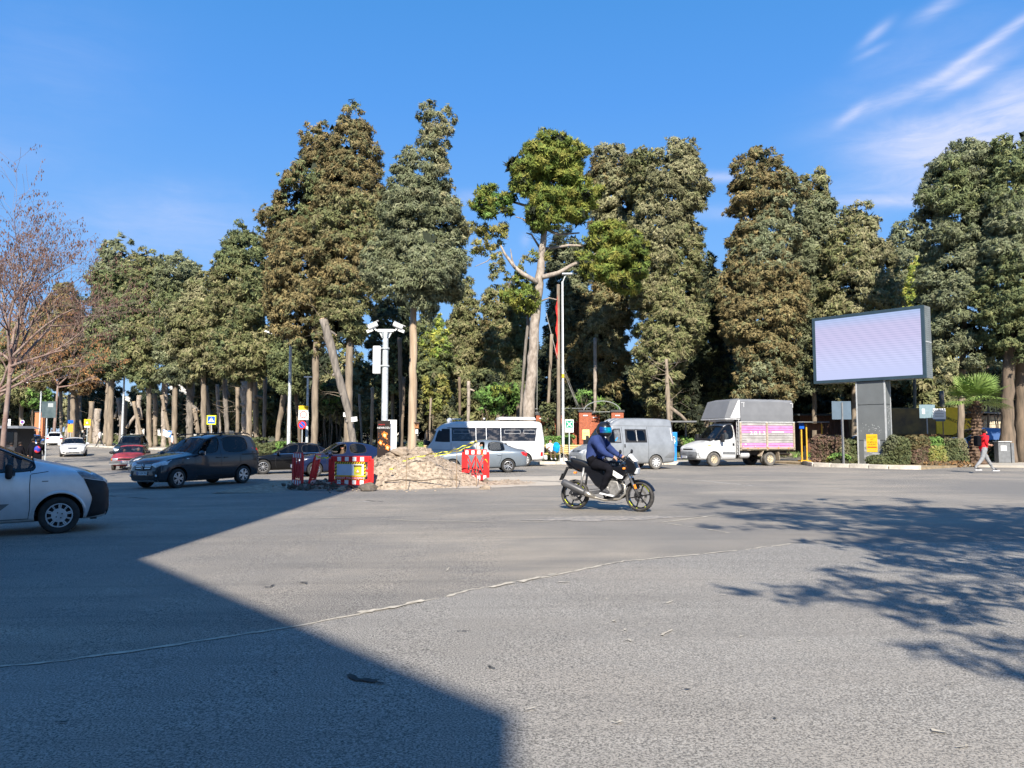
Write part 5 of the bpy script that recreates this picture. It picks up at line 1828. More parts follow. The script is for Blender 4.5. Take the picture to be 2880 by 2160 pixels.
def strip(fn, pl, w, off=.003, name='seam', mt=None, parent=None, closed=False, step=.08):
 """thin ribbon on the body following a 2-D polyline"""
 pts = []
 if closed:
  pl = pl + [pl[0]]
 for a, b in zip(pl, pl[1:]):
  L = math.hypot(b[0] - a[0], b[1] - a[1])
  n = max(1, int(L / step))
  for i in range(n):
   pts.append((a[0] + (b[0] - a[0]) * i / n, a[1] + (b[1] - a[1]) * i / n))
 pts.append(pl[-1])
 V = []
 for i, p in enumerate(pts):
  a, b = pts[max(0, i - 1)], pts[min(len(pts) - 1, i + 1)]
  dx, dy = b[0] - a[0], b[1] - a[1]
  L = math.hypot(dx, dy) or 1
  nx, ny = -dy / L * w / 2, dx / L * w / 2
  P, Q = fn(p[0] + nx, p[1] + ny, off), fn(p[0] - nx, p[1] - ny, off)
  if P is None or Q is None:
   V.append(None)
   continue
  V.append((P, Q))
 mb = MB()
 for a, b in zip(V, V[1:]):
  if a and b and (a[0] - b[0]).length < .5:
   mb.add([a[0], b[0], b[1], a[1]], [(0, 1, 2, 3)])
 if not mb.f:
  return None
 return mb.build(name, mt or M_BLK, parent)

WHEELS = {}

def wheel_meshes(r, w, style, rimm, tyrem):
 key = (r, w, style, rimm.name, tyrem.name)
 if key in WHEELS:
  return WHEELS[key]
 h = w / 2
 rr = r * (.66 if style != 'steel' else .56)
 mb = MB().lathe([(rr * .98, -h * .9), (r * .9, -h), (r * .975, -h * .86), (r, -h * .6), (r, 0), (r, h * .6), (r * .975, h * .86), (r * .9, h), (rr * .98, h * .9), (rr * .9, h * .5), (rr * .9, -h * .5), (rr * .98, -h * .9)], 32, 'Y')
 for k in range(40):
  a = 2 * PI * k / 40
  for s in (-1, 1):
   mb.box((math.cos(a) * r * .998, s * h * .42, math.sin(a) * r * .998), (r * .035, h * .5, r * .012), ry=-a)
 tyre = mb.mesh('tyre', tyrem, True)
 mb = MB()
 # barrel and brake disc
 mb.k = 1
 mb.lathe([(rr * .94, h * .86), (rr * .88, h * .3), (rr * .88, -h * .7)], 28, 'Y')
 mb.lathe([(0, h * .02), (rr * .82, h * .02)], 28, 'Y')
 mb.k = 0
 mb.lathe([(rr * 1.0, h * .82), (rr * 1.0, h * .95), (rr * .93, h * .98), (rr * .9, h * .8)], 32, 'Y')
 if style == 'five':
  for k in range(5):
   a = 2 * PI * k / 5 + .3
   for da in (-.13, .13):
    mb.beam((math.cos(a + da * .8) * rr * .14, h * .78, math.sin(a + da * .8) * rr * .14), (math.cos(a + da * 2.0) * rr * .93, h * .9, math.sin(a + da * 2.0) * rr * .93), h * .22, rr * .10)
  mb.lathe([(0, h * .95), (rr * .17, h * .95), (rr * .2, h * .7)], 16, 'Y')
 elif style == 'star':
  for k in range(5):
   a = 2 * PI * k / 5 + .6
   c, s_ = math.cos(a), math.sin(a)
   pts = [(rr * .1, -rr * .1), (rr * .6, -rr * .22), (rr * .95, -rr * .34), (rr * .95, -rr * .16), (rr * .66, 0), (rr * .95, rr * .16), (rr * .95, rr * .34), (rr * .6, rr * .22), (rr * .1, rr * .1)]
   P = [(p * c - q * s_, p * s_ + q * c) for p, q in pts]
   mb.prism(P, h * .72, h * .88, 'XZ')
  mb.lathe([(0, h * .95), (rr * .15, h * .95), (rr * .2, h * .7)], 16, 'Y')
 elif style == 'multi':
  for k in range(10):
   a = 2 * PI * k / 10
   mb.beam((math.cos(a) * rr * .15, h * .8, math.sin(a) * rr * .15), (math.cos(a) * rr * .94, h * .9, math.sin(a) * rr * .94), h * .2, rr * .09)
  mb.lathe([(0, h * .95), (rr * .19, h * .95), (rr * .22, h * .7)], 16, 'Y')
 elif style == 'cover14':
  # plastic wheel trim: solid hub, twin spokes, dark slots
  mb.lathe([(0, h * .92), (rr * .30, h * .93), (rr * .56, h * .9), (rr * .58, h * .8)], 32, 'Y')
  for k in range(10):
   a = 2 * PI * k / 10
   wdt = .17 if k % 2 == 0 else .10
   P = []
   for (q, s_) in ((.54, -wdt * 1.0), (.95, -wdt * .8), (.95, wdt * .8), (.54, wdt * 1.0)):
    P.append((rr * q * math.cos(a + s_), rr * q * math.sin(a + s_)))
   mb.prism(P, h * .78, h * .92, 'XZ')
   mb.k = 1
   P = [(rr * q * math.cos(a + s_), rr * q * math.sin(a + s_)) for (q, s_) in ((.6, -.018), (.9, -.018), (.9, .018), (.6, .018))]
   mb.prism(P, h * .90, h * .925, 'XZ')
   mb.k = 0
  mb.k = 1
  for k in range(4):
   a = PI / 2 * k + .35
   mb.lathe([(0, h * .97), (rr * .055, h * .97), (rr * .06, h * .9)], 8, 'Y', (math.cos(a) * rr * .24, 0, math.sin(a) * rr * .24))
  mb.k = 0
 elif style == 'cover':
  mb.lathe([(0, h * .92), (rr * .3, h * .96), (rr * .55, h * .9), (rr * .6, h * .82)], 24, 'Y')
  for k in range(9):
   a = 2 * PI * k / 9
   P = [(rr * q * math.cos(a + s_), rr * q * math.sin(a + s_)) for (q, s_) in ((.5, -.25), (.93, -.16), (.93, .16), (.5, .25))]
   mb.prism(P, h * .78, h * .9, 'XZ')
 elif style == 'steel':
  mb.lathe([(0, h * .3), (rr * .3, h * .35), (rr * .42, h * .62), (rr * .72, h * .5), (rr * .93, h * .85)], 28, 'Y')
  mb.k = 1
  for k in range(8):
   a = 2 * PI * k / 8
   mb.lathe([(0, h * .66), (rr * .1, h * .66), (rr * .1, h * .5)], 8, 'Y', (math.cos(a) * rr * .68, 0, math.sin(a) * rr * .68))
  mb.k = 0
  for k in range(5):
   a = 2 * PI * k / 5
   mb.lathe([(0, h * .74), (rr * .04, h * .74), (rr * .05, h * .5)], 6, 'Y', (math.cos(a) * rr * .28, 0, math.sin(a) * rr * .28))
  mb.lathe([(0, h * .85), (rr * .15, h * .82), (rr * .17, h * .4)], 12, 'Y')
 rim = mb.mesh('rim', [rimm, M_BLK], False)
 WHEELS[key] = (tyre, rim)
 return tyre, rim

def add_wheels(root, axles, track, r, w=.2, style='five', rimm=None, tyrem=None, steer=0.0):
 tm, rm = wheel_meshes(r, w, style, rimm or M_RIM, tyrem or M_TYRE)
 rn = random.Random(len(bpy.data.objects))
 for i, x in enumerate(axles):
  for s in (1, -1):
   t = bpy.data.objects.new('wheel', tm)
   COL.objects.link(t)
   t.parent = root
   t.location = (x, s * (track - w / 2), r)
   t.rotation_euler = (0, 0, (0 if s > 0 else PI) + (steer if i == 0 else 0))
   q = bpy.data.objects.new('rim', rm)
   COL.objects.link(q)
   q.parent = t
   q.rotation_euler = (0, rn.uniform(0, 6), 0)

def mirrors(root, x, y, z, m, sc=1.0, m2=None):
 for s in (1, -1):
  mb = MB()
  mb.ball((x, s * (y + .13 * sc), z + .03), (.07 * sc, .13 * sc, .085 * sc), 12, 8)
  mb.beam((x, s * y * .97, z - .03), (x, s * (y + .08 * sc), z - .01), .05, .04)
  mb.build('wing_mirror', m, root, smooth=True)
  MB().box((x - .058 * sc, s * (y + .13 * sc), z + .03), (.012, .2 * sc, .12 * sc)).build('mirror_glass', M_CHR, root)

def interior(root, x0, x1, zf, zs, w, rows=(), wheel_x=None):
 MB().box(((x0 + x1) / 2, 0, zf), (abs(x1 - x0), w * 1.7, .05)).build('cabin_floor', M_SEATM, root)
 for x in rows:
  for s in (1, -1):
   mb = MB()
   mb.box((x, s * w * .42, zs), (.5, w * .62, .16))
   mb.box((x - .28, s * w * .42, zs + .34), (.14, w * .6, .62), ry=-.2)
   mb.box((x - .36, s * w * .42, zs + .74), (.09, w * .3, .17), ry=-.15)
   mb.build('seat', M_SEATM, root, bevel=.04)
 if wheel_x:
  mb = MB()
  for k in range(16):
   a0, a1 = 2 * PI * k / 16, 2 * PI * (k + 1) / 16
   mb.bar((wheel_x, w * .42 + math.cos(a0) * .18, zs + .42 + math.sin(a0) * .17), (wheel_x, w * .42 + math.cos(a1) * .18, zs + .42 + math.sin(a1) * .17), .014, 5)
  mb.bar((wheel_x, w * .42, zs + .42), (wheel_x + .3, w * .42, zs + .25), .03, 6)
  mb.build('steering_wheel', M_BLK, root)
  MB().box((wheel_x + .38, 0, zs + .32), (.3, w * 1.6, .26)).build('dashboard', M_BLK, root, bevel=.05)

def plate(root, c, rz, s='35 LEA 793', w=.52, m=None, tilt=0.0):
 p = MB().box((0, 0, 0), (.012, w, .112)).build('number_plate', m or M_PLATE, root)
 p.location = c
 p.rotation_euler = (0, tilt, rz)
 b = MB().box((.008, -w / 2 + .03 if True else 0, 0), (.004, .045, .1)).build('plate_band', M_BLUE, p)
 text('lettering', s, .095, M_TXT, p, (.009, .02, 0), (PI / 2, 0, PI / 2), .001)
 return p

def handle(root, bvh, x, z, s, m):
 p = side_pt(bvh, x, z, s, .02)
 if p is None:
  return
 MB().box(p, (.19, .035, .032)).build('door_handle', m, root, bevel=.012)

def place(root, u, v, yaw_deg, ref=(0, 0), scale=1.0):
 """puts the local ground point ref under photo pixel (u, v); heading yaw: 0 = facing right in the picture, 90 = away"""
 p = GP(u, v)
 yaw = R(yaw_deg)
 n = gnormal(p.x, p.y)
 q = Vector((0, 0, 1)).rotation_difference(n) @ Quaternion((0, 0, 1), yaw)
 root.rotation_euler = q.to_euler()
 root.scale = (scale,) * 3
 root.location = p - q @ (Vector((ref[0], ref[1], 0)) * scale)
 return root

# ---- people carrier (charcoal)
def mpv(root, P, glassd=None):
 st = [S(2.14, 2.10, 2.06, .28, .55, .80, .84, .60, .56, .40, .01),
  S(2.04, 1.98, 1.92, .22, .55, .90, .96, .80, .74, .58, .02),
  S(1.72, 1.62, 1.55, .20, .58, 1.00, 1.06, .875, .82, .64, .03),
  S(1.20, 1.12, 1.05, .19, .60, 1.07, 1.13, .885, .84, .68, .035),
  S(.92, .86, .80, .19, .60, 1.10, 1.17, .885, .84, .72, .035),
  S(.50, .34, .12, .19, .60, 1.12, 1.66, .885, .845, .66, .05),
  S(.30, .20, -.14, .19, .60, 1.12, 1.74, .885, .845, .655, .05),
  S(-.28, -.28, -.42, .19, .60, 1.12, 1.785, .885, .845, .65, .05),
  S(-.40, -.40, -.50, .19, .60, 1.12, 1.79, .885, .845, .65, .05),
  S(-1.10, -1.10, -1.12, .20, .60, 1.13, 1.80, .885, .845, .65, .045),
  S(-1.60, -1.70, -1.62, .21, .62, 1.18, 1.79, .885, .84, .645, .04),
  S(-1.86, -1.92, -1.84, .23, .62, 1.22, 1.77, .88, .83, .64, .035),
  S(-2.14, -2.12, -2.02, .28, .62, 1.16, 1.70, .86, .81, .62, .02),
  S(-2.20, -2.19, -2.08, .32, .62, 1.12, 1.62, .80, .76, .58, .01)]
 tg = {}
 for j in (6, 7):
  tg[(4, j)] = 3
 for i in (4, 5, 6):
  tg[(i, 5)] = 6
 for i in (8, 9):
  tg[(i, 5)] = 4
 for j in (5, 6):
  tg[('cap', 13, j)] = 7
 body, bvh = body_shell('body', root, st, tg, P, [(1.42, 1), (1.42, -1), (-1.38, 1), (-1.38, -1)], .33, 1.16, W=.885, glass={4: M_GLSD, 6: M_GLS, 3: M_GLS})
 add_wheels(root, [1.42, -1.38], .875, .325, .205, 'star', M_RIM, steer=.12)
 interior(root, .9, -1.9, .32, .62, .8, (.0, -.95), .42)
 mirrors(root, .62, .90, 1.12, P)
 fp = lambda y, z, off: front_pt(bvh, y, z, 1, off)
 for s in (1, -1):
  sp = lambda x, z, off, s=s: side_pt(bvh, x, z, s, off)
  strip(sp, [(.72, 1.10), (.74, .85), (.70, .40), (.62, .27)], .012, parent=root, name='door_seam')
  strip(sp, [(-.34, 1.72), (-.36, 1.1), (-.36, .27)], .012, parent=root, name='door_seam')
  strip(sp, [(-.36, .27), (.62, .27)], .012, parent=root, name='door_seam')
  strip(sp, [(-1.22, 1.10), (-1.22, .78), (-1.0, .60), (-.98, .27), (-.4, .27)], .012, parent=root, name='door_seam')
  patch(sp, [(-1.30, 1.085), (-2.05, 1.10)], [(-1.30, 1.045), (-2.05, 1.055)], 8, 1, .006, name='sliding_rail', mt=M_BLK, parent=root)
  patch(sp, [(.58, .40), (-.95, .40)], [(.62, .26), (-.95, .26)], 8, 2, .014, name='sill_moulding', mt=M_BLK, parent=root)
  handle(root, bvh, -.22, .98, s, P)
  handle(root, bvh, -.55, .98, s, P)
  patch(sp, [(1.0, .99), (1.1, .99)], [(1.0, .965), (1.1, .965)], 2, 1, .01, name='side_repeater', mt=M_LAMP, parent=root)
  # headlamp wrapping the corner
  patch(lambda y, z, off: front_pt(bvh, y, z, 1, off), [(s * .40, .84), (s * .62, .88), (s * .82, .95)], [(s * .42, .76), (s * .60, .70), (s * .82, .80)], 7, 3, .014, name='headlight', mt=M_LAMP, parent=root)
  patch(lambda y, z, off: front_pt(bvh, y, z, 1, off), [(s * .44, .775), (s * .60, .755), (s * .76, .81)], [(s * .44, .755), (s * .60, .715), (s * .76, .775)], 6, 1, .02, name='headlight_surround', mt=M_BLK, parent=root)
  patch(fp, [(s * .46, .58), (s * .76, .62)], [(s * .56, .36), (s * .74, .40)], 4, 3, .01, name='fog_lamp_recess', mt=M_BLK, parent=root)
  q = front_pt(bvh, s * .64, .44, 1, .02)
  if q:
   MB().ball(q, (.02, .045, .045), 10, 6).build('fog_lamp', M_LAMP, root, smooth=True)
  mb = MB()
  mb.tube([(.30, s * .60, 1.74), (.12, s * .61, 1.81), (-.6, s * .61, 1.85), (-1.3, s * .61, 1.85), (-1.78, s * .60, 1.83), (-1.9, s * .59, 1.77)], [.02, .022, .02, .02, .022, .02], 6)
  for x in (.14, -.55, -1.25):
   mb.box((x, s * .605, 1.81), (.1, .04, .07))
  mb.build('roof_rail', M_BLK, root, smooth=False)
  patch(lambda y, z, off: front_pt(bvh, y, z, -1, off), [(s * .70, 1.30), (s * .80, 1.30)], [(s * .70, .95), (s * .80, .95)], 2, 4, .02, name='tail_light', mt=M_REDL, parent=root)
 patch(fp, [(-.44, .81), (0, .82), (.44, .81)], [(-.42, .62), (0, .60), (.42, .62)], 10, 3, .006, name='grille', mt=M_BLK, parent=root)
 for k, z in enumerate((.785, .73, .675)):
  for s in (1, -1):
   strip(fp, [(s * .08, z), (s * (.42 - k * .03), z + .006)], .014, .016, 'grille_bar', M_CHR, root)
 q = front_pt(bvh, 0, .73, 1, .03)
 dm = MB()
 dm.prism([(-.055, 0), (0, .095), (.055, 0), (0, -.095), (-.026, 0), (0, -.045), (.026, 0), (0, .045)][:4], q.x - .01, q.x + .012, 'YZ')
 dm.v = [(x, y, z + q.z) for x, y, z in dm.v]
 dm.build('badge', M_CHR, root)
 dm = MB()
 dm.prism([(-.024, 0), (0, .05), (.024, 0), (0, -.05)], q.x + .013, q.x + .016, 'YZ')
 dm.v = [(x, y, z + q.z) for x, y, z in dm.v]
 dm.build('badge_inner', M_BLK, root)
 patch(fp, [(-.58, .44), (.58, .44)], [(-.52, .30), (.52, .30)], 8, 2, .004, name='lower_grille', mt=M_BLK, parent=root)
 patch(fp, [(-.66, .285), (.66, .285)], [(-.64, .245), (.64, .245)], 8, 1, .02, name='skid_trim', mt=M_HUB, parent=root)
 q = front_pt(bvh, 0, .52, 1, .02)
 plate(root, (q.x, 0, .52), 0, '35 LEA 793')
 mb = MB()
 mb.bar((.02, 0, 1.82), (-.22, 0, 2.0), .006, 5)
 mb.build('aerial', M_BLK, root)
 mb = MB()
 for s in (.0, .5):
  mb.bar((.90, s, 1.19), (.72, s - .5, 1.30), .01, 5)
 mb.build('wiper', M_BLK, root)
 return bvh

CHAR = paint('charcoal_paint', (.024, .028, .036), .1, .2, .7)
car = thing('people_carrier', 'charcoal grey people carrier with roof rails, in the building shadow', 'van')
mpv(car, CHAR)
# front wheel nearest the camera touches at (497,1373); rear at (694,1356)
place(car, 497, 1373, 242, (1.42, .80), .97)

# ---- generic saloon / hatchback
def saloon(root, P, L=4.6, W=.9, H=1.45, wr=.325, kind='saloon', style='five', rimm=None, glass=None, lampm=None, chrome=False, zbelt=.90, hood=.86, steer=0.0, grille='wide', plt='35 AB 123', seams=True, front=True):
 h2 = H
 k = L / 4.6
 a = 2.3 * k
 ws = a - .95 * k  # front wheel
 rw = -a + 1.0 * k
 hz = hood
 tz = zbelt + .06
 cw, rf = .92 * k, .15 * k        # cowl x, roof front x
 rr, bl = (-1.05 * k, -1.72 * k) if kind == 'saloon' else (-1.35 * k, -a + .20)
 st = [S(a - .03, a - .07, a - .10, .25, .48, hz - .26, hz - .22, W * .60, W * .55, W * .40, .01),
  S(a - .14, a - .20, a - .26, .20, .50, hz - .14, hz - .09, W * .86, W * .80, W * .58, .02),
  S(a - .46 * k, a - .56 * k, a - .62 * k, .18, .52, hz - .03, hz + .02, W * .97, W * .92, W * .66, .03),
  S(1.28 * k, 1.22 * k, 1.18 * k, .17, .55, zbelt - .02, hz + .07, W, W * .94, W * .72, .035),
  S(cw + .08, cw, cw - .04, .17, .56, zbelt, hz + .12, W, W * .94, W * .76, .035),
  S(.55 * k, .40 * k, rf + .04, .17, .56, zbelt + .01, h2 - .075, W, W * .945, W * .68, .05),
  S(.28 * k, .20 * k, rf - .2 * k, .17, .56, zbelt + .015, h2 - .035, W, W * .945, W * .665, .05),
  S(-.16 * k, -.18 * k, -.24 * k, .17, .56, zbelt + .02, h2 - .02, W, W * .945, W * .655, .045),
  S(-.26 * k, -.28 * k, -.32 * k, .17, .56, zbelt + .022, h2 - .02, W, W * .945, W * .655, .045)]
 if kind == 'saloon':
  st += [S(-.78 * k, -.86 * k, -.82 * k, .18, .56, zbelt + .03, h2 - .05, W, W * .945, W * .65, .045),
   S(-1.0 * k, -1.22 * k, rr - .02, .19, .57, zbelt + .04, h2 - .11, W, W * .94, W * .64, .04),
   S(-1.34 * k, -1.58 * k, -1.50 * k, .20, .58, zbelt + .05, zbelt + .22, W, W * .93, W * .66, .04),
   S(-1.66 * k, -1.78 * k, -1.76 * k, .21, .58, tz, tz + .07, W * .99, W * .91, W * .70, .03),
   S(-2.0 * k, -2.04 * k, -2.04 * k, .23, .56, tz - .02, tz + .04, W * .96, W * .87, W * .66, .03),
   S(-a + .12, -a + .07, -a + .08, .25, .54, tz - .06, tz + .01, W * .88, W * .80, W * .6, .02),
   S(-a + .03, -a + .03, -a + .05, .30, .52, tz - .16, tz - .10, W * .74, W * .70, W * .5, .01)]
  tg = {(9, 5): 4, (8, 5): 4, (10, 6): 7, (10, 7): 7}
  tg[(9, 5)] = 4
  tg[(10, 6)] = 7
  tg[(10, 7)] = 7
 else:
  st += [S(-.78 * k, -.86 * k, -.82 * k, .18, .56, zbelt + .035, h2 - .04, W, W * .945, W * .65, .045),
   S(-1.0 * k, -1.22 * k, -1.12 * k, .19, .57, zbelt + .06, h2 - .08, W, W * .94, W * .635, .04),
   S(-1.45 * k, -1.62 * k, -1.52 * k, .20, .58, zbelt + .10, h2 - .16, W * .99, W * .92, W * .62, .03),
   S(-a + .30, -a + .27, -a + .40, .22, .58, zbelt + .09, h2 - .28, W * .97, W * .88, W * .62, .02),
   S(-a + .10, -a + .10, -a + .22, .25, .55, zbelt + .02, zbelt + .10, W * .90, W * .82, W * .62, .02),
   S(-a + .03, -a + .04, -a + .10, .30, .52, zbelt - .12, zbelt - .05, W * .76, W * .70, W * .5, .01)]
  tg = {(8, 5): 4, (9, 5): 4, (11, 6): 7, (11, 7): 7, (12, 6): 7, (12, 7): 7}
 for j in (6, 7):
  tg[(4, j)] = 3
 for i in (4, 5, 6):
  tg[(i, 5)] = 6
 body, bvh = body_shell('body', root, st, tg, P, [(ws, 1), (ws, -1), (rw, 1), (rw, -1)], wr, 1.13, W=W, glass=glass or {})
 add_wheels(root, [ws, rw], W - .005, wr, .2, style, rimm, steer=steer)
 interior(root, cw, -1.5 * k, .26, .44, W * .88, (.0, -.85 * k), .45 * k)
 mirrors(root, cw - .22, W * .93, zbelt + .04, P)
 fp = lambda y, z, off: front_pt(bvh, y, z, 1, off)
 bp = lambda y, z, off: front_pt(bvh, y, z, -1, off)
 for s in (1, -1):
  sp = lambda x, z, off, s=s: side_pt(bvh, x, z, s, off)
  if seams:
   strip(sp, [(cw - .12, zbelt - .02), (cw - .10, .5), (cw - .16, .24)], .011, parent=root, name='door_seam')
   strip(sp, [(-.22 * k, zbelt), (-.22 * k, .24)], .011, parent=root, name='door_seam')
   strip(sp, [(-1.02 * k, zbelt), (-.98 * k, .62), (-.86 * k, .38), (-.84 * k, .24)], .011, parent=root, name='door_seam')
   strip(sp, [(cw - .16, .235), (-.84 * k, .235)], .011, parent=root, name='door_seam')
   handle(root, bvh, -.10 * k, zbelt - .13, s, P if not chrome else M_CHR)
   handle(root, bvh, -.88 * k, zbelt - .11, s, P if not chrome else M_CHR)
  if chrome:
   strip(sp, [(cw - .05, zbelt + .02), (.2 * k, zbelt + .03), (-1.1 * k, zbelt + .06)], .018, .012, 'window_trim', M_CHR, root)
  lz = hz - .17
  lm = lampm or M_LAMP
  patch(fp, [(s * W * .44, lz + .055), (s * W * .66, lz + .085), (s * W * .86, lz + .10)], [(s * W * .46, lz - .04), (s * W * .66, lz - .05), (s * W * .86, lz + .01)], 6, 3, .014, name='headlight', mt=lm, parent=root)
  patch(bp, [(s * W * .52, tz - .08), (s * W * .88, tz - .05)], [(s * W * .60, tz - .22), (s * W * .88, tz - .26)], 4, 3, .016, name='tail_light', mt=M_REDL, parent=root)
  patch(sp, [(-a + .10, tz - .06), (-a + .34, tz - .06)], [(-a + .12, tz - .24), (-a + .26, tz - .2)], 3, 3, .012, name='tail_light', mt=M_REDL, parent=root)
  patch(fp, [(s * W * .55, .40), (s * W * .78, .42)], [(s * W * .58, .32), (s * W * .76, .33)], 3, 2, .008, name='fog_lamp_recess', mt=M_BLK, parent=root)
 gz0, gz1 = (hz - .13, hz - .27) if grille == 'wide' else (hz - .17, hz - .25)
 patch(fp, [(-W * .40, gz0), (W * .40, gz0)], [(-W * .32, gz1), (W * .32, gz1)], 8, 3, .006, name='grille', mt=M_BLK, parent=root)
 if chrome or grille == 'wide':
  strip(fp, [(-W * .38, (gz0 + gz1) / 2), (W * .38, (gz0 + gz1) / 2)], .014, .014, 'grille_bar', M_CHR, root)
 patch(fp, [(-W * .55, .36), (W * .55, .36)], [(-W * .5, .27), (W * .5, .27)], 8, 2, .005, name='lower_grille', mt=M_BLK, parent=root)
 q = front_pt(bvh, 0, .45, 1, .02)
 if q:
  plate(root, (q.x, 0, .45), 0, plt)
 q = front_pt(bvh, 0, tz - .3, -1, .02)
 if q:
  plate(root, (q.x, 0, tz - .3), PI, plt)
 return bvh

car = thing('saloon_car', 'glossy black saloon with chrome window line and bright multi-spoke wheels', 'car')
saloon(car, paint('black_paint', (.004, .004, .005), .0, .12, .25), L=4.75, W=.915, H=1.46, wr=.34, style='multi', chrome=True, glass={3: M_GLS, 4: M_GLSD, 6: M_GLSD, 7: M_GLSD})
place(car, 741, 1334, 200, (1.375, .85), .97)

car = thing('hatchback_car', 'dark blue hatchback with its front window down behind the red barriers', 'car')
bvh_h = saloon(car, paint('navy_paint', (.010, .018, .055), .1, .2, .4), L=4.05, W=.87, H=1.45, wr=.31, kind='hatch', style='five', glass={3: M_GLS, 4: M_GLS, 6: None, 7: M_GLS}, steer=.1)
place(car, 893, 1341, 205, (1.075, .80), .98)
hatch = car

car = thing('saloon_car', 'light silver blue saloon with open driver window half hidden by the earth heap', 'car')
saloon(car, paint('silver_blue_paint', (.20, .235, .27), .4, .33, .6), L=4.15, W=.82, H=1.42, wr=.295, style='five', zbelt=.88, glass={3: M_GLSC, 4: M_GLS, 6: None, 7: M_GLS})
place(car, 1429, 1329, 187, (-1.17, .75), 1.0)
silver = car

car = thing('saloon_car', 'white saloon with dark grille coming up the left road', 'car')
saloon(car, paint('white_paint', (.78, .78, .77), .0, .25, .9), L=4.65, W=.905, H=1.46, wr=.33, style='five', glass={3: M_GLS}, plt='35 BKL 26')
place(car, 205, 1284, -62, (1.6, 0), 1.0)

WH = bpy.data.materials['white_paint']
car = thing('saloon_car', 'small blue hatchback nosing out behind the walking people at far left', 'car')
saloon(car, paint('blue_paint', (.05, .17, .50), .2, .25, .9), L=3.7, W=.83, H=1.47, wr=.29, kind='hatch', style='cover', rimm=M_HUB, glass={3: M_GLS}, plt='35 UT 402')
place(car, 84, 1267, -66, (1.6, 0), 1.0)
car.name = 'hatchback_car'

car = thing('hatchback_car', 'white hatchback seen from behind driving away on the left road', 'car')
saloon(car, WH, L=4.2, W=.9, H=1.55, wr=.32, kind='hatch', style='cover', rimm=M_HUB, glass={7: M_GLSD}, plt='35 DK 770')
place(car, 152, 1253, 118, (-1.9, 0), 1.0)

car = thing('saloon_car', 'white car with only its roof and rear seen behind the blue hatchback', 'car')
saloon(car, WH, L=4.3, W=.88, H=1.47, wr=.31, kind='hatch', style='cover', rimm=M_HUB, glass={7: M_GLSD})
place(car, 66, 1254, -62, (1.9, 0), 1.05)
car.name = 'hatchback_car'

# ---- boxy red hatchback, nose towards us
def redcar(root, P):
 a, W = 2.0, .80
 st = [S(a - .02, a - .03, a - .04, .30, .48, .66, .68, W * .80, W * .78, W * .6, .005),
  S(a - .07, a - .09, a - .10, .25, .48, .69, .72, W * .94, W * .90, W * .66, .01),
  S(a - .5, a - .55, a - .6, .22, .5, .78, .81, W * .98, W * .95, W * .72, .015),
  S(1.05, 1.0, .98, .20, .52, .86, .90, W, W * .97, W * .78, .02),
  S(.85, .78, .75, .20, .52, .88, .93, W, W * .97, W * .82, .02),
  S(.45, .35, .10, .20, .52, .89, 1.30, W, W * .97, W * .74, .03),
  S(.25, .20, -.05, .20, .52, .89, 1.34, W, W * .97, W * .73, .03),
  S(-.2, -.2, -.25, .20, .52, .89, 1.355, W, W * .97, W * .72, .03),
  S(-.3, -.3, -.33, .20, .52, .89, 1.355, W, W * .97, W * .72, .03),
  S(-1.1, -1.1, -.95, .20, .52, .90, 1.33, W, W * .97, W * .71, .03),
  S(-1.4, -1.4, -1.15, .22, .52, .91, 1.29, W, W * .96, W * .70, .03),
  S(-1.85, -1.85, -1.75, .25, .52, .90, .97, W * .97, W * .93, W * .70, .02),
  S(-1.98, -1.98, -1.95, .30, .50, .84, .88, W * .90, W * .88, W * .6, .01)]
 tg = {(4, 6): 3, (4, 7): 3, (4, 5): 6, (5, 5): 6, (6, 5): 6, (8, 5): 4, (10, 6): 7, (10, 7): 7}
 body, bvh = body_shell('body', root, st, tg, P, [(1.22, 1), (1.22, -1), (-1.24, 1), (-1.24, -1)], .285, 1.15, W=W, glass={3: M_GLSC, 6: M_GLSC, 4: M_GLS, 7: M_GLS})
 add_wheels(root, [1.22, -1.24], W - .01, .285, .17, 'steel', M_GREYP, M_TYRED)
 interior(root, .85, -1.5, .28, .42, .7, (.0, -.75), .4)
 mirrors(root, .62, .80, .93, M_BLK)
 fp = lambda y, z, off: front_pt(bvh, y, z, 1, off)
 for s in (1, -1):
  sp = lambda x, z, off, s=s: side_pt(bvh, x, z, s, off)
  strip(sp, [(.68, .86), (.68, .26), (-.28, .26), (-.28, .88)], .011, parent=root, name='door_seam')
  patch(fp, [(s * .40, .66), (s * .66, .66)], [(s * .40, .54), (s * .66, .54)], 3, 2, .02, name='headlight', mt=M_LAMP, parent=root)
  patch(fp, [(s * .665, .655), (s * .74, .65)], [(s * .665, .545), (s * .74, .545)], 2, 2, .02, name='indicator', mt=M_AMB, parent=root)
  patch(sp, [(1.95, .47), (-1.95, .47)], [(1.95, .36), (-1.95, .36)], 20, 1, .012, name='side_moulding', mt=M_GREYP, parent=root)
 patch(fp, [(-.38, .65), (.38, .65)], [(-.38, .56), (.38, .56)], 6, 2, .012, name='grille', mt=M_BLK, parent=root)
 b = MB().box((a + .03, 0, .42), (.16, 1.60, .2)).build('front_bumper', M_GREYP, root, bevel=.03)
 MB().box((a + .035, 0, .345), (.17, 1.56, .03)).build('bumper_strip', M_HUB, root, bevel=.005)
 plate(root, (a + .12, .05, .47), 0, '35 AHR 327')

car = thing('hatchback_car', 'boxy faded red hatchback with grey bumper and two people inside', 'car')
redcar(car, paint('faded_red_paint', (.42, .035, .045), .05, .35, .5, .12))
place(car, 355, 1322, -72, (1.7, 0), 1.02)
redc = car

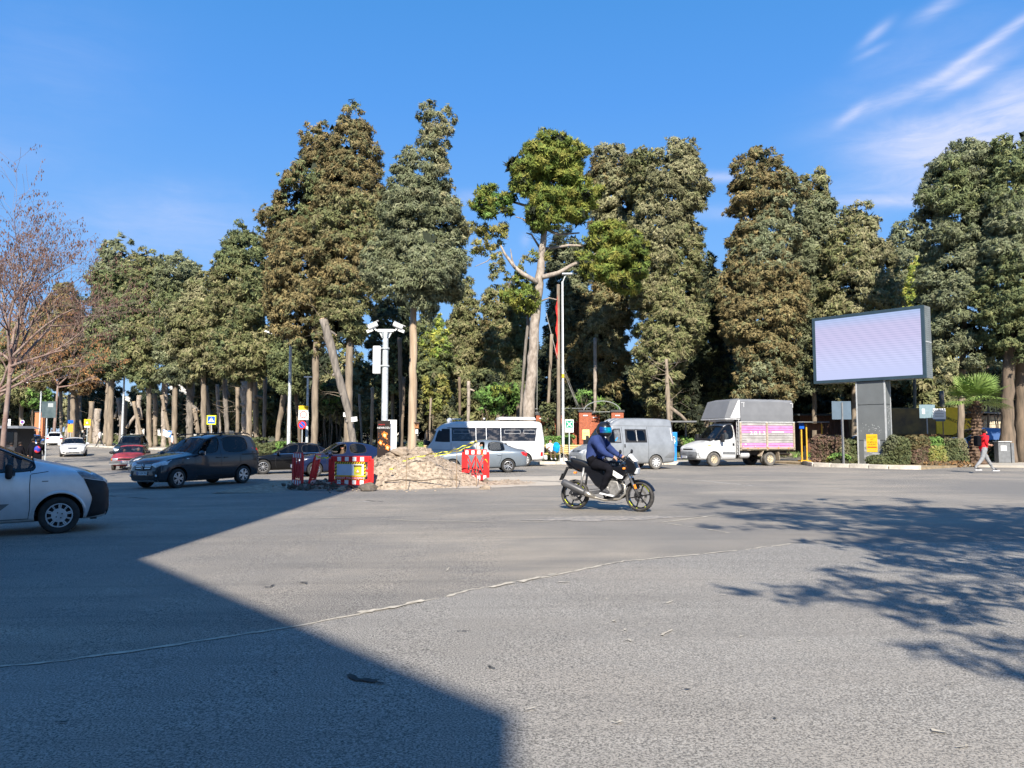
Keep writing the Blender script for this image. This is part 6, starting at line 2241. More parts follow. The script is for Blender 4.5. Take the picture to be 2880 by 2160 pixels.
car = thing('people_carrier', 'dark teal people carrier close behind the red hatchback', 'van')
mpv(car, paint('dark_teal_paint', (.035, .05, .055), .3, .3, .8))
place(car, 352, 1296, -74, (1.9, 0), .98)

car = thing('saloon_car', 'black car mostly hidden behind the bonnet of the charcoal people carrier', 'car')
saloon(car, paint('grey_black_paint', (.012, .014, .016), .1, .25, .4), L=4.3, W=.88, H=1.47, wr=.31, kind='hatch', style='cover', rimm=M_HUB)
place(car, 540, 1330, 215, (-.6, .6), 1.0)
car.name = 'hatchback_car'

# ---- small silver delivery van cut by the left edge
def minivan(root, P):
 st = [S(1.96, 1.97, 1.90, .26, .52, .84, .86, .62, .58, .40, .01),
  S(1.90, 1.88, 1.80, .21, .55, .93, .96, .78, .72, .55, .02),
  S(1.70, 1.62, 1.54, .20, .56, 1.02, 1.06, .835, .79, .62, .03),
  S(1.30, 1.22, 1.14, .19, .58, 1.05, 1.15, .845, .80, .66, .04),
  S(1.02, .92, .86, .19, .58, 1.03, 1.22, .845, .80, .70, .04),
  S(.55, .36, .02, .19, .60, 1.02, 1.62, .845, .805, .64, .05),
  S(.30, .10, -.24, .19, .60, 1.02, 1.72, .845, .805, .63, .05),
  S(-.34, -.34, -.44, .19, .60, 1.02, 1.73, .845, .805, .625, .05),
  S(-.48, -.48, -.52, .19, .60, 1.07, 1.73, .845, .805, .625, .05),
  S(-1.3, -1.3, -1.3, .20, .60, 1.07, 1.73, .845, .80, .625, .045),
  S(-1.80, -1.82, -1.78, .24, .60, 1.07, 1.70, .84, .79, .62, .03),
  S(-1.95, -1.95, -1.88, .28, .60, 1.05, 1.60, .80, .75, .58, .01)]
 tg = {(4, 6): 3, (4, 7): 3, (4, 5): 6, (5, 5): 6, (6, 5): 6}
 body, bvh = body_shell('body', root, st, tg, P, [(1.22, 1), (1.22, -1), (-1.29, 1), (-1.29, -1)], .305, 1.18, W=.845, lvl=3, glass={3: M_GLS, 6: M_GLS})
 add_wheels(root, [1.22, -1.29], .835, .303, .19, 'cover14', M_HUB, M_TYRE)
 interior(root, .9, -.7, .32, .60, .75, (-.05,), .42)
 fp = lambda y, z, off: front_pt(bvh, y, z, 1, off)
 for s in (1, -1):
  sp = lambda x, z, off, s=s: side_pt(bvh, x, z, s, off)
  strip(sp, [(.80, 1.06), (.79, .80), (.80, .45), (.78, .27), (-.4, .27), (-.40, 1.06)], .011, parent=root, name='door_seam')
  strip(sp, [(.80, 1.00), (1.05, 1.035)], .01, parent=root, name='bonnet_seam')
  patch(sp, [(.52, .53), (-.30, .53)], [(.40, .43), (-.30, .43)], 6, 2, .014, name='door_moulding', mt=M_GREYP, parent=root)
  # tall raked headlamp
  patch(sp, [(1.44, 1.04), (1.64, 1.03), (1.84, .93)], [(1.54, .92), (1.70, .885), (1.87, .85)], 6, 4, .012, name='headlight', mt=M_LAMPD, parent=root)
  # deep black bumper running up the corner
  patch(sp, [(1.56, .905), (1.71, .872), (1.89, .84), (1.955, .74)], [(1.64, .72), (1.70, .56), (1.665, .40), (1.64, .24)], 10, 8, .016, name='front_bumper', mt=M_BLK, parent=root)
  patch(sp, [(1.955, .72), (1.965, .60), (1.95, .45), (1.90, .28)], [(1.64, .72), (1.70, .56), (1.665, .40), (1.62, .24)], 10, 8, .02, name='bumper_corner', mt=M_BLK, parent=root)
  patch(sp, [(.96, .885), (1.05, .885)], [(.96, .868), (1.05, .868)], 2, 1, .012, name='side_repeater', mt=M_GREYP, parent=root)
  # swollen wheel arch lip
  V = []
  pl = [(1.22 + math.cos(a) * .405, .31 + math.sin(a) * .405) for a in [R(q) for q in range(-2, 188, 10)]]
  pin = [(1.22 + math.cos(a) * .352, .31 + math.sin(a) * .352) for a in [R(q) for q in range(-2, 188, 10)]]
  pm = [(1.22 + math.cos(a) * .52, .31 + math.sin(a) * .455) for a in [R(q) for q in range(20, 170, 10)]]
  pm2 = [(1.22 + math.cos(a) * .405, .31 + math.sin(a) * .405) for a in [R(q) for q in range(20, 170, 10)]]
  patch(sp, pl, pin, 20, 2, .016, name='arch_lip', mt=P, parent=root)
  q = side_pt(bvh, -.22, .92, s, .02)
  if q:
   MB().box(q, (.18, .04, .05)).build('door_handle', M_BLK, root, bevel=.014)
  mb = MB()
  mb.box((.50, s * .99, 1.06), (.10, .19, .25))
  mb.build('wing_mirror', M_BLK, root, bevel=.045, bseg=3)
  MB().beam((.55, s * .80, 1.02), (.52, s * .93, 1.04), .08, .07).build('mirror_arm', M_BLK, root)
  # triangular quarter frame
 patch(fp, [(-.74, .73), (.74, .73)], [(-.76, .26), (.76, .26)], 10, 6, .03, name='front_bumper', mt=M_BLK, parent=root)
 q = front_pt(bvh, 0, .42, 1, .05)
 plate(root, (q.x, 0, .42), 0, '35 FU 118')
 mb = MB().box((1.74, -.55, .215), (.10, .06, .05))
 mb.build('tow_eye', M_BLK, root)

van = thing('delivery_van', 'silver delivery van with black bumper and slotted wheel trims, cut by the frame', 'van')
minivan(van, paint('silver_paint', (.60, .62, .64), .3, .33, .5, .10))
place(van, 165, 1501, 33, (1.22, -.835), .985)

# ---- silver high roof panel van
def panelvan(root, P):
 W = .97
 st = [S(2.52, 2.50, 2.46, .36, .58, .82, .86, W * .66, W * .62, W * .44, .01),
  S(2.42, 2.38, 2.30, .30, .60, .92, .96, W * .88, W * .82, W * .60, .02),
  S(2.10, 2.02, 1.94, .26, .62, 1.06, 1.10, W * .97, W * .92, W * .68, .03),
  S(1.76, 1.66, 1.58, .25, .64, 1.16, 1.24, W, W * .95, W * .76, .04),
  S(1.50, 1.30, 1.06, .25, .66, 1.26, 1.98, W, W * .96, W * .78, .05),
  S(1.20, 1.00, .74, .25, .66, 1.27, 2.26, W, W * .965, W * .74, .06),
  S(.62, .56, .44, .25, .66, 1.27, 2.38, W, W * .965, W * .72, .06),
  S(.44, .40, .32, .25, .66, 1.27, 2.40, W, W * .965, W * .72, .06),
  S(-.82, -.82, -.82, .25, .66, 1.27, 2.41, W, W * .965, W * .72, .06),
  S(-.98, -.98, -.98, .25, .66, 1.27, 2.41, W, W * .965, W * .72, .06),
  S(-2.30, -2.30, -2.26, .28, .66, 1.27, 2.40, W, W * .96, W * .72, .05),
  S(-2.46, -2.46, -2.40, .34, .66, 1.25, 2.34, W * .96, W * .92, W * .70, .03)]
 tg = {(3, 6): 3, (3, 7): 3}
 # lower the side glass: add a row would be neat; use windows built on the skin instead
 body, bvh = body_shell('body', root, st, tg, P, [(1.62, 1), (1.62, -1), (-1.32, 1), (-1.32, -1)], .335, 1.15, W=W, glass={3: M_GLSC})
 add_wheels(root, [1.62, -1.32], W - .01, .335, .21, 'cover', M_HUB, M_TYRED)
 fp = lambda y, z, off: front_pt(bvh, y, z, 1, off)
 for s in (1, -1):
  sp = lambda x, z, off, s=s: side_pt(bvh, x, z, s, off)
  # cab window (dark recess, seat and glass are read through it)
  patch(sp, [(1.20, 1.42), (1.02, 1.72), (.86, 1.92), (.50, 1.93)], [(1.26, 1.27), (1.0, 1.25), (.80, 1.25), (.50, 1.25)], 10, 6, .006, name='window_frame', mt=M_BLK, parent=root)
  patch(sp, [(1.16, 1.44), (1.0, 1.70), (.90, 1.86), (.84, 1.87)], [(1.20, 1.30), (1.0, 1.29), (.92, 1.29), (.84, 1.29)], 5, 5, .014, name='window', mt=M_GLSD, parent=root)
  patch(sp, [(.82, 1.87), (.54, 1.88)], [(.82, 1.29), (.54, 1.29)], 4, 5, .014, name='window', mt=mat('cab_view', (.20, .20, .20), .4, rgb2=(.05, .06, .07), scale=5, coat=.5), parent=root)
  patch(sp, [(.26, 1.90), (-.86, 1.90)], [(.28, 1.27), (-.86, 1.27)], 8, 5, .010, name='window_frame', mt=M_BLK, parent=root)
  patch(sp, [(.18, 1.84), (-.30, 1.84)], [(.20, 1.34), (-.30, 1.34)], 5, 4, .018, name='window', mt=M_GLSD, parent=root)
  patch(sp, [(-.34, 1.84), (-.78, 1.84)], [(-.34, 1.34), (-.78, 1.34)], 5, 4, .018, name='window', mt=M_GLSD, parent=root)
  strip(sp, [(-.32, 1.85), (-.32, 1.33)], .03, .022, 'window_bar', M_HUB, root)
  strip(sp, [(1.34, 1.22), (1.32, .8), (1.2, .34), (.44, .34), (.42, 1.24), (.42, 2.0)], .014, parent=root, name='door_seam')
  strip(sp, [(-.92, 2.02), (-.92, .34)], .014, parent=root, name='door_seam')
  strip(sp, [(.9, 2.06), (-2.3, 2.05)], .02, .006, 'roof_seam', M_GREYP, root)
  patch(sp, [(-2.06, .80), (-2.44, .80)], [(-1.78, .56), (-2.44, .50)], 5, 3, .02, name='corner_bumper', mt=M_GREYP, parent=root)
  patch(sp, [(.30, 1.2), (.36, 1.2)], [(.30, 1.04), (.36, 1.04)], 1, 2, .02, name='door_handle', mt=M_BLK, parent=root)
  patch(fp, [(s * .52, .92), (s * .78, .98)], [(s * .50, .78), (s * .76, .78)], 4, 3, .016, name='headlight', mt=M_LAMP, parent=root)
  strip(sp, [(-2.20, 1.96), (-2.22, 1.35)], .03, .012, 'tail_trim', M_PLATE, root)
  MB().box((1.30, s * 1.12, 1.45), (.12, .18, .30)).build('wing_mirror', M_BLK, root, bevel=.04)
  MB().beam((1.32, s * .92, 1.38), (1.30, s * 1.08, 1.42), .05, .05).build('mirror_arm', M_BLK, root)
 patch(fp, [(-.46, .90), (.46, .90)], [(-.44, .78), (.44, .78)], 8, 2, .01, name='grille', mt=M_BLK, parent=root)
 strip(fp, [(-.50, .925), (.50, .925)], .03, .014, 'grille_surround', P, root)
 patch(fp, [(-.84, .70), (.84, .70)], [(-.82, .38), (.82, .38)], 10, 4, .035, name='front_bumper', mt=M_GREYP, parent=root)
 q = front_pt(bvh, 0, .56, 1, .05)
 plate(root, (q.x, 0, .56), 0, '35 ZM 604')
 # ribs of the plastic high roof over the windscreen
 for y in (-.4, 0, .4):
  mb = MB()
  pts = []
  for x in (.95, .7, .45, .2):
   h = bvh.ray_cast(Vector((x, y, 4)), Vector((0, 0, -1)))
   if h[0]:
    pts.append(h[0] - Vector((0, 0, .02)))
  if len(pts) > 2:
   mb.tube(pts, [.03, .06, .06, .03], 8)
   mb.build('roof_rib', P, root, smooth=True)
 # cab seats seen through the windscreen
 interior(root, 1.3, .4, .5, .95, .9, (.75,), 1.2)

van = thing('panel_van', 'dusty silver high roof van with one dark sliding side window, behind the motorcyclist', 'van')
panelvan(van, paint('dull_silver_paint', (.27, .285, .30), .25, .40, .25, .12))
place(van, 1845, 1320, 199, (-1.32, .92), 1.0)
panel = van

# ---- white minibus
def minibus(root, P):
 W, L = 1.05, 3.35
 st = [S(L, L - .04, L - .10, .34, .60, .98, 1.02, W * .80, W * .74, W * .55, .01),
  S(L - .10, L - .13, L - .18, .28, .62, 1.20, 1.26, W * .94, W * .90, W * .70, .02),
  S(L - .26, L - .30, L - .55, .26, .64, 1.36, 1.98, W * .99, W * .96, W * .80, .05),
  S(L - .55, L - .60, L - .78, .26, .66, 1.40, 2.26, W, W * .98, W * .82, .08),
  S(L - 1.0, L - 1.0, L - 1.25, .26, .66, 1.42, 2.42, W, W * .98, W * .82, .09),
  S(L - 1.40, L - 1.40, L - 1.6, .26, .66, 1.42, 2.50, W, W * .98, W * .82, .09),
  S(-2.6, -2.6, -2.6, .30, .66, 1.42, 2.54, W, W * .98, W * .82, .09),
  S(-3.15, -3.20, -3.10, .32, .66, 1.42, 2.50, W, W * .975, W * .80, .08),
  S(-3.36, -3.36, -3.24, .40, .66, 1.40, 2.36, W * .95, W * .93, W * .76, .04)]
 body, bvh = body_shell('body', root, st, {(1, 6): 3, (1, 7): 3, (1, 5): 3}, P, [(2.35, 1), (2.35, -1), (-2.15, 1), (-2.15, -1)], .37, 1.15, W=W, glass={3: M_GLSC}, lvl=2)
 add_wheels(root, [2.35, -2.15], W - .01, .37, .22, 'cover', M_HUB, M_TYRE)
 for s in (1, -1):
  sp = lambda x, z, off, s=s: side_pt(bvh, x, z, s, off)
  gm = M_GLSD
  patch(sp, [(2.86, 1.50), (2.72, 1.96), (2.60, 2.10), (2.06, 2.10)], [(2.88, 1.40), (2.5, 1.37), (2.06, 1.37)], 6, 5, .010, name='window_frame', mt=M_BLK, parent=root)
  xs_ = [(1.96, .62), (.60, .04), (.02, -.78), (-.80, -2.86)]
  strip(sp, [(2.2, 2.15), (-2.95, 2.15)], .04, .006, 'window_seal', M_BLK, root)
  for (a, b) in xs_:
   patch(sp, [(a, 2.14), (b, 2.14)], [(a, 1.42), (b + (0 if b > -2 else .12), 1.42)], max(3, int((a - b) * 3)), 5, .012, name='window', mt=mat('bus_glass', (.10, .09, .085), .08, rgb2=(.014, .015, .018), scale=3.2, coat=.5, thr=(.5, .66), stretch=(1, 1, 1.6)), parent=root)
  for (a, b) in ((1.85, .98), (-1.0, -1.9), (-2.1, -2.75)):
   for z0, z1 in ((2.03, 2.015), (1.84, 1.825)):
    strip(sp, [(a, z0), (b, z0)], .014, .026, 'sliding_vent', M_HUB, root)
   for x_ in (a, b):
    strip(sp, [(x_, 2.03), (x_, 1.83)], .014, .026, 'sliding_vent', M_HUB, root)
  for x_ in (2.0, .61, .03, -.79):
   strip(sp, [(x_, 2.16), (x_, 1.40)], .03, .02, 'window_bar', M_PLATE, root)
  # passengers' white seat backs behind the glass
  for x_ in (.75, .25, -.35, -1.2, -1.75, -2.35):
   q = side_pt(bvh, x_, 1.52, s, .028)
  strip(sp, [(3.1, .95), (-3.2, .95)], .012, .004, 'body_seam', M_GREYP, root)
  strip(sp, [(2.0, 1.36), (2.0, .4)], .014, .004, 'door_seam', M_GREYP, root)
  patch(sp, [(-3.05, .80), (-3.30, .80)], [(-3.05, .58), (-3.30, .58)], 2, 2, .015, name='tail_light', mt=M_REDL, parent=root)
  mb = MB()
  mb.beam((3.0, s * 1.0, 1.9), (3.25, s * 1.18, 2.0), .03, .03)
  mb.beam((3.25, s * 1.18, 2.0), (3.27, s * 1.2, 1.85), .03, .03)
  mb.build('mirror_arm', M_BLK, root)
  MB().box((3.27, s * 1.2, 1.66), (.10, .2, .38)).build('wing_mirror', M_BLK, root, bevel=.04)
  patch(lambda y, z, off: front_pt(bvh, y, z, 1, off), [(s * .50, .88), (s * .78, .90)], [(s * .50, .72), (s * .78, .72)], 4, 2, .02, name='headlight', mt=M_LAMP, parent=root)
 fp = lambda y, z, off: front_pt(bvh, y, z, 1, off)
 patch(fp, [(-.84, .56), (.84, .56)], [(-.84, .38), (.84, .38)], 8, 2, .03, name='front_bumper', mt=M_GREYP, parent=root)
 MB().box((-3.38, 0, .5), (.18, 1.9, .26)).build('rear_bumper', P, root, bevel=.05)
 MB().box((1.6, -.1, 2.66), (.5, .5, .06)).build('roof_hatch', P, root, bevel=.02)
 mb = MB().box((-1.8, 0, 2.70), (2.2, 1.2, .16), taper=.92)
 mb.build('air_conditioner', P, root, bevel=.04)
 MB().ball((2.0, 0, 2.58), (.16, .2, .16), 10, 6).build('roof_lamp', P, root, smooth=True)
 MB().box((.1, .55, 2.68), (.1, .1, .08)).build('roof_vent', P, root)
 interior(root, 3.0, 2.0, .6, 1.0, 1.0, (2.3,), 2.9)

bus = thing('minibus', 'white minibus with dark side windows full of passengers, in front of the park gate', 'minibus')
minibus(bus, paint('bus_white_paint', (.62, .62, .62), 0, .35, .4))
place(bus, 1476, 1312, 190, (-2.15, 1.0), .935)

# ---- white flatbed truck with slatted pink sides and grey tarpaulin
def truck(root, P):
 W = .96
 cab = [S(2.95, 2.93, 2.88, .40, .60, .90, .94, W * .74, W * .70, W * .50, .01),
  S(2.86, 2.82, 2.74, .32, .62, 1.00, 1.05, W * .93, W * .88, W * .64, .02),
  S(2.45, 2.36, 2.24, .30, .64, 1.16, 1.22, W * .98, W * .94, W * .72, .03),
  S(2.05, 1.96, 1.86, .30, .66, 1.26, 1.34, W, W * .95, W * .78, .04),
  S(1.72, 1.62, 1.26, .30, .66, 1.30, 2.05, W, W * .95, W * .74, .04),
  S(1.50, 1.40, 1.06, .30, .66, 1.31, 2.14, W, W * .95, W * .73, .04),
  S(.74, .72, .74, .30, .66, 1.32, 2.20, W, W * .95, W * .73, .04),
  S(.60, .58, .60, .32, .66, 1.32, 2.16, W, W * .94, W * .72, .03)]
 body, bvh = body_shell('cab', root, cab, {(3, 6): 3, (3, 7): 3, (3, 5): 6, (4, 5): 6, (5, 5): 6}, P, [(2.0, 1), (2.0, -1)], .35, 1.18, W=W, glass={3: M_GLS, 6: M_GLS}, rim_t=.03)
 interior(root, 1.9, .7, .5, .95, .9, (1.05,), 1.55)
 tm = mat('cream_wheel', (.62, .55, .40), .7, rgb2=(.40, .31, .20), scale=8)
 add_wheels(root, [2.0, -1.35], .95, .35, .2, 'steel', tm, M_TYRED)
 add_wheels(root, [-1.35], .70, .35, .18, 'steel', tm, M_TYRED)
 fp = lambda y, z, off: front_pt(bvh, y, z, 1, off)
 for s in (1, -1):
  sp = lambda x, z, off, s=s: side_pt(bvh, x, z, s, off)
  strip(sp, [(1.72, 1.28), (1.68, .8), (1.55, .42), (.74, .42), (.72, 2.05)], .014, parent=root, name='door_seam')
  patch(sp, [(1.50, .74), (.62, .72)], [(1.50, .60), (.62, .58)], 6, 2, .014, name='side_moulding', mt=M_GREYP, parent=root)
  patch(sp, [(.92, 1.16), (.80, 1.16)], [(.92, 1.02), (.80, 1.02)], 2, 2, .018, name='door_handle', mt=M_BLK, parent=root)
  patch(sp, [(2.18, 1.06), (2.34, 1.08)], [(2.16, 1.02), (2.34, 1.03)], 3, 1, .014, name='indicator', mt=M_AMB, parent=root)
  pl = [(2.0 + math.cos(R(q)) * .47, .36 + math.sin(R(q)) * .47) for q in range(0, 181, 15)]
  pin = [(2.0 + math.cos(R(q)) * .40, .36 + math.sin(R(q)) * .40) for q in range(0, 181, 15)]
  patch(sp, pl, pin, 16, 1, .022, name='arch_lip', mt=M_GREYP, parent=root)
  patch(fp, [(s * .46, .93), (s * .84, .97)], [(s * .46, .80), (s * .82, .82)], 5, 2, .016, name='headlight', mt=M_LAMP, parent=root)
  MB().box((1.62, s * 1.14, 1.42), (.14, .20, .42)).build('wing_mirror', M_BLK, root, bevel=.04)
  MB().beam((1.62, s * .92, 1.34), (1.62, s * 1.08, 1.38), .06, .08).build('mirror_arm', M_BLK, root)
  mb = MB().beam((2.35, s * .3, 1.255), (2.25, s * .5, 1.27), .05, .012)
  mb.build('bonnet_vent', M_BLK, root)
 patch(fp, [(-.44, .92), (.44, .92)], [(-.44, .81), (.44, .81)], 8, 2, .012, name='grille', mt=M_BLK, parent=root)
 patch(fp, [(-.30, .895), (.30, .895)], [(-.30, .835), (.30, .835)], 6, 1, .02, name='grille_bar', mt=M_HUB, parent=root)
 patch(fp, [(-.86, .74), (.86, .74)], [(-.84, .36), (.84, .36)], 10, 4, .05, name='front_bumper', mt=M_GREYP, parent=root)
 patch(fp, [(-.5, .66), (-.02, .66)], [(-.46, .56), (-.02, .56)], 4, 2, .06, name='bumper_intake', mt=M_BLK, parent=root)
 patch(fp, [(.08, .60), (.62, .62)], [(.14, .50), (.60, .52)], 4, 2, .06, name='bumper_intake', mt=M_BLK, parent=root)
 q = front_pt(bvh, .0, .46, 1, .07)
 plate(root, (q.x, -.2, .46), 0, '35 DZ 541')
 # load bed
 WOOD = mat('weathered_timber', (.46, .38, .28), .85, rgb2=(.28, .22, .16), scale=4, bump=.4, stretch=(.3, 3, 3))
 DK = mat('chassis_dark', (.06, .055, .05), .85, var=.3)
 PNK = mat('pink_sideboard', (.62, .24, .47), .55, var=.14, scale=4)
 GRB = mat('grey_sideboard', (.44, .42, .40), .6, rgb2=(.30, .28, .27), scale=3)
 x0, x1, hw = .52, -2.75, 1.06
 MB().box(((x0 + x1) / 2, 0, .86), (x0 - x1, hw * 2, .10)).build('load_floor', WOOD, root)
 for s in (1, -1):
  MB().box(((.5 + x1) / 2, s * .38, .66), (.5 - x1 + .1, .09, .20)).build('chassis_rail', DK, root)
  # post, corner and centre
  for x in (x0, -1.08, x1):
   MB().box((x, s * (hw + .01), 1.50), (.10, .07, 1.42)).build('stake', WOOD, root, bevel=.008)
  nb = 10
  for k in range(nb):
   z = .97 + k * .127
   for (a, b) in ((x0 - .06, -1.02), (-1.14, x1 + .06)):
    o = MB().box(((a + b) / 2, s * (hw + .0), z), (a - b, .035, .112))
    o.build('sideboard_plank', [GRB, PNK][1 if k in (0, 1, 6, 7, 8) else 0], root, bevel=.008)
  # sweep of grey over the pink: the painted swoosh
  MB().box((-.28, s * (hw + .02), 1.29), (.9, .006, .07), ry=0).build('painted_stripe', GRB, root)
  MB().box((-1.75, s * (hw + .02), 1.72), (.75, .006, .05)).build('painted_stripe', M_PLATE, root)
  MB().box((.22, s * (hw + .02), 1.1), (.10, .006, .06)).build('painted_stripe', M_PLATE, root)
  if s > 0:
   for kx, ch in enumerate('2013'):
    text('lettering', ch, .26, M_PLATE, root, (-.12 - kx * .26, s * (hw + .022), 1.66), (PI / 2, 0, PI), .002, 'CENTER', 1.5)
  MB().box(((x0 + x1) / 2, s * (hw + .01), 2.23), (x0 - x1 + .1, .05, .05)).build('top_rail', M_HUB, root)
  MB().box(((x0 + x1) / 2, s * (hw + .02), .90), (x0 - x1 + .1, .05, .09)).build('bed_edge', WOOD, root)
  for k in range(5):
   MB().box((x0 - .4 - k * .62, s * (hw + .05), .90), (.09, .012, .035)).build('marker_light', M_AMB, root)
  for k in range(5):
   mb = MB().box((x0 - .12 - k * .72, s * (hw + .045), 1.0), (.05, .03, .05))
   mb.build('latch', M_HUB, root)
  # mudguards
  MB().box((-.83, s * .86, .64), (.04, .3, .34), ry=-.5).build('mudguard', WOOD, root)
  MB().box((-1.86, s * .86, .50), (.03, .3, .42), ry=.12).build('mudguard', WOOD, root)
 MB().lathe([(0, -.26), (.15, -.26), (.17, -.2), (.17, .2), (.15, .26), (0, .26)], 14, 'X', (.1, .72, .56)).build('fuel_tank', M_HUB, root, smooth=True)
 MB().box((.1, 0, .5), (.3, .5, .2)).build('gearbox', DK, root)
 mb = MB()
 mb.bar((-1.35, -.8, .35), (-1.35, .8, .35), .07, 8)
 mb.bar((2.0, -.8, .35), (2.0, .8, .35), .05, 8)
 mb.build('axle', DK, root)
 for y in (-.7, .7):
  mb = MB().beam((-1.95, y, .62), (-2.7, y, .62), .06, .05)
  mb.beam((-2.7, y, .62), (-2.75, y, .84), .06, .05)
  mb.build('rear_subframe', WOOD, root)
 MB().box((-2.72, 0, .56), (.06, 1.7, .12)).build('rear_underrun', WOOD, root)
 # ladder frame behind the cab
 for y in (1.06, .9, -1.06, -.9):
  MB().box((.66 - .05, y, 1.50), (.04, .03, 1.85)).build('headboard_post', M_HUB, root)
 for k in range(9):
  for s in (1, -1):
   MB().box((.61, s * .98, .72 + k * .19), (.03, .2, .03)).build('ladder_rung', M_HUB, root)
 # tarpaulin
 TG = mat('grey_tarpaulin', (.19, .195, .205), .6, rgb2=(.155, .16, .17), scale=1.2, bump=.35, bscale=2.5)
 TW = mat('white_tarpaulin', (.70, .70, .72), .5, var=.06, scale=2, bump=.3, bscale=3)
 rn = random.Random(2)
 yw = hw + .03

 def tarp(name, ring_f, xs_, m):
  V = []
  for x in xs_:
   for (y, z) in ring_f(x):
    V.append((x, y, z))
  k = len(ring_f(xs_[0]))
  fs = [(i * k + j, (i + 1) * k + j, (i + 1) * k + j + 1, i * k + j + 1) for i in range(len(xs_) - 1) for j in range(k - 1)]
  fs.append(tuple(range(k)))
  fs.append(tuple((len(xs_) - 1) * k + j for j in range(k)))
  mb = MB()
  mb.add(V, fs)
  return mb.build(name, m, root)

 def rf(x):
  sag = .012 * math.sin(x * 9)
  t = max(0, min(1, (x + 2.3) / .5))
  zt = 3.38 + sag + (0 if x > -2.3 else -.02)
  return [(-yw, 2.26), (-yw - .01, 2.6), (-yw + .01, zt - .1), (-yw + .10, zt), (-.4, zt + .05), (.4, zt + .05), (yw - .10, zt), (yw - .01, zt - .1), (yw + .01, 2.6), (yw, 2.26)]
 tarp('tarpaulin', rf, [.50 - i * .2 for i in range(17)], TG)
 # raked front over the cab: sloping face between low front edge and box top
 MB().add([(1.42, -yw + .05, 2.43), (1.42, yw - .05, 2.43), (1.05, yw - .10, 3.30), (1.05, -yw + .10, 3.30), (.51, yw - .08, 3.42), (.51, -yw + .08, 3.42), (.51, yw, 2.40), (.51, -yw, 2.40)],
   [(0, 1, 2, 3), (3, 2, 4, 5), (1, 6, 4, 2), (0, 3, 5, 7), (0, 7, 6, 1)]).build('tarpaulin_front', TG, root)
 for s in (1, -1):
  MB().add([(1.12, s * (yw + .01), 2.44), (.54, s * (yw + .014), 2.44), (.54, s * (yw + .0), 3.34), (.62, s * (yw - .0), 3.34)], [(0, 1, 2, 3)]).build('tarpaulin_gusset', TW, root)
 MB().box((.97, 0, 2.38), (.9, yw * 2 - .04, .06)).build('headboard_shelf', M_HUB, root)
 MB().box((.9, 0, 2.30), (.5, 1.5, .08)).build('shelf_support', P, root)
 for s in (1,):
  for (x, z, dx, dz) in ((.42, 3.2, .22, .02), (.36, 3.1, .02, .22), (-2.58, 3.2, .18, .02), (-2.64, 3.1, .02, .22)):
   MB().box((x - .05, s * (yw + .016), z), (dx, .006, dz)).build('tarp_tape', M_PLATE, root)

tk = thing('flatbed_truck', 'white light truck with pink and grey plank sides and tall grey tarpaulin', 'truck')
truck(tk, paint('truck_white_paint', (.60, .60, .59), 0, .35, .4))
place(tk, 2009, 1312, 199, (2.0, .93), 1.05)

# ---- parked vehicles on the right beyond the island
car = thing('pickup_truck', 'white pickup cab seen between the LED pillar and the bushes', 'pickup')

def pickup(root, P):
 W = .86
 st = [S(2.35, 2.33, 2.28, .36, .6, .88, .92, W * .75, W * .72, W * .5, .01), S(2.2, 2.16, 2.1, .3, .6, .98, 1.02, W * .94, W * .9, W * .66, .02), S(1.3, 1.25, 1.2, .3, .62, 1.06, 1.12, W, W * .96, W * .76, .03),
  S(1.0, .8, .45, .3, .62, 1.08, 1.62, W, W * .96, W * .74, .04), S(.8, .6, .3, .3, .62, 1.08, 1.70, W, W * .96, W * .73, .04), S(-.35, -.4, -.3, .3, .62, 1.08, 1.72, W, W * .96, W * .73, .04),
  S(-.5, -.55, -.42, .3, .62, 1.08, 1.64, W, W * .96, W * .73, .03), S(-.6, -.6, -.58, .3, .62, 1.04, 1.08, W, W * .96, W * .8, .0), S(-2.3, -2.3, -2.3, .34, .62, 1.02, 1.06, W, W * .96, W * .8, .0), S(-2.36, -2.36, -2.36, .4, .62, .98, 1.0, W * .97, W * .93, W * .78, .0)]
 b, bvh = body_shell('body', root, st, {(2, 6): 3, (2, 7): 3, (4, 5): 4, (3, 5): 4}, P, [(1.5, 1), (1.5, -1), (-1.5, 1), (-1.5, -1)], .34, 1.14, W=W, glass={3: M_GLS, 4: M_GLSD})
 add_wheels(root, [1.5, -1.5], W, .34, .2, 'steel', M_HUB)
 interior(root, 1.2, -.4, .45, .7, .8, (.2,), .8)
 for s in (1, -1):
  sp = lambda x, z, off, s=s: side_pt(bvh, x, z, s, off)
  strip(sp, [(.9, 1.05), (.85, .4), (-.4, .4), (-.4, 1.6)], .012, parent=root, name='door_seam')
  patch(lambda y, z, off: front_pt(bvh, y, z, 1, off), [(s * .5, .86), (s * .78, .88)], [(s * .5, .74), (s * .78, .74)], 3, 2, .02, name='headlight', mt=M_LAMP, parent=root)

pickup(car, WH)
place(car, 2470, 1296, 188, (-.5, .8), 1.0)
NAVYD = paint('deep_blue_paint', (.03, .06, .16), .3, .25, .8)
car = thing('saloon_car', 'dark blue car parked beyond the island bushes, only its roof showing', 'car')
saloon(car, NAVYD, L=4.3, W=.88, H=1.46, wr=.31, kind='hatch', style='cover', rimm=M_HUB, seams=False)
place(car, 2640, 1297, 184, (0, .8), 1.05)
car.name = 'hatchback_car'
car = thing('panel_van', 'blue and dark panel van parked behind the fan palm', 'van')
minivan(car, paint('blue_van_paint', (.07, .13, .28), .25, .3, .6))
place(car, 2765, 1300, 188, (0, .8), 1.22)
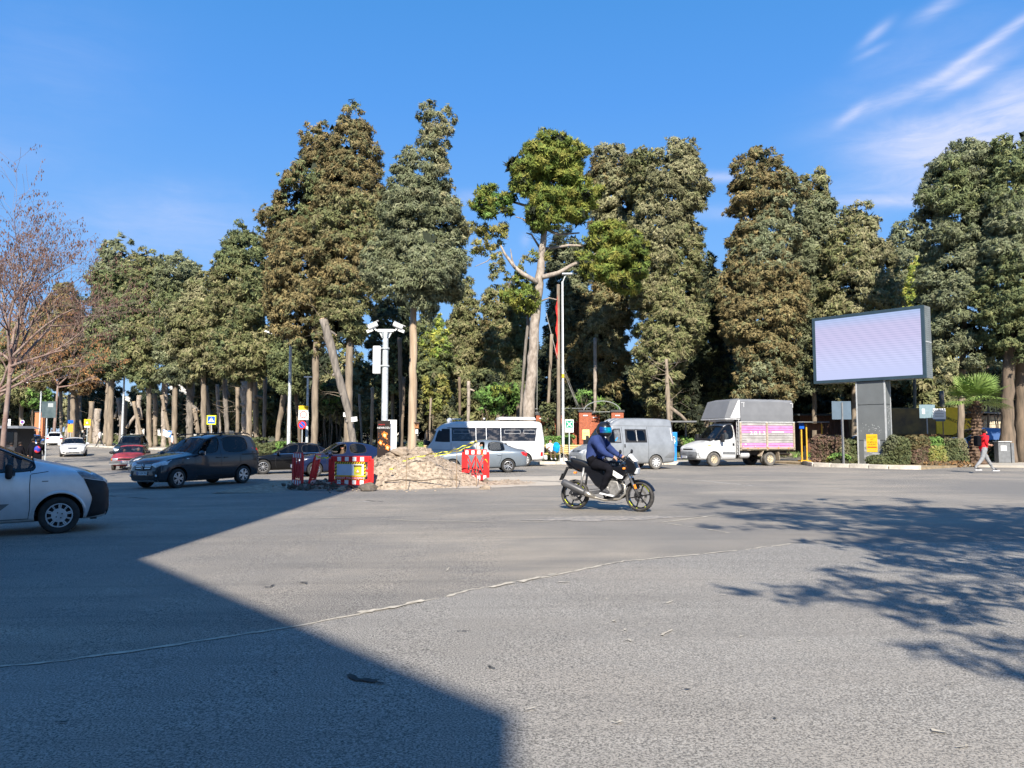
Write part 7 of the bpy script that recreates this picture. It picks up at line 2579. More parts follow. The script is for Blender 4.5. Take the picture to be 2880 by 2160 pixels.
# ------------------------------------------------------------------ earth heap and road works
M_HEAP = mat('dug_earth', (.42, .335, .25), .95, rgb2=(.20, .155, .11), scale=9, bump=1.0, bscale=16, thr=(.38, .56))
M_CLOD = mat('earth_clod', (.38, .30, .225), .95, rgb2=(.25, .20, .15), scale=6, bump=.8, bscale=30)
M_CLODD = mat('dark_clod', (.16, .13, .105), .95, rgb2=(.09, .075, .06), scale=6, bump=.8, bscale=30)
M_RED = mat('red_plastic', (.62, .025, .025), .45, var=.14, scale=6)
M_WHT = mat('white_enamel', (.80, .80, .79), .4, var=.05)
M_YEL = mat('yellow_sign', (.80, .52, .02), .45, var=.06)
M_STEEL = mat('galvanised_steel', (.50, .53, .54), .5, metal=.15, var=.2, scale=7)
M_RUB = mat('dusty_rubber', (.13, .105, .08), .9, var=.25, scale=9)
hc = Vector((PX(1165, 1234, 24.8).x, 24.9, 0))

def heap_h(x, y):
 """x,y relative to the centre of the heap"""
 y2 = y - max(0, -x - .6) * .55 - max(0, x - 1.2) * .25
 e = math.hypot((x + .1) / (2.75 if x < 0 else 2.45), y2 / (2.5 if y2 < 0 else 2.2))
 h = 1.08 * min(1, 1.15 * max(0, 1 - e ** 1.35)) + .16 * max(0, 1 - math.hypot((x - 3.0) / 2.0, (y + .2) / 1.2)) + .18 * max(0, 1 - math.hypot((x + 2.6) / 1.3, (y + .9) / 1.0))
 if h <= 0:
  return -.05
 return h + (.20 * fbm(x * 1.1, y * 1.1, 3, 5) + .04 * noise.noise(Vector((x * 6, y * 6, 1)))) * min(1, h * 4)

hr = thing('earth_heap', 'heap of pale dug earth and rubble fenced with red barriers round the island trunk', 'earth heap', (hc.x, hc.y, gz(hc.x, hc.y)))
nx, ny = 130, 96
mb = MB()
mb.add([(-5.4 + 10.8 * i / nx, -3.1 + 6.2 * j / ny, heap_h(-5.4 + 10.8 * i / nx, -3.1 + 6.2 * j / ny)) for j in range(ny + 1) for i in range(nx + 1)],
 [(j * (nx + 1) + i, j * (nx + 1) + i + 1, (j + 1) * (nx + 1) + i + 1, (j + 1) * (nx + 1) + i) for j in range(ny) for i in range(nx)])
mb.build('earth', M_HEAP, hr, smooth=True)
rnd = random.Random(12)
for nm, m, n, s0, s1, fx in (('clods', M_CLOD, 1500, .010, .032, 0), ('dark_clods', M_CLODD, 600, .015, .05, 1)):
 mb = MB()
 for k in range(n):
  x, y = (rnd.gauss(0, 1.5), rnd.gauss(-.3, 1.1)) if not fx else (rnd.gauss(-2.1, .7), rnd.gauss(-.3, .9))
  r = rnd.uniform(s0, s1) * (1 if rnd.random() < .93 else 2)
  z = heap_h(x, y)
  mb.ball((x, y, max(z, 0) + r * .3), (r * rnd.uniform(.8, 1.5), r * rnd.uniform(.8, 1.4), r * rnd.uniform(.6, 1)), 5, 4, noise_=.5, seed=k)
 mb.build(nm, m, hr, kind='stuff')
for k, (u, v, r) in enumerate([(1128, 1263, .22), (1034, 1364, .2), (1105, 1262, .13), (1162, 1264, .12), (1365, 1345, .14), (960, 1370, .1)]):
 p = PX(u, v, 24.4 if k in (0, 2, 3) else 22.0) - hr.location
 o = MB().ball((0, 0, 0), (r * 1.4, r, r * .8), 10, 7, noise_=.6, seed=k).build('boulder', M_CLOD if k != 1 else M_CLODD, hr)
 o.location = (p.x, p.y, max(0, heap_h(p.x, p.y)) + r * .3)
mb = MB()
for k in range(14):
 a = Vector((-2.6 + rnd.uniform(-.9, .9), -2.2 + rnd.uniform(-.2, .4), .03))
 mb.tube([a, a + Vector((rnd.uniform(-.5, .5), rnd.uniform(-.1, .1), rnd.uniform(.0, .25))), a + Vector((rnd.uniform(-.9, .9), .1, .02))], [.012, .01, .005], 4)
p0 = Vector((-.6, -2.25, .22))
mb.tube([p0, p0 + Vector((.5, .02, .06)), p0 + Vector((1.1, .1, .02)), p0 + Vector((1.6, 0, .09)), p0 + Vector((2.2, .1, .04))], [.022, .018, .02, .016, .01], 5)
mb.build('roots', M_BARKD, hr, kind='stuff')

def barrier(lab, u0, v0, u1, v1, style, lean=0.0, hgt=1.0, wd=None):
 a, b = GP(u0, v0), GP(u1, v1)
 W_ = wd or (b - a).length
 m_ = (a + b) / 2
 yaw = math.atan2(b.y - a.y, b.x - a.x)
 r = thing('road_barrier', lab, 'barrier', (m_.x, m_.y, m_.z + .13), yaw, 'red plastic barriers round the dug earth')
 r.rotation_euler = (lean, 0, yaw)
 h = hgt - .13
 t = .055
 mb = MB()
 mb.box((0, 0, h - .09), (W_ - .16, t, .18))
 mb.box((0, 0, .09), (W_ - .16, t, .18))
 for s in (-1, 1):
  mb.box((s * (W_ / 2 - .09), 0, h / 2), (.18, t, h - .16))
  mb.box((s * (W_ / 2 - .17), 0, h / 2), (.05, t * 1.15, h - .05))
 if style == 'lattice':
  w2 = W_ / 2 - .2
  for s in (-1, 1):
   mb.beam((0, 0, h - .2), (s * w2, 0, .2), t * .7, .05)
   mb.beam((s * w2 * .15, 0, .2), (s * w2, 0, h * .62), t * .6, .03)
   mb.beam((s * w2, 0, h - .2), (s * w2 * .45, 0, h * .45), t * .6, .035)
   mb.beam((0, 0, h * .55), (s * w2 * .5, 0, .2), t * .6, .035)
  mb.box((0, 0, h * .5), (.05, t * .7, h * .5))
 else:
  for s in (-1, 1):
   mb.box((s * (W_ / 2 - .36), 0, h / 2), (.09, t, h - .2))
   mb.box((s * (W_ / 2 - .25), 0, h / 2), (.2, t, .07))
 mb.build('frame', M_RED, r, bevel=.022)
 nq = max(5, int(W_ / .16) // 2 * 2 + 1) if style != 'lattice' else 7
 for z in (h - .09, .09):
  for k in range(nq):
   if k % 2 == (0 if style == 'lattice' else 1) or style == 'fold' and k % 2:
    x = -W_ * .38 + W_ * .76 * (k + .5) / nq
    MB().box((x, -t / 2 - .004, z), (W_ * .76 / nq * .98, .006, .125)).build('reflective_square', M_WHT, r)
 for s in (-1, 1):
  f = MB()
  f.add([(s * W_ * .36 + dx, dy, dz) for dx, dy, dz in ((-.20, -.06, -.13), (.20, -.06, -.13), (.20, .06, -.13), (-.20, .06, -.13), (-.035, -.04, .07), (.035, -.04, .07), (.035, .04, .07), (-.035, .04, .07))],
   [(0, 3, 2, 1), (4, 5, 6, 7), (0, 1, 5, 4), (1, 2, 6, 5), (2, 3, 7, 6), (3, 0, 4, 7)])
  f.build('foot', M_RUB, r)
 if style == 'board':
  bw, bh = W_ * .68, h * .62
  g_ = MB().box((0, -t / 2 - .012, h * .49), (bw, .012, bh)).build('warning_board', M_YEL, r)
  n = 26
  st = MB()
  for k in range(n):
   for z in (h * .49 + bh / 2 - .03, h * .49 - bh / 2 + .03):
    x = -bw / 2 + bw * (k + .5) / n
    if k % 2:
     st.add([(x - bw / n / 2 - .012, -t / 2 - .0195, z - .03), (x + bw / n / 2 - .012, -t / 2 - .0195, z - .03), (x + bw / n / 2 + .018, -t / 2 - .0195, z + .03), (x - bw / n / 2 + .018, -t / 2 - .0195, z + .03)], [(0, 1, 2, 3)])
  for k in range(11):
   for x in (-bw / 2 + .03, bw / 2 - .03):
    z = h * .49 - bh / 2 + bh * (k + .5) / 11
    if k % 2:
     st.add([(x - .03, -t / 2 - .0200, z - .035), (x + .03, -t / 2 - .0200, z - .005), (x + .03, -t / 2 - .0200, z + .035), (x - .03, -t / 2 - .0200, z + .005)], [(0, 1, 2, 3)])
  st.build('hazard_stripes', M_TXT, g_)
  MB().box((0, -t / 2 - .0215, h * .53), (bw - .13, .004, bh * .62)).build('blank_panel', mat('pale_panel', (.50, .58, .70), .5, var=.05), g_)
  MB().box((0, -t / 2 - .0215, h * .245), (bw - .13, .004, .085)).build('red_strip', M_RED, g_)
  text('lettering', 'DİKKAT YOL ÇALIŞMASI', .078, M_WHT, g_, (0, -t / 2 - .026, h * .245), (PI / 2, 0, 0), .001, 'CENTER', 1.12)
  MB().box((bw * .25, -t / 2 - .0245, h * .52), (bw * .25, .004, bh * .54)).build('yellow_notice', mat('lime_notice', (.62, .60, .05), .5, var=.05), g_)
  MB().box((bw * .25, -t / 2 - .0275, h * .52 + bh * .22), (bw * .25, .003, bh * .10)).build('notice_band', M_TXT, g_)
  text('lettering', 'DİKKAT', .05, M_YEL, g_, (bw * .26, -t / 2 - .0300, h * .52 + bh * .22), (PI / 2, 0, 0), .001)
  text('lettering', 'YAVAŞ', .055, M_TXT, g_, (bw * .25, -t / 2 - .028, h * .52 - bh * .20), (PI / 2, 0, 0), .001)
  q = MB()
  q.prism([(bw * .25 - .07, h * .49 - .05), (bw * .25 + .07, h * .49 - .05), (bw * .25, h * .49 + .08)], -t / 2 - .0295, -t / 2 - .0265, 'XZ')
  q.build('triangle', M_RED, g_)
  q = MB()
  q.prism([(bw * .25 - .045, h * .49 - .037), (bw * .25 + .045, h * .49 - .037), (bw * .25, h * .49 + .05)], -t / 2 - .0325, -t / 2 - .030, 'XZ')
  q.build('triangle_inner', M_WHT, g_)
  text('lettering', '!', .07, M_TXT, g_, (bw * .25, -t / 2 - .034, h * .49 + .0), (PI / 2, 0, 0), .001)
 return r

barrier('wide red barrier carrying the striped road works board', 916, 1376, 1058, 1377, 'board', hgt=1.0, wd=1.52)
barrier('red lattice barrier standing in the sun at the right of the heap', 1296, 1364, 1378, 1361, 'lattice', hgt=1.12, wd=.93)
barrier('leftmost red barrier turned edge-on at the shaded end of the heap', 812, 1374, 862, 1380, 'lattice', .0, 1.12, .85)
barrier('tilted red barrier leaning between the leftmost one and the board', 848, 1384, 900, 1368, 'lattice', .2, 1.08, .9)
M_TAPE = mat('warning_tape', (.72, .66, .04), .5, rgb2=(.10, .09, .02), scale=9, thr=(.42, .46))
TPN = ['long twisted yellow and black tape from the heap to the saloon corner', 'lower loose strand of tape beside the long one', 'tape end hanging down over the lattice barrier', 'short scrap of tape lying on the heap', 'tape tied between the tilted barrier and the board']
TPI = []

def tape(pts, w=.032):
 P = [PX(*q) for q in pts]
 fine = []
 for a, b in zip(P, P[1:]):
  for i in range(8):
   fine.append(a.lerp(b, i / 8) + Vector((0, 0, .015 * math.sin(len(fine) * 1.3))))
 fine.append(P[-1])
 V = []
 for i, p in enumerate(fine):
  tw = .8 * math.sin(i * .7)
  V += [(p.x, p.y + w * math.sin(tw), p.z + w * .5 * math.cos(tw)), (p.x, p.y - w * math.sin(tw), p.z - w * .5 * math.cos(tw))]
 tp_ = MB()
 tp_.add(V, [(2 * i, 2 * i + 1, 2 * i + 3, 2 * i + 2) for i in range(len(fine) - 1)])
 tag(tp_.build('warning_tape', M_TAPE), TPN[len(TPI)], 'tape')
 TPI.append(1)

tape([(1131, 1299, 23.2), (1150, 1290, 23.3), (1210, 1278, 23.3), (1270, 1268, 23.3), (1310, 1252, 23.3), (1340, 1240, 23.2)])
tape([(1222, 1284, 23.2), (1290, 1268, 23.2), (1336, 1249, 23.2)], .03)
tape([(1340, 1240, 23.2), (1350, 1262, 23.2), (1362, 1288, 23.1), (1372, 1300, 23.1), (1374, 1318, 23.1)], .032)
tape([(1095, 1320, 22.8), (1112, 1316, 22.9)], .04)
tape([(888, 1283, 22.4), (905, 1288, 22.2), (926, 1286, 22.0)], .05)
for k, (u, v0, v1, Y) in enumerate([(1142, 1364, 1284, 21.9), (1284, 1350, 1262, 22.4), (1340, 1352, 1238, 23.2)]):
 a, b = PX(u, v0, Y), PX(u + 1, v1, Y)
 a.z = 0
 o = MB().bar((0, 0, 0), b - a, .011, 6).build('steel_rod', mat('rusty_rod', (.25, .17, .10), .8, var=.2))
 o.location = a
 tag(o, ['thin rod stuck in front of the earth heap holding the tape', 'thin rod left of the lattice barrier', 'rod behind the lattice barrier where the tape turns down'][k], 'rod')
p = GP(1207, 1352)
o = MB().lathe([(0, 0), (.035, 0), (.035, .14), (.015, .19), (.015, .21), (0, .21)], 10).build('plastic_bottle', M_GLSC)
o.location = (p.x, p.y, heap_h(p.x - hc.x, p.y - hc.y) + .05)
o.rotation_euler = (PI / 2, 0, 1.2)
tag(o, 'crushed clear plastic bottle at the foot of the earth heap', 'bottle')

# banner, camera mast, bird box, notices
HY = 25.6
q = PX(1081, 1234, HY)
mast = thing('camera_mast', 'thick galvanised mast with two white cameras above the black banner', 'camera mast', (q.x, HY, .3))
zt = PX(1081, 935, HY).z - .3
MB().lathe([(.115, -.3), (.112, 2), (.095, zt)], 20).build('pole', M_STEEL, mast, smooth=True)
for k in range(6):
 a = k * PI / 3
 MB().beam((math.cos(a) * .10, math.sin(a) * .10, zt - .18), (math.cos(a) * .2, math.sin(a) * .2, zt + .02), .012, .05).build('bracket_fin', M_STEEL, mast)
MB().box((0, 0, zt + .06), (.56, .10, .10)).build('crossbar', M_WHT, mast, bevel=.02)
for s, rz in ((-1, -.45), (1, .45)):
 c = MB()
 c.lathe([(0, -.20), (.085, -.20), (.095, -.15), (.095, .18), (.075, .20), (.07, .17), (0, .17)], 14, 'X')
 o = c.build('camera', M_WHT, mast, smooth=True, autos=40)
 o.scale = (.85, .85, .85)
 o.location = (s * .43, -.05, zt + .22)
 o.rotation_euler = (0, s * .42, 0 if s > 0 else PI)
 if s < 0:
  o.rotation_euler = (0, .42, PI)
 MB().box((s * .04, 0, .1), (.5, .2, .015)).build('sunshield', M_WHT, o)
 c = MB().beam((s * .3, 0, zt + .06), (s * .44, 0, zt + .18), .05, .05)
 c.beam((s * .44, 0, zt + .1), (s * .64, -.02, zt + .02), .08, .1)
 c.build('camera_arm', M_WHT, mast)
MB().box((-.28, -.02, zt - .95), (.26, .22, .95)).build('equipment_box', M_WHT, mast, bevel=.03)
for z in (zt - .55, zt - 1.15):
 MB().lathe([(.125, -.025), (.14, -.025), (.14, .025), (.125, .025)], 18, 'Z', (0, 0, z)).build('clamp', M_STEEL, mast)
 MB().box((-.1, 0, z), (.34, .1, .03)).build('strap', M_STEEL, mast)
q = PX(1080, 1234, 25.0)
bn = thing('banner_stand', 'black festival banner with flames and the word NEWROZU beside a blank white panel', 'banner', (q.x, 25.0, .55), .05)
M_NIGHT = mat('black_print', (.010, .008, .008), .7, rgb2=(.016, .009, .008), scale=5, thr=(.55, .75))
zb, zt2 = PX(1080, 1270, 25).z - .55 - .2, PX(1080, 1183, 25).z - .55
MB().box((-.01, 0, (zb + zt2) / 2), (.42, .02, zt2 - zb)).build('banner_sheet', M_NIGHT, bn)
fl = [(.02, zt2 - .47, .09), (-.11, zt2 - .72, .07), (.12, zt2 - .88, .08), (.0, zt2 - .78, .03), (.1, zt2 - .6, .02)]
M_F1 = mat('flame_orange', (.80, .25, .03), .5, rgb2=(.45, .08, .01), scale=18)
M_F2 = mat('flame_yellow', (.95, .70, .30), .5, var=.1, scale=18)
for (x, z, r) in fl:
 c = MB()
 pts = [(x + math.cos(a) * r * (1 + .3 * math.sin(a * 5 + x * 9)), z + math.sin(a) * r * 1.2 * (1 + .25 * math.sin(a * 4))) for a in [k * PI / 9 for k in range(18)]]
 c.prism(pts, -.0145, -.012, 'XZ')
 o = c.build('flame_print', M_F1, bn)
 c = MB()
 c.prism([(x + (p - x) * .45, z + (q_ - z) * .5 - r * .2) for p, q_ in pts], -.0175, -.015, 'XZ')
 c.build('flame_core_print', M_F2, bn)
c = MB()
for k in range(60):
 x, z = rnd.uniform(-.2, .18), rnd.uniform(zt2 - .95, zt2 - .35)
 c.box((x, -.0135, z), (.008, .003, .012))
c.build('sparks', M_F1, bn, kind='stuff')
text('lettering', 'NEWROZU', .088, M_WHT, bn, (-.01, -.014, zt2 - .24), (PI / 2, 0, 0), .001, 'CENTER', .95)
text('lettering', 'Amara\'da', .06, M_RED, bn, (-.08, -.014, zt2 - .13), (PI / 2, 0, 0), .001, 'CENTER', .9)
o = MB().box((.14, .13, (zb + zt2) / 2 + .03), (.30, .02, zt2 - zb)).build('white_panel', M_WHT, bn)
o.location = (.16, .0, 0)
o.rotation_euler = (0, 0, .35)
TY = 26.8
q = PX(1170, 1198, TY - .2)
bx = thing('bird_box', 'small brown wooden bird box fixed to the island trunk', 'bird box', (q.x + .02, TY - .12, q.z - .09))
M_BOX = mat('brown_wood', (.33, .15, .06), .7, var=.2, scale=8)
MB().box((0, 0, .1), (.14, .14, .18)).build('box', M_BOX, bx)
MB().box((0, -.02, .205), (.19, .2, .02), rx=.15).build('roof', mat('dark_wood', (.08, .05, .035), .7), bx)
MB().lathe([(0, -.073), (.022, -.073)], 10, 'Y', (0, 0, .12)).build('entrance', M_TXT, bx)
MB().box((.0, -.01, -.1), (.09, .012, .16)).build('hanging_tag', M_WHT, bx)

def flat(name, lab, cat, u, v, w, h, Y, m, tilt=0.0, off=.0, txt=None):
 q = PX(u, v, Y)
 s_ = Y / FPX
 o = MB().box((0, 0, 0), (w * s_, .012, h * s_)).build(name, m)
 o.location = q
 o.rotation_euler = (0, tilt, 0)
 tag(o, lab, cat)
 if txt:
  c = MB()
  for k in range(4):
   c.box((0, -.008, h * s_ * (.3 - k * .18)), (w * s_ * (.7 if k % 2 else .5), .003, h * s_ * .05))
  c.build('print_lines', M_TXT, o, kind='stuff')
 return o

flat('paper_notice', 'white paper notice pinned to the upright trunk', 'notice', 973, 1166, 15, 12, 45.4, M_WHT, 0, txt=1)
flat('paper_notice', 'white paper notice pinned askew to the leaning cut trunk', 'notice', 996, 1179, 17, 13, 44.4, M_WHT, -.1, txt=1)

# ------------------------------------------------------------------ LED screen
yb = Vector((3.9, -4.4, 0)).normalized()
led = thing('led_screen', 'large lit LED advertising screen on a grey panelled pillar', 'led screen', (19.1, 40.4, 0), math.atan2(yb.y, yb.x))
M_CAB = mat('cabinet_blue_grey', (.045, .075, .095), .4, var=.12, scale=2, metal=.3)
M_CABG = mat('cabinet_side_grey', (.20, .22, .22), .45, var=.12, scale=2, metal=.2)
M_PANEL = mat('pillar_panel', (.155, .165, .165), .5, var=.08, scale=1.2, metal=.15)
zc = (PX(2440, 875, 40.2).z + PX(2440, 1072, 40.2).z) / 2
LW, LH = 5.95, 3.74
MB().box((0, .44, zc), (LW - .02, .84, LH - .02)).build('cabinet', M_CABG, led)
fr = .17
for nm, c, d in (('frame_top', (0, 0, zc + LH / 2 - fr / 2), (LW, .1, fr)), ('frame_bottom', (0, 0, zc - LH / 2 + fr / 2), (LW, .1, fr)), ('frame_side', (-LW / 2 + fr / 2, 0, zc), (fr, .1, LH - 2 * fr)), ('frame_side', (LW / 2 - fr / 2, 0, zc), (fr, .1, LH - 2 * fr))):
 MB().box(c, d).build('frame', M_CAB, led, bevel=.01)
m = bpy.data.materials.new('led_surface')
m.use_nodes = True
g_ = NG(m.node_tree)
b_ = m.node_tree.nodes['Principled BSDF']
t_ = g_.n('ShaderNodeTexCoord')
sp_ = g_.n('ShaderNodeSeparateXYZ')
g_.l(t_.outputs['Object'], sp_.inputs[0])
wv = g_.m('SINE', g_.m('MULTIPLY', sp_.outputs[2], 52))
hz_ = g_.ramp(g_.m('MULTIPLY_ADD', sp_.outputs[2], 1 / LH, .5), [(.04, (.60, .66, .98)), (.28, (.62, .65, .95)), (.62, (.62, .57, .84)), (.80, (.60, .56, .82)), (.95, (.42, .55, .86))])
moire = g_.m('SINE', g_.m('MULTIPLY_ADD', sp_.outputs[2], 9, g_.m('MULTIPLY', sp_.outputs[0], 11)))
am = g_.ramp(g_.m('MULTIPLY_ADD', sp_.outputs[2], 1 / LH, .5), [(.12, 0.0), (.3, 1.0)])
k_ = g_.m('MULTIPLY', g_.m('ADD', g_.m('MULTIPLY', wv, .22), g_.m('MULTIPLY', moire, .07)), am)
g_.l(g_.mix(g_.m('ADD', k_, .2, clamp=True), hz_, (.30, .34, .55)), b_.inputs['Emission Color'])
b_.inputs['Emission Strength'].default_value = .52
b_.inputs['Base Color'].default_value = (.02, .02, .02, 1)
b_.inputs['Roughness'].default_value = .4
o = MB().box((0, 0, 0), (LW - 2 * fr, .03, LH - 2 * fr)).build('screen', m, led)
o.location = (0, -.01, zc)
for k in range(34):
 for j in range(7):
  if k in (17,):
   continue
  MB().box((LW / 2 - .008, .14 + j * .1, zc - LH / 2 + .1 + k * .105), (.008, .055, .02)).build('vent_slot', M_TXT, led) if j % 2 == 0 else None
MB().box((LW / 2 - .004, .44, zc + .0), (.012, .8, .02)).build('side_seam', M_WHT, led)
PW, PD = 1.5, .66
pz = zc - LH / 2
MB().box((.1, .42, pz / 2), (PW - .06, PD - .06, pz)).build('pillar_core', M_PANEL, led)
zs_ = [0, pz * .30, pz * .72, pz]
for a, b in zip(zs_, zs_[1:]):
 MB().box((.1, .42 - PD / 2, (a + b) / 2), (PW - .10, .03, b - a - .03)).build('pillar_panel', M_PANEL, led, bevel=.008)
 for s in (-1, 1):
  MB().box((.1 + s * PW / 2, .42, (a + b) / 2), (.03, PD - .10, b - a - .03)).build('pillar_panel', M_PANEL, led, bevel=.008)
for sx in (-1, 1):
 for sy in (-1, 1):
  MB().box((.1 + sx * (PW / 2 - .01), .42 + sy * (PD / 2 - .01), pz / 2), (.07, .07, pz)).build('corner_trim', mat('pale_trim', (.42, .43, .43), .5, var=.1), led)
po = MB().box((.1, .42 - PD / 2 - .022, 1.28), (.58, .006, .82)).build('yellow_poster', mat('poster_yellow', (.86, .50, .02), .5, var=.06), led)
MB().box((.1, .42 - PD / 2 - .018, .72), (.85, .005, 1.4)).build('torn_paper', mat('torn_paper', (.40, .40, .39), .8, rgb2=(.22, .23, .23), scale=4, thr=(.45, .55)), led)
text('lettering', '25 BİN TL', .115, M_TXT, po, (.1, .42 - PD / 2 - .027, 1.26), (PI / 2, 0, 0), .001)
text('lettering', 'OLSUN!', .115, M_TXT, po, (.1, .42 - PD / 2 - .027, 1.14), (PI / 2, 0, 0), .001)
text('lettering', 'ASGARİ ÜCRET', .07, M_RED, po, (.1, .42 - PD / 2 - .027, 1.54), (PI / 2, 0, 0), .001)
text('lettering', 'NET', .09, M_RED, po, (.1, .42 - PD / 2 - .027, 1.42), (PI / 2, 0, 0), .001)
MB().box((.1, .42 - PD / 2 - .026, 1.0), (.48, .004, .05)).build('red_bar', M_RED, po)
MB().box((.1, .42 - PD / 2 - .026, .80), (.56, .006, .1)).build('poster_strip', M_YEL, led)
sc_ = MB()
for k in range(34):
 sc_.box((.1 + rnd.gauss(0, .26), .42 - PD / 2 - .020, 2.0 + rnd.gauss(0, .14)), (rnd.uniform(.01, .06), .004, rnd.uniform(.01, .05)), ry=rnd.uniform(0, 3))
for k in range(26):
 sc_.box((.1 + PW / 2 + .021, .42 + rnd.gauss(0, .08), rnd.uniform(1.9, 3.2)), (.004, rnd.uniform(.01, .05), rnd.uniform(.02, .12)), rx=rnd.uniform(-.8, .8))
sc_.build('sticker_scraps', mat('scrap_grey', (.34, .35, .35), .8), led, kind='stuff')

# ------------------------------------------------------------------ posts, lamps and signs
def pole_thing(name, lab, cat, u, Y, vtop, r, m=None, zb=None, **k):
 q = PX(u, 1234, Y)
 z0 = gz(q.x, Y) + .1 if zb is None else zb
 t = thing(name, lab, cat, (q.x, Y, z0), **k)
 H = PX(u, vtop, Y).z - z0
 MB().lathe([(r * 1.7, -.2), (r * 1.6, .25), (r, .5), (r * .75, H)], 12).build('pole', m or M_STEEL, t, smooth=True)
 return t, H

def street_lamp(lab, u, Y, vtop, r, du, dv, two=False, m=None):
 t, H = pole_thing('street_lamp', lab, 'street lamp', u, Y, vtop, r, m, group='arm lamps along the park road')
 s_ = Y / FPX
 e = Vector((du * s_, -.1, -dv * s_ + H))
 MB().tube([(0, 0, H - .02), (du * s_ * .2, 0, H + (-dv) * s_ * .35), e], [r * .7, r * .5, r * .4], 7).build('arm', m or M_STEEL, t, smooth=True)
 h = MB().box((0, 0, 0), (.62, .24, .11), taper=.8).build('lamp_head', M_WHT, t, bevel=.04)
 h.location = e + Vector((-.22 if du < 0 else .22, 0, .03))
 h.rotation_euler = (0, .3 if du < 0 else -.3, 0)
 return t

street_lamp('tall single arm lamp leaning a little in front of the green cypress', 812, 50, 962, .12, -52, -26)
street_lamp('single arm lamp wrapped by the curved pollard on the left row', 343, 80, 1055, .12, -36, -18)
street_lamp('farthest single arm lamp beside the orange brick pier', 110, 100, 1086, .11, -36, -10)
t, H = pole_thing('street_lamp', 'short flat headed lamp on the pole carrying the speed limit sign', 'street lamp', 863, 52, 1060, .10)
MB().box((0, 0, H), (.5, .25, .08)).build('lamp_head', M_WHT, t)
t, H = pole_thing('street_lamp', 'slim tall white lamp post in front of the park gate', 'street lamp', 1584, 44.6, 792, .074, M_WHT)
MB().beam((0, 0, H - .05), (.2, 0, H + .42), .05, .05).build('arm', M_STEEL, t)
MB().box((.28, 0, H + .46), (.62, .3, .10)).build('lamp_head', M_STEEL, t, bevel=.03)
MB().lathe([(.30, -.1), (.26, .3), (.14, .45)], 8).build('foot', M_WHT, t)
MB().box((.0, -.10, PX(1580, 1062, 44.6).z), (.13, .02, .22)).build('sticker', M_YEL, t)
t, H = pole_thing('flag_pole', 'brown wooden pole with a limp red flag behind the white lamp post', 'flag pole', 1572, 46.2, 800, .13, M_BARK)
fv = MB()
V = []
nz = 30
for i in range(nz + 1):
 z = H - .6 - 3.6 * i / nz
 for j in range(7):
  a = j / 6
  V.append((.06 + a * (.09 + .05 * math.sin(i * .55)) * (1 if i > 2 else .5), -.15 + .12 * math.sin(j * 2.2 + i * .35), z - a * .5))
fv.add(V, [(i * 7 + j, i * 7 + j + 1, (i + 1) * 7 + j + 1, (i + 1) * 7 + j) for i in range(nz) for j in range(6)])
fv.v = [(-x, y, z) for x, y, z in fv.v]
fv.build('flag', mat('flag_red', (.55, .035, .03), .8, var=.2, scale=3), t, smooth=True)
w = MB()
for (a, b) in (((1584, 1030, 44.6), (1628, 1143, 47)), ((1586, 1046, 44.6), (1622, 1143, 47)), ((1536, 880, 47), (1566, 1000, 46)), ((1566, 1000, 46), (1626, 1143, 47)), ((1512, 930, 47.5), (1510, 1180, 47.5))):
 w.bar(PX(*a), PX(*b), .018, 4)
tag(w.build('cable', mat('grey_cable', (.35, .34, .30), .7)), 'slack cables running from the lamp post down to the gate', 'cable')

def sign(lab, u, v, w, h, Y, m, fr=None, post=True, vb=None, rnds=False, extra=None, pm=None, ru=None):
 q = PX(u, v, Y)
 z0 = gz(q.x, Y) + .05
 t = thing('road_sign', lab, 'sign', (q.x, Y, z0))
 s_ = Y / FPX
 zc_ = q.z - z0
 if post:
  MB().lathe([(.035, -.1), (.035, zc_ + h * s_ * .3)], 8, 'Z', (0 if ru is None else ru, .03, 0)).build('post', pm or M_STEEL, t)
 if rnds:
  MB().lathe([(0, -.012), (h * s_ / 2, -.012), (h * s_ / 2, .01), (0, .01)], 24, 'Y', (0, -.02, zc_)).build('plate', m, t)
 else:
  MB().box((0, -.02, zc_), (w * s_, .02, h * s_)).build('plate', m, t)
 return t, zc_, s_

def tri(t, zc_, r, y, m, up=1):
 c = MB()
 c.prism([(-r, zc_ - r * .6), (r, zc_ - r * .6), (0, zc_ + r * .95)], y - .006, y, 'XZ')
 return c.build('triangle', m, t)

M_SGB = mat('sign_blue', (.01, .10, .50), .4, var=.05)
M_LIME = mat('sign_lime', (.75, .78, .03), .4, var=.05)
t, z, s_ = sign('yellow edged pedestrian crossing sign above the charcoal van', 595, 1181, 26, 26, 62, M_LIME)
MB().box((0, -.036, z), (20 * s_, .008, 20 * s_)).build('blue_field', M_SGB, t)
tri(t, z - .02, .24, -.042, M_WHT)
c = MB().box((0, -.055, z + .03), (.05, .006, .16))
c.box((-.03, -.055, z - .08), (.03, .006, .14), ry=.4)
c.box((.03, -.055, z - .08), (.03, .006, .14), ry=-.4)
c.ball((0, -.055, z + .13), (.03, .006, .03), 8, 5)
c.build('walking_figure', M_TXT, t)
t, z, s_ = sign('white speed limit 30 sign under a yellow strip', 854, 1161, 28, 40, 51.4, M_WHT, post=False)
MB().box((0, -.034, z + 14 * s_), (27 * s_, .006, 12 * s_)).build('yellow_strip', M_YEL, t)
MB().lathe([(8 * s_, -.036), (10.2 * s_, -.036)], 28, 'Y', (0, 0, z - 5 * s_)).build('red_ring', M_RED, t)
text('lettering', '30', 12 * s_, M_TXT, t, (0, -.036, z - 5 * s_), (PI / 2, 0, 0), .001)
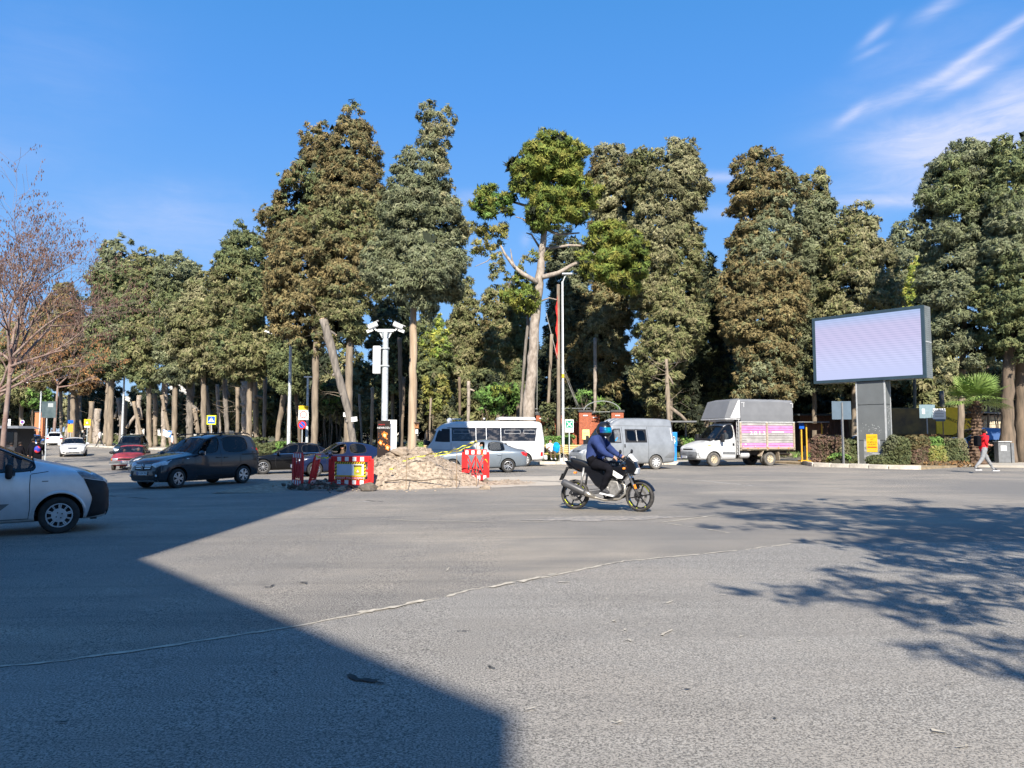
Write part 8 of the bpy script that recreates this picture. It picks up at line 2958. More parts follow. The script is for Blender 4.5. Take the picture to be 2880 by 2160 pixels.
text('lettering', 'KONTROLLÜ BÖLGE', 3 * s_, M_TXT, t, (0, -.040, z + 14 * s_), (PI / 2, 0, 0), .001)
t, z, s_ = sign('round red and blue no parking sign below the speed limit sign', 850, 1195, 24, 24, 51.2, M_RED, rnds=True)
MB().lathe([(0, -.036), (8.5 * s_, -.036)], 20, 'Y', (0, 0, z)).build('blue_disc', M_SGB, t)
MB().box((0, -.042, z), (24 * s_ * .86, .006, 3 * s_), ry=.8).build('red_bar', M_RED, t)
t, z, s_ = sign('orange yellow warning triangle sign far along the left row', 246, 1188, 18, 18, 84, mat('sign_amber', (.90, .50, .02), .4, var=.05))
tri(t, z - .02, .26, -.036, M_RED)
tri(t, z - .03, .16, -.046, M_WHT)
MB().box((0, -.03, z - 12 * s_), (16 * s_, .02, 4 * s_)).build('sub_plate', M_WHT, t)
t, z, s_ = sign('distant round no parking sign at far left', 63, 1187, 12, 12, 92, M_WHT, rnds=True)
MB().lathe([(0, -.036), (4.6 * s_, -.036)], 20, 'Y', (0, 0, z)).build('blue_disc', M_SGB, t)
MB().box((0, -.045, z), (9 * s_, .006, 1.6 * s_), ry=.8).build('red_bar', M_RED, t)
t, z, s_ = sign('white sign with green assembly point symbol before the brick gate', 1601, 1198, 24, 36, 44.0, M_WHT)
gs = mat('sign_green', (.02, .28, .16), .4, var=.05)
MB().box((0, -.034, z + 5 * s_), (20 * s_, .006, 20 * s_)).build('green_field', gs, t)
c = MB().lathe([(0, -.042), (3.6 * s_, -.042)], 16, 'Y', (0, 0, z + 5 * s_))
for a in (45, 135, 225, 315):
 c.prism([(math.cos(R(a + d)) * r * s_, z + 5 * s_ + math.sin(R(a + d)) * r * s_) for r, d in ((8, -12), (10.5, 0), (8, 12), (4.8, 10), (4.8, -10))], -.044, -.040, 'XZ')
c.build('assembly_symbol', M_WHT, t)
M_SBK = mat('sign_back', (.10, .14, .18), .6, metal=.1, var=.1, scale=2)
t, z, s_ = sign('back of a blue grey road sign on a dark post left of the LED pillar', 2366, 1154, 54, 51, 39.2, M_SBK, ru=.02)
MB().beam((.02, -.06, 0), (.02, -.06, z + .4), .07, .07).build('post_front', M_GREYP, t)
t, z, s_ = sign('pale blue back of a tilted road sign behind the island bushes', 2607, 1157, 44, 38, 43.5, mat('pale_sign_back', (.19, .27, .31), .6, metal=.1, var=.1), pm=M_HUB)
MB().box((-.22, -.034, z), (.16, .005, .3)).build('white_sticker', M_WHT, t)
t, z, s_ = sign('white text notice on a rusty stake right of the tilted sign', 2641, 1164, 36, 30, 42.8, M_WHT, pm=mat('rusty_rod', (.25, .17, .10), .8), ru=.22)
c = MB()
for k in range(5):
 c.box((0, -.033, z + .2 - k * .09), (.5 if k else .25, .003, .022))
c.build('print_lines', M_GREYP, t, kind='stuff')
MB().box((.05, -.02, z - .36), (.55, .02, .12)).build('blue_strip', M_SBK, t)
t, z, s_ = sign('dark framed advertising board on a slim post at far left', 138, 1152, 40, 46, 43, mat('dark_glass_board', (.05, .075, .08), .15, rgb2=(.12, .15, .15), scale=1.5, coat=.5), ru=-.12)
MB().box((.1, -.034, z + .25), (.3, .005, .22)).build('painted_reflection', mat('reflection_grey', (.35, .38, .38), .5), t)  # reflection on the board painted as a grey plate
t, z, s_ = sign('small blue and white board over an orange notice on the left verge', 199, 1186, 15, 9, 86, M_SGB)
MB().box((0, -.02, z - .75), (.62, .02, .9)).build('orange_notice', mat('notice_orange', (.80, .33, .05), .5), t)
t, z, s_ = sign('white hanging banner above the kiosk at the left edge', 22, 1196, 16, 34, 60, M_WHT)

# ------------------------------------------------------------------ brick gate with iron arches
M_BRK = mat('red_brick', (.48, .145, .07), .85, rgb2=(.34, .10, .055), scale=9, bump=.3)
M_MORT = mat('mortar', (.36, .27, .21), .9, var=.1)
M_CAP = mat('dark_capstone', (.06, .06, .06), .8, var=.2)
gate = thing('brick_gate', 'red brick gate piers with dark caps and iron arches overgrown with ivy', 'gate', (0, 0, 0))
gate.location = (PX(1600, 1234, 47.4).x, 47.4, .13)

def pier(u, w, d, vt, Y):
 q = PX(u, vt, Y)
 H = q.z - .13
 x0, y0 = q.x - gate.location.x, Y - 47.4
 MB().box((x0, y0, H / 2), (w - .03, d - .03, H)).build('pier_core', M_MORT, gate)
 mb = MB()
 ch = .075
 for k in range(int(H / ch)):
  z = (k + .5) * ch
  o_ = .11 if k % 2 else 0
  for (ax, L, off, sg) in (('x', w, d / 2, -1), ('y', d, w / 2, -1), ('y', d, w / 2, 1)):
   x = -L / 2 - o_
   while x < L / 2:
    a, b = max(x, -L / 2), min(x + .22, L / 2)
    if b - a > .03:
     if ax == 'x':
      mb.box((x0 + (a + b) / 2, y0 - off, z), (b - a - .012, .03, ch - .014))
     else:
      mb.box((x0 + sg * off, y0 + (a + b) / 2, z), (.03, b - a - .012, ch - .014))
    x += .22
 mb.build('bricks', M_BRK, gate, kind='stuff')
 MB().box((x0, y0, H + .07), (w + .14, d + .14, .14)).build('capstone', M_CAP, gate, bevel=.02)
 MB().box((x0, y0 - d / 2 - .03, H - .2), (.28, .05, .06)).build('lamp_plate', M_WHT, gate)

for (u, w, d, vt, Y) in ((1523, .66, .5, 1168, 47.6), (1570, .66, .5, 1166, 47.8), (1645, .74, .55, 1160, 46.6), (1672, .6, .55, 1166, 47.9), (1735, .72, .55, 1160, 46.8), (1612, .5, .5, 1180, 48.4)):
 pier(u, w, d, vt, Y)
ir = MB()
GX = gate.location.x

def gp(u, v, Y=46.8):
 q = PX(u, v, Y)
 return (q.x - GX, Y - 47.4, q.z - .13)

for dy in (0, 1.4):
 pts = [gp(1693 + 52 * math.cos(a), 1158 - 30 * math.sin(a), 46.6 + dy) for a in [PI * k / 14 for k in range(15)]]
 ir.tube(pts, [.035] * 15, 6)
 ir.bar(gp(1505, 1150, 47.4 + dy), gp(1660, 1148, 46.6 + dy), .025, 5)
 ir.bar(gp(1505, 1160, 47.4 + dy), gp(1750, 1158, 46.6 + dy), .025, 5)
for k in range(22):
 u = 1508 + k * 11
 ir.bar(gp(u, 1150, 47), gp(u + 4, 1160, 48.2), .014, 4)
for k in range(8):
 a = PI * (k + 1) / 9
 ir.bar(gp(1693 + 52 * math.cos(a), 1158 - 30 * math.sin(a), 46.6), gp(1693 + 52 * math.cos(a), 1158 - 30 * math.sin(a), 48), .012, 4)
ir.build('iron_arch', mat('pale_iron', (.22, .23, .22), .6, var=.2), gate)
for k, (u, v, w) in enumerate(((1538, 1200, 17), (1585, 1200, 15), (1548, 1150, 28), (1612, 1165, 20), (1708, 1165, 22))):
 rng = np.random.default_rng(k + 60)
 lob = []
 for j in range(7):
  q = gp(u + rng.uniform(-w, w) * .5, v + rng.uniform(-1, 1) * (45 if w < 18 else 12), 47.2)
  lob.append((q[0], q[1], q[2], w * .022 * .5 + .1, .25, .35 if w < 18 else .2))
 V, Cc = lobes_mesh(lob, rng, .06, 'green', 'olive', tuft=False, k=2.2, Lk=3.4, Wk=2.2, dens=.9)
 o = bpy.data.objects.new('ivy', leaf_mesh('ivy', V, Cc))
 COL.objects.link(o)
 o.parent = gate
 o['kind'] = 'stuff'
o = flat('gate_notice', 'yellow notice with red lettering fixed to the brick pier', 'notice', 1648, 1222, 20, 28, 46.25, mat('cream_yellow', (.80, .62, .25), .5, var=.05))
text('lettering', 'YARIN VAR', .07, M_RED, o, (0, -.009, .08), (PI / 2, 0, 0), .001)
text('lettering', 'O PARK', .07, M_RED, o, (0, -.009, -.06), (PI / 2, 0, 0), .001)
pr = thing('brick_pier', 'tall orange brick pier at the far end of the left pavement', 'pier', (PX(112, 1234, 101).x, 101, gz(-63, 101)), 0.1)
MB().box((0, 0, 1.9), (1.25, .5, 3.9)).build('pier_core', mat('orange_brick', (.60, .22, .10), .85, rgb2=(.5, .17, .08), scale=12), pr)
MB().box((0, 0, 3.95), (1.4, .6, .12)).build('capstone', M_CAP, pr)

# low sheds, trailer and stands behind the right side
M_SHED = mat('shed_boards', (.15, .075, .05), .85, var=.3, scale=2, stretch=(6, 6, .5))
x0, x1 = PX(2252, 1234, 58).x, PX(2425, 1234, 58).x
sd = thing('shed', 'low dark brown wooden shed with flat dark roof behind the truck', 'shed', ((x0 + x1) / 2, 59, .1))
H = PX(0, 1172, 58).z
n = 15
for k in range(n):
 MB().box((x0 + (x1 - x0) * (k + .5) / n - (x0 + x1) / 2, -.9, H / 2), ((x1 - x0) / n - .02, .05, H)).build('plank', M_SHED, sd)
MB().box((0, .2, H / 2), (x1 - x0, 2.1, H)).build('wall', mat('shed_dark', (.07, .04, .03), .9), sd)
MB().box((0, -.1, H + .1), (x1 - x0 + .9, 3.2, .14), rx=.04).build('roof', mat('dark_sheet', (.05, .06, .065), .6, var=.2), sd)
x0, x1 = PX(2768, 1234, 52).x, PX(2900, 1234, 52).x
sd = thing('outbuilding', 'small buff stone outbuilding with sloping dark roof behind the palm', 'outbuilding', ((x0 + x1) / 2, 54, .1), -.1)
H = PX(0, 1172, 52).z
M_BUFF = mat('buff_stone', (.50, .43, .31), .9, var=.15, scale=5)
MB().box((0, 0, H / 2), (x1 - x0 - .1, 3.4, H)).build('wall', M_MORT, sd)
nb = 10
for j in range(int(H / .26)):
 for k in range(nb):
  xx = -(x1 - x0) / 2 + (x1 - x0) * (k + .5 + (.5 if j % 2 else 0) - .25) / nb
  MB().box((xx, -1.71, .13 + j * .26), ((x1 - x0) / nb - .03, .06, .235)).build('stone_block', M_BUFF, sd)
MB().box((0, -.2, H + .12), (x1 - x0 + .8, 4.4, .1), ry=.05).build('roof', M_GREYP, sd)
for u in (2815, 2835):
 q = PX(u, 1195, 50.5)
 c = MB().tube([(0, 0, -1.6), (0, 0, .1), (.35, 0, .35)], .03, 5)
 o = c.build('bent_post', M_YEL)
 o.location = q
 tag(o, 'thin bent yellow post before the outbuilding, %s one' % ('left' if u < 2820 else 'right'), 'post')
q = PX(2610, 1234, 53)
tr = thing('cargo_trailer', 'yellow cargo trailer with brown tarpaulin parked behind the signs', 'trailer', (q.x, 53.5, .1), .03)
Z0, Z1 = PX(0, 1228, 53).z, PX(0, 1152, 53).z
M_BT = mat('brown_tarp', (.24, .15, .05), .7, rgb2=(.10, .07, .04), scale=1.2)
MB().box((-1.35, 0, (Z0 + Z1) / 2), (3.2, 2.2, Z1 - Z0)).build('tarpaulin', M_BT, tr, bevel=.08)
MB().box((1.05, 0, (Z0 + Z1) / 2 + .02), (1.55, 2.15, Z1 - Z0)).build('yellow_body', M_YEL, tr)
MB().box((2.35, 0, Z0 + .55), (1.0, 2.0, 1.2)).build('yellow_body', M_YEL, tr)
MB().box((0, 0, Z0 - .15), (6.0, 1.9, .25)).build('chassis', M_BLK, tr)
text('lettering', 'SU MERKEZİ', .28, M_TXT, tr, (1.1, -1.09, (Z0 + Z1) / 2 + .2), (PI / 2, .35, 0), .002)
text('lettering', 'VEFA', .36, M_TXT, tr, (2.35, -1.01, Z0 + .9), (PI / 2, 0, 0), .002)
for x in (-2.2, -1.2, 1.6):
 w_ = MB().lathe([(0, -.12), (.3, -.12), (.38, -.08), (.38, .1), (0, .12)], 16, 'Y', (x, -.9, .38)).build('wheel', M_TYRE, tr)
q = PX(2280, 1234, 45)
ks = thing('ticket_stand', 'open yellow framed stand with flat top at the rear of the truck', 'stand', (q.x, 45, .02))
M_YP = mat('yellow_paint', (.60, .33, .03), .5, var=.12, scale=6)
for x in (-.55, -.25, .68):
 MB().box((x, 0, 1.15), (.075 if x < 0 else .06, .08, 2.3)).build('post', M_YP, ks)
MB().box((.05, .1, 2.42), (1.9, 1.0, .05)).build('top_board', M_GREYP, ks)
MB().box((.2, .3, 2.15), (1.0, .05, .42)).build('fascia', M_SHED, ks)
MB().box((.05, 0, .12), (1.5, .5, .1)).build('foot_board', M_YP, ks)
MB().box((-.55, -.06, 2.2), (.28, .1, .34)).build('blue_panel', M_SGB, ks)
MB().box((-.42, -.1, .5), (.12, .1, 1.0)).build('dark_post', M_BLK, ks)
q = PX(1893, 1234, 45.2)
kb_ = thing('recycling_bin', 'tall blue recycling bin with white print between silver van and truck', 'bin', (q.x - .05, 45.2, .13))
M_BBL = mat('bin_blue', (.02, .22, .60), .45, var=.1, scale=3)
MB().box((0, 0, .45), (.42, .42, .9)).build('lower_box', M_BBL, kb_)
MB().box((0, -.02, 1.3), (.5, .48, .82)).build('upper_box', M_BBL, kb_, bevel=.03)
c = MB()
for k in range(16):
 c.box((rnd.uniform(-.18, .18), -.262, rnd.uniform(1.0, 1.55)), (rnd.uniform(.05, .12), .004, rnd.uniform(.04, .1)))
c.build('white_print', M_WHT, kb_, kind='stuff')
q = PX(1900, 1234, 47)
kk_ = thing('kiosk', 'small kiosk with thin flat grey roof above the blue bin', 'kiosk', (q.x, 47.2, .13))
MB().box((0, 0, PX(0, 1192, 47).z), (2.3, 1.9, .09)).build('roof', M_GREYP, kk_)
for x in (-.4, .8):
 MB().box((x, .5, 1.1), (.09, .09, 2.2)).build('post', M_GREYP, kk_)
q = PX(2820, 1234, 42.2)
cb = thing('utility_cabinet', 'grey stickered utility cabinet behind the walking man in red', 'cabinet', (q.x, 42.2, .11))
MB().box((-.05, 0, .58), (.68, .4, 1.15)).build('body', M_GREYP, cb, bevel=.02)
MB().box((-.05, -.02, 1.18), (.76, .5, .05)).build('lid', M_HUB, cb)
MB().box((.45, .05, .55), (.16, .36, 1.1)).build('side_box', M_GREYP, cb)
MB().box((-.1, -.206, .82), (.34, .006, .3)).build('sticker', M_HUB, cb)
q = PX(25, 1234, 58)
kb_ = thing('kiosk', 'grey roofed kiosk with glazed front at the left edge of the view', 'kiosk', (q.x - .3, 58.5, gz(q.x, 58)))
MB().box((0, 0, 2.3), (3.2, 2.6, .2), taper=.75).build('roof', M_GREYP, kb_)
MB().box((0, .1, 1.1), (2.4, 2.0, 2.2)).build('body', M_BLK, kb_)
MB().box((.2, -.93, 1.45), (1.5, .04, .9)).build('window', M_GLSD, kb_)

# benches before the gate
M_SLAT = mat('bench_slat', (.62, .45, .20), .6, var=.15, scale=4, stretch=(.4, 4, 4))
M_CON = mat('bench_leg', (.35, .33, .30), .8)

def bench(lab, u, Y, L):
 q = PX(u, 1234, Y)
 b = thing('park_bench', lab, 'bench', (q.x, Y, .13), 0, 'slatted benches before the gate')
 for k in range(4):
  MB().box((0, -.3 + k * .11, .45), (L, .09, .03)).build('slat', M_SLAT, b)
 for k in range(4):
  MB().box((0, .10 + k * .02, .56 + k * .12), (L, .025, .09), rx=.12).build('slat', M_SLAT, b)
 for s in (-1, 1):
  c = MB().box((s * (L / 2 - .2), -.13, .22), (.06, .4, .44))
  c.box((s * (L / 2 - .2), .1, .5), (.05, .05, .9))
  c.build('leg', M_CON, b)

bench('slatted bench with a person in blue at the left of the white lamp post', 1537, 44.4, 1.95)
bench('empty slatted bench right of the white lamp post', 1606, 44.4, 1.3)
bench('small slatted bench end behind the front of the minibus', 1212, 46.0, .9)
# ------------------------------------------------------------------ people
M_SKIN = mat('skin', (.50, .27, .18), .55, var=.08, scale=12)
M_HAIR = mat('dark_hair', (.018, .013, .010), .7, var=.3, scale=30)
M_HAIRG = mat('grey_hair', (.35, .33, .31), .7, var=.2, scale=30)

def cloth(name, rgb, var=.15):
 return mat(name, rgb, .9, var=var, scale=6, bump=.3, bscale=9, spec=.1)

SEGS = [('pelvis', 'spine', 'top'), ('spine', 'chest', 'top'), ('chest', 'neck', 'top'), ('neck', 'head', 'skin'), ('head', 'crown', 'skin')]
for s in 'LR':
 SEGS += [('chest', 'sh' + s, 'top'), ('sh' + s, 'el' + s, 'top'), ('el' + s, 'wr' + s, 'fore'), ('wr' + s, 'ha' + s, 'skin'), ('pelvis', 'hi' + s, 'leg'), ('hi' + s, 'kn' + s, 'leg'), ('kn' + s, 'an' + s, 'leg'), ('an' + s, 'to' + s, 'shoe')]
RAD = dict(pelvis=.135, spine=.135, chest=.15, neck=.055, head=.085, crown=.078, sh=.075, el=.05, wr=.036, ha=.034, hi=.10, kn=.065, an=.045, to=.04)

def figure(parent, J, mats, fat=1.0, fingers=False, name='body', rad=None, lvl=1):
 """J: joint name -> (x,y,z). mats: dict top, fore, leg, shoe, skin"""
 names = list(J)
 segs = [q for q in SEGS if q[0] in J and q[1] in J]
 vs = [Vector(J[n]) for n in names]
 es = [(names.index(a), names.index(b)) for a, b, r in segs]
 rr = []
 for n in names:
  k = n if n in RAD else n[:-1]
  r = (rad or {}).get(k, RAD[k])
  if k in ('pelvis', 'spine', 'chest', 'hi', 'sh', 'el', 'kn'):
   r *= fat
  rr.append(r)
 reg = [r for a, b, r in segs]
 if fingers:
  for s, sg in (('L', 1), ('R', -1)):
   if 'ha' + s not in J:
    continue
   h, w = Vector(J['ha' + s]), Vector(J['wr' + s])
   d = (h - w).normalized()
   sd = d.cross(Vector((0, 0, 1))).normalized()
   for f in range(5):
    o_ = (f - 1.5) * .021
    ln = [.030, .034, .032, .025, .026][f]
    b0 = len(vs)
    if f == 4:
     p0, dd = w + d * .03, (d * .5 + sd * (-sg) * .6 + Vector((0, 0, -.5))).normalized()
    else:
     p0, dd = h + sd * o_ * 1.0, d
    dn = Vector((0, 0, -1))
    pts = [p0 + dd * ln * .6, p0 + dd * ln * 1.2 + dn * ln * .7, p0 + dd * ln * .9 + dn * ln * 1.5]
    prev = names.index('ha' + s) if f < 4 else names.index('wr' + s)
    for i_, p_ in enumerate(pts):
     vs.append(p_)
     rr.append(.0095)
     es.append((prev if i_ == 0 else len(vs) - 2, len(vs) - 1))
     reg.append('skin')
 me = bpy.data.meshes.new(name)
 me.from_pydata(vs, es, [])
 o = bpy.data.objects.new(name, me)
 COL.objects.link(o)
 md = o.modifiers.new('k', 'SKIN')
 md.use_smooth_shade = True
 sv = me.skin_vertices[0].data
 pi = names.index('pelvis')
 for i in range(len(vs)):
  sv[i].radius = (rr[i], rr[i])
  sv[i].use_root = i == pi
 for i, n in enumerate(names):
  if n in ('chest', 'spine', 'pelvis'):
   sv[i].radius = (rr[i] * .82, rr[i] * 1.12) if False else (rr[i], rr[i])
 s2 = o.modifiers.new('s', 'SUBSURF')
 s2.levels = lvl
 s2.render_levels = lvl
 m2 = evaluated_copy(o)
 bpy.data.objects.remove(o)
 order = ['top', 'fore', 'leg', 'shoe', 'skin']
 m2.materials.clear()
 for k in order:
  m2.materials.append(mats.get(k, M_SKIN))
 sg = [(vs[a], vs[b], order.index(r), (rr[a] + rr[b]) / 2) for (a, b), r in zip(es, reg)]
 for p in m2.polygons:
  c = p.center
  best = (9, 0)
  for (a, b, r, ra) in sg:
   d = b - a
   t = max(0, min(1, (c - a).dot(d) / max(1e-9, d.length_squared)))
   q = (c - (a + d * t)).length - ra
   if q < best[0]:
    best = (q, r)
  p.material_index = best[1]
  p.use_smooth = True
 if lvl > 1:
  for q in m2.vertices:
   if q.co.z < J['neck'][2] + .02:
    p_ = q.co
    q.co += q.normal * (.016 * noise.noise(Vector((p_.x * 9, p_.y * 9, p_.z * 13))) + .012 * noise.noise(Vector((p_.x * 20, p_.y * 20, p_.z * 34))))
 ob = bpy.data.objects.new(name, m2)
 COL.objects.link(ob)
 ob.parent = parent
 return ob

def head_bits(parent, H, yaw, hair, full=False, helmet=False):
 """H: head centre; face looks along yaw"""
 e = bpy.data.objects.new('face', None)
 H = Vector(H)
 f = Vector((math.cos(yaw), math.sin(yaw), 0))
 s = Vector((-f.y, f.x, 0))
 if hair:
  mb = MB()
  mb.ball(H + Vector((0, 0, .045)) - f * .018, (.098, .098, .098), 14, 8, noise_=.12)
  mb.v = [v if (Vector(v) - H).dot(f) < .045 or v[2] > H.z + .062 else tuple(Vector(v) - f * .07) for v in mb.v]
  mb.build('hair', hair, parent, smooth=True)
 if full:
  mb = MB()
  mb.ball(H + f * .095 + Vector((0, 0, -.012)), (.016, .016, .024), 8, 6)
  mb.build('nose', M_SKIN, parent, smooth=True)
  for k in (-1, 1):
   MB().ball(H + s * k * .088 + Vector((0, 0, -.01)), (.014, .012, .03), 8, 6).build('ear', M_SKIN, parent, smooth=True)
   MB().ball(H + s * k * .034 + f * .080 + Vector((0, 0, .018)), (.012, .012, .008), 8, 5).build('eye', M_TXT, parent, smooth=True)
  MB().box(H + f * .086 + Vector((0, 0, -.05)), (.012, .045, .008), rz=yaw).build('mouth', mat('lips', (.35, .12, .10), .6), parent)

def walk(a=.45, arm=.5, h=1.0, lean=.03, bag=None):
 """walking pose facing +x"""
 hz_ = .93 * h
 J = dict(pelvis=(0, 0, hz_), spine=(.01, 0, hz_ + .18), chest=(.03, 0, hz_ + .38), neck=(.04, 0, hz_ + .55), head=(.06, 0, hz_ + .66), crown=(.065, 0, hz_ + .74))
 for s, sg, ph in (('L', 1, 1), ('R', -1, -1)):
  l = a * ph
  J['hi' + s] = (0, sg * .09, hz_ - .04)
  J['kn' + s] = (math.sin(l) * .42 + (.06 if ph < 0 else .03), sg * .095, hz_ - .04 - math.cos(l) * .42)
  l2 = l - (.25 if ph < 0 else .0)
  k = J['kn' + s]
  J['an' + s] = (k[0] + math.sin(l2) * .40, sg * .09, max(.09, k[2] - math.cos(l2) * .40))
  n = J['an' + s]
  J['to' + s] = (n[0] + .17, sg * .10, max(.04, n[2] - .05 + (0 if ph > 0 else -.02)))
  J['sh' + s] = (.03, sg * .17, hz_ + .47)
  m = -arm * ph
  J['el' + s] = (.02 + math.sin(m) * .27, sg * .22, hz_ + .47 - math.cos(m) * .27)
  e = J['el' + s]
  J['wr' + s] = (e[0] + math.sin(m + .4) * .24, sg * .22, e[2] - math.cos(m + .4) * .24)
  w = J['wr' + s]
  J['ha' + s] = (w[0] + math.sin(m + .4) * .08, sg * .215, w[2] - math.cos(m + .4) * .08)
 return J

def person(lab, u, v, yaw, J, mats, scale=1.0, hair=M_HAIR, fat=1.0, fingers=False, full=False, hy=0.0, Y=None, lvl=1, cat='person'):
 p = GP(u, v) if Y is None else Vector((PX(u, 1234, Y).x, Y, gz(PX(u, 1234, Y).x, Y)))
 t = thing('person', lab, cat, p, R(yaw), None, scale)
 figure(t, J, mats, fat, fingers, lvl=lvl)
 if hair or full:
  head_bits(t, J['head'], hy, hair, full)
 return t

C_RED, C_GRY = cloth('red_tshirt', (.62, .02, .03)), cloth('grey_joggers', (.26, .265, .275))
C_BLK, C_NAVY = cloth('black_cloth', (.007, .007, .010), .3), cloth('navy_sweat', (.028, .045, .135))
C_WHT, C_BLUE = cloth('white_cloth', (.70, .70, .70)), cloth('bright_blue_jacket', (.01, .30, .70))
C_BRN, C_DG = cloth('brown_cloth', (.12, .08, .05)), cloth('dark_grey_cloth', (.05, .05, .055))
M_SHOE = mat('dark_shoe', (.05, .05, .055), .6)
M_SHW = mat('white_shoe', (.65, .65, .65), .6)

# the man in red, walking towards the right, looking at his hands
J = walk(.50, .1)
J['head'], J['crown'] = (.09, 0, 1.585), (.12, 0, 1.66)
for s, sg in (('L', 1), ('R', -1)):
 J['el' + s] = (.0, sg * .21, 1.14)
 J['wr' + s] = (.22, sg * .13, 1.08)
 J['ha' + s] = (.29, sg * .09, 1.10)
pr_ = person('man in red t-shirt and pale grey joggers walking past the island', 2768, 1331, 2, J, dict(top=C_RED, fore=M_SKIN, leg=C_GRY, shoe=M_SHOE), 1.08, full=True, fingers=True, fat=1.14, lvl=2)
for k in (-1, 1):
 MB().tube([(-.10, k * .1, 1.42), (.10, k * .1, 1.50), (.165, k * .1, 1.36), (.10, k * .12, 1.14)], .018, 5).build('rucksack_strap', C_DG, pr_)
MB().box((-.21, 0, 1.26), (.17, .30, .42)).build('rucksack', C_BLK, pr_, bevel=.05)
MB().box((.34, 0, 1.14), (.015, .07, .14), ry=-.6).build('phone', M_TXT, pr_)
for k, n in ((1, 'toL'), (-1, 'toR')):
 q = Vector(J[n])
 MB().box(q + Vector((-.06, 0, -.025)), (.27, .09, .03), ry=.0).build('shoe_sole', M_SHW, pr_)

# people seated in vehicles and on the bench
SIT = dict(pelvis=(0, 0, .12), spine=(-.04, 0, .28), chest=(-.06, 0, .48), neck=(-.05, 0, .64), head=(-.03, 0, .755), crown=(-.03, 0, .83))
for s, sg in (('L', 1), ('R', -1)):
 SIT.update({'hi' + s: (.05, sg * .09, .10), 'kn' + s: (.42, sg * .13, .16), 'an' + s: (.48, sg * .12, -.22), 'to' + s: (.64, sg * .12, -.26), 'sh' + s: (-.06, sg * .18, .56), 'el' + s: (.08, sg * .24, .34), 'wr' + s: (.30, sg * .16, .42), 'ha' + s: (.37, sg * .14, .45)})

def in_car(root, lab, loc, mats, hair=M_HAIR, yawd=0, hy=0.0, sc=1.0):
 M = Matrix.LocRotScale(root.location, root.rotation_euler, root.scale)
 t = thing('person', lab, 'person')
 t.location = M @ Vector(loc)
 t.rotation_euler = (root.rotation_euler.to_quaternion() @ Quaternion((0, 0, 1), R(yawd))).to_euler()
 t.scale = root.scale * sc
 figure(t, SIT, mats, 1.0)
 head_bits(t, SIT['head'], hy, hair, True)
 return t

in_car(hatch, 'bald driver looking out of the dark blue hatchback', (-.02, .36, .46), dict(top=C_BRN, fore=C_BRN, leg=C_DG, shoe=M_SHOE), None, 0, .9)
in_car(silver, 'driver in patterned shirt in the light silver blue saloon', (-.02, .36, .44), dict(top=cloth('teal_cloth', (.10, .25, .28)), fore=M_SKIN, leg=C_DG, shoe=M_SHOE), M_HAIR, 0, .5)
in_car(redc, 'grey haired driver of the red hatchback', (.1, .36, .36), dict(top=C_DG, fore=C_DG, leg=C_DG, shoe=M_SHOE), M_HAIRG, 0, .2, .95)
in_car(redc, 'passenger beside the driver of the red hatchback', (.1, -.36, .34), dict(top=C_BRN, fore=C_BRN, leg=C_DG, shoe=M_SHOE), M_HAIR, 0, 0, .95)
vd = in_car(panel, 'van driver in bright blue jacket at the silver van window', (.72, .66, 1.0), dict(top=C_BLUE, fore=C_BLUE, leg=C_DG, shoe=M_SHOE), M_HAIR, 0, .3, .98)
in_car(tk, 'truck driver in pale grey top behind the cab window', (1.02, .42, 1.0), dict(top=cloth('pale_grey_top', (.45, .46, .44)), fore=C_DG, leg=C_DG, shoe=M_SHOE), M_HAIR, 0, .4)
bs = dict(SIT)
q = PX(1548, 1234, 44.3)
t = thing('person', 'person in white top sitting on the bench with a bright blue jacket', 'person', (q.x, 44.15, .13 + .40), R(-75))
figure(t, bs, dict(top=C_WHT, fore=M_SKIN, leg=C_BRN, shoe=M_SHW), .95)
head_bits(t, bs['head'], .3, M_HAIR, True)
jk = MB().ball((0, 0, 0), (.20, .13, .30), 14, 9, noise_=.35, seed=3).build('jacket', C_BLUE)
jk.location = (q.x + .32, 43.9, .13 + .80)
tag(jk, 'crumpled bright blue jacket hanging at the bench beside the lamp post', 'jacket')
bg = MB().box((0, 0, 0), (.3, .16, .34)).build('bag', C_BLK, bevel=.05)
bg.location = (q.x - .42, 44.1, .13 + .66)
tag(bg, 'black bag on the bench left of the seated person', 'bag')

# walkers on the left pavement
W1 = dict(top=C_BLK, fore=C_BLK, leg=C_BLK, shoe=M_SHOE)
t = person('walker in black with a red and blue gym sack seen from behind', 108, 1312, 115, walk(.4, .4), W1, 1.03, fat=1.1, Y=36.5)
MB().ball((-.17, 0, 1.22), (.07, .14, .17), 10, 7).build('gym_sack', mat('sack_red', (.75, .05, .03), .6, rgb2=(.03, .05, .35), scale=2.2, thr=(.45, .5)), t, smooth=True)
person('bearded walker in black just beyond the gym sack carrier', 92, 1300, 70, walk(.3, .3), W1, 1.05, Y=39.5)
person('walker with long dark hair and backpack at far left', 56, 1300, 80, walk(.3, .2), W1, .95, Y=37.5)
person('darkly dressed person leftmost beside the long haired walker', 32, 1300, 95, walk(.25, .2), dict(top=C_DG, fore=C_DG, leg=C_BLK, shoe=M_SHOE), .92, Y=38.5)
person('man in white shirt walking along the verge by the trunks', 282, 1253, 175, walk(.4, .4), dict(top=C_WHT, fore=C_WHT, leg=C_DG, shoe=M_SHOE), 1.05, Y=80)
person('man in dark jacket and white shirt near the warning sign', 237, 1253, 200, walk(.35, .4), dict(top=C_DG, fore=C_DG, leg=C_BLK, shoe=M_SHOE), 1.0, Y=82)
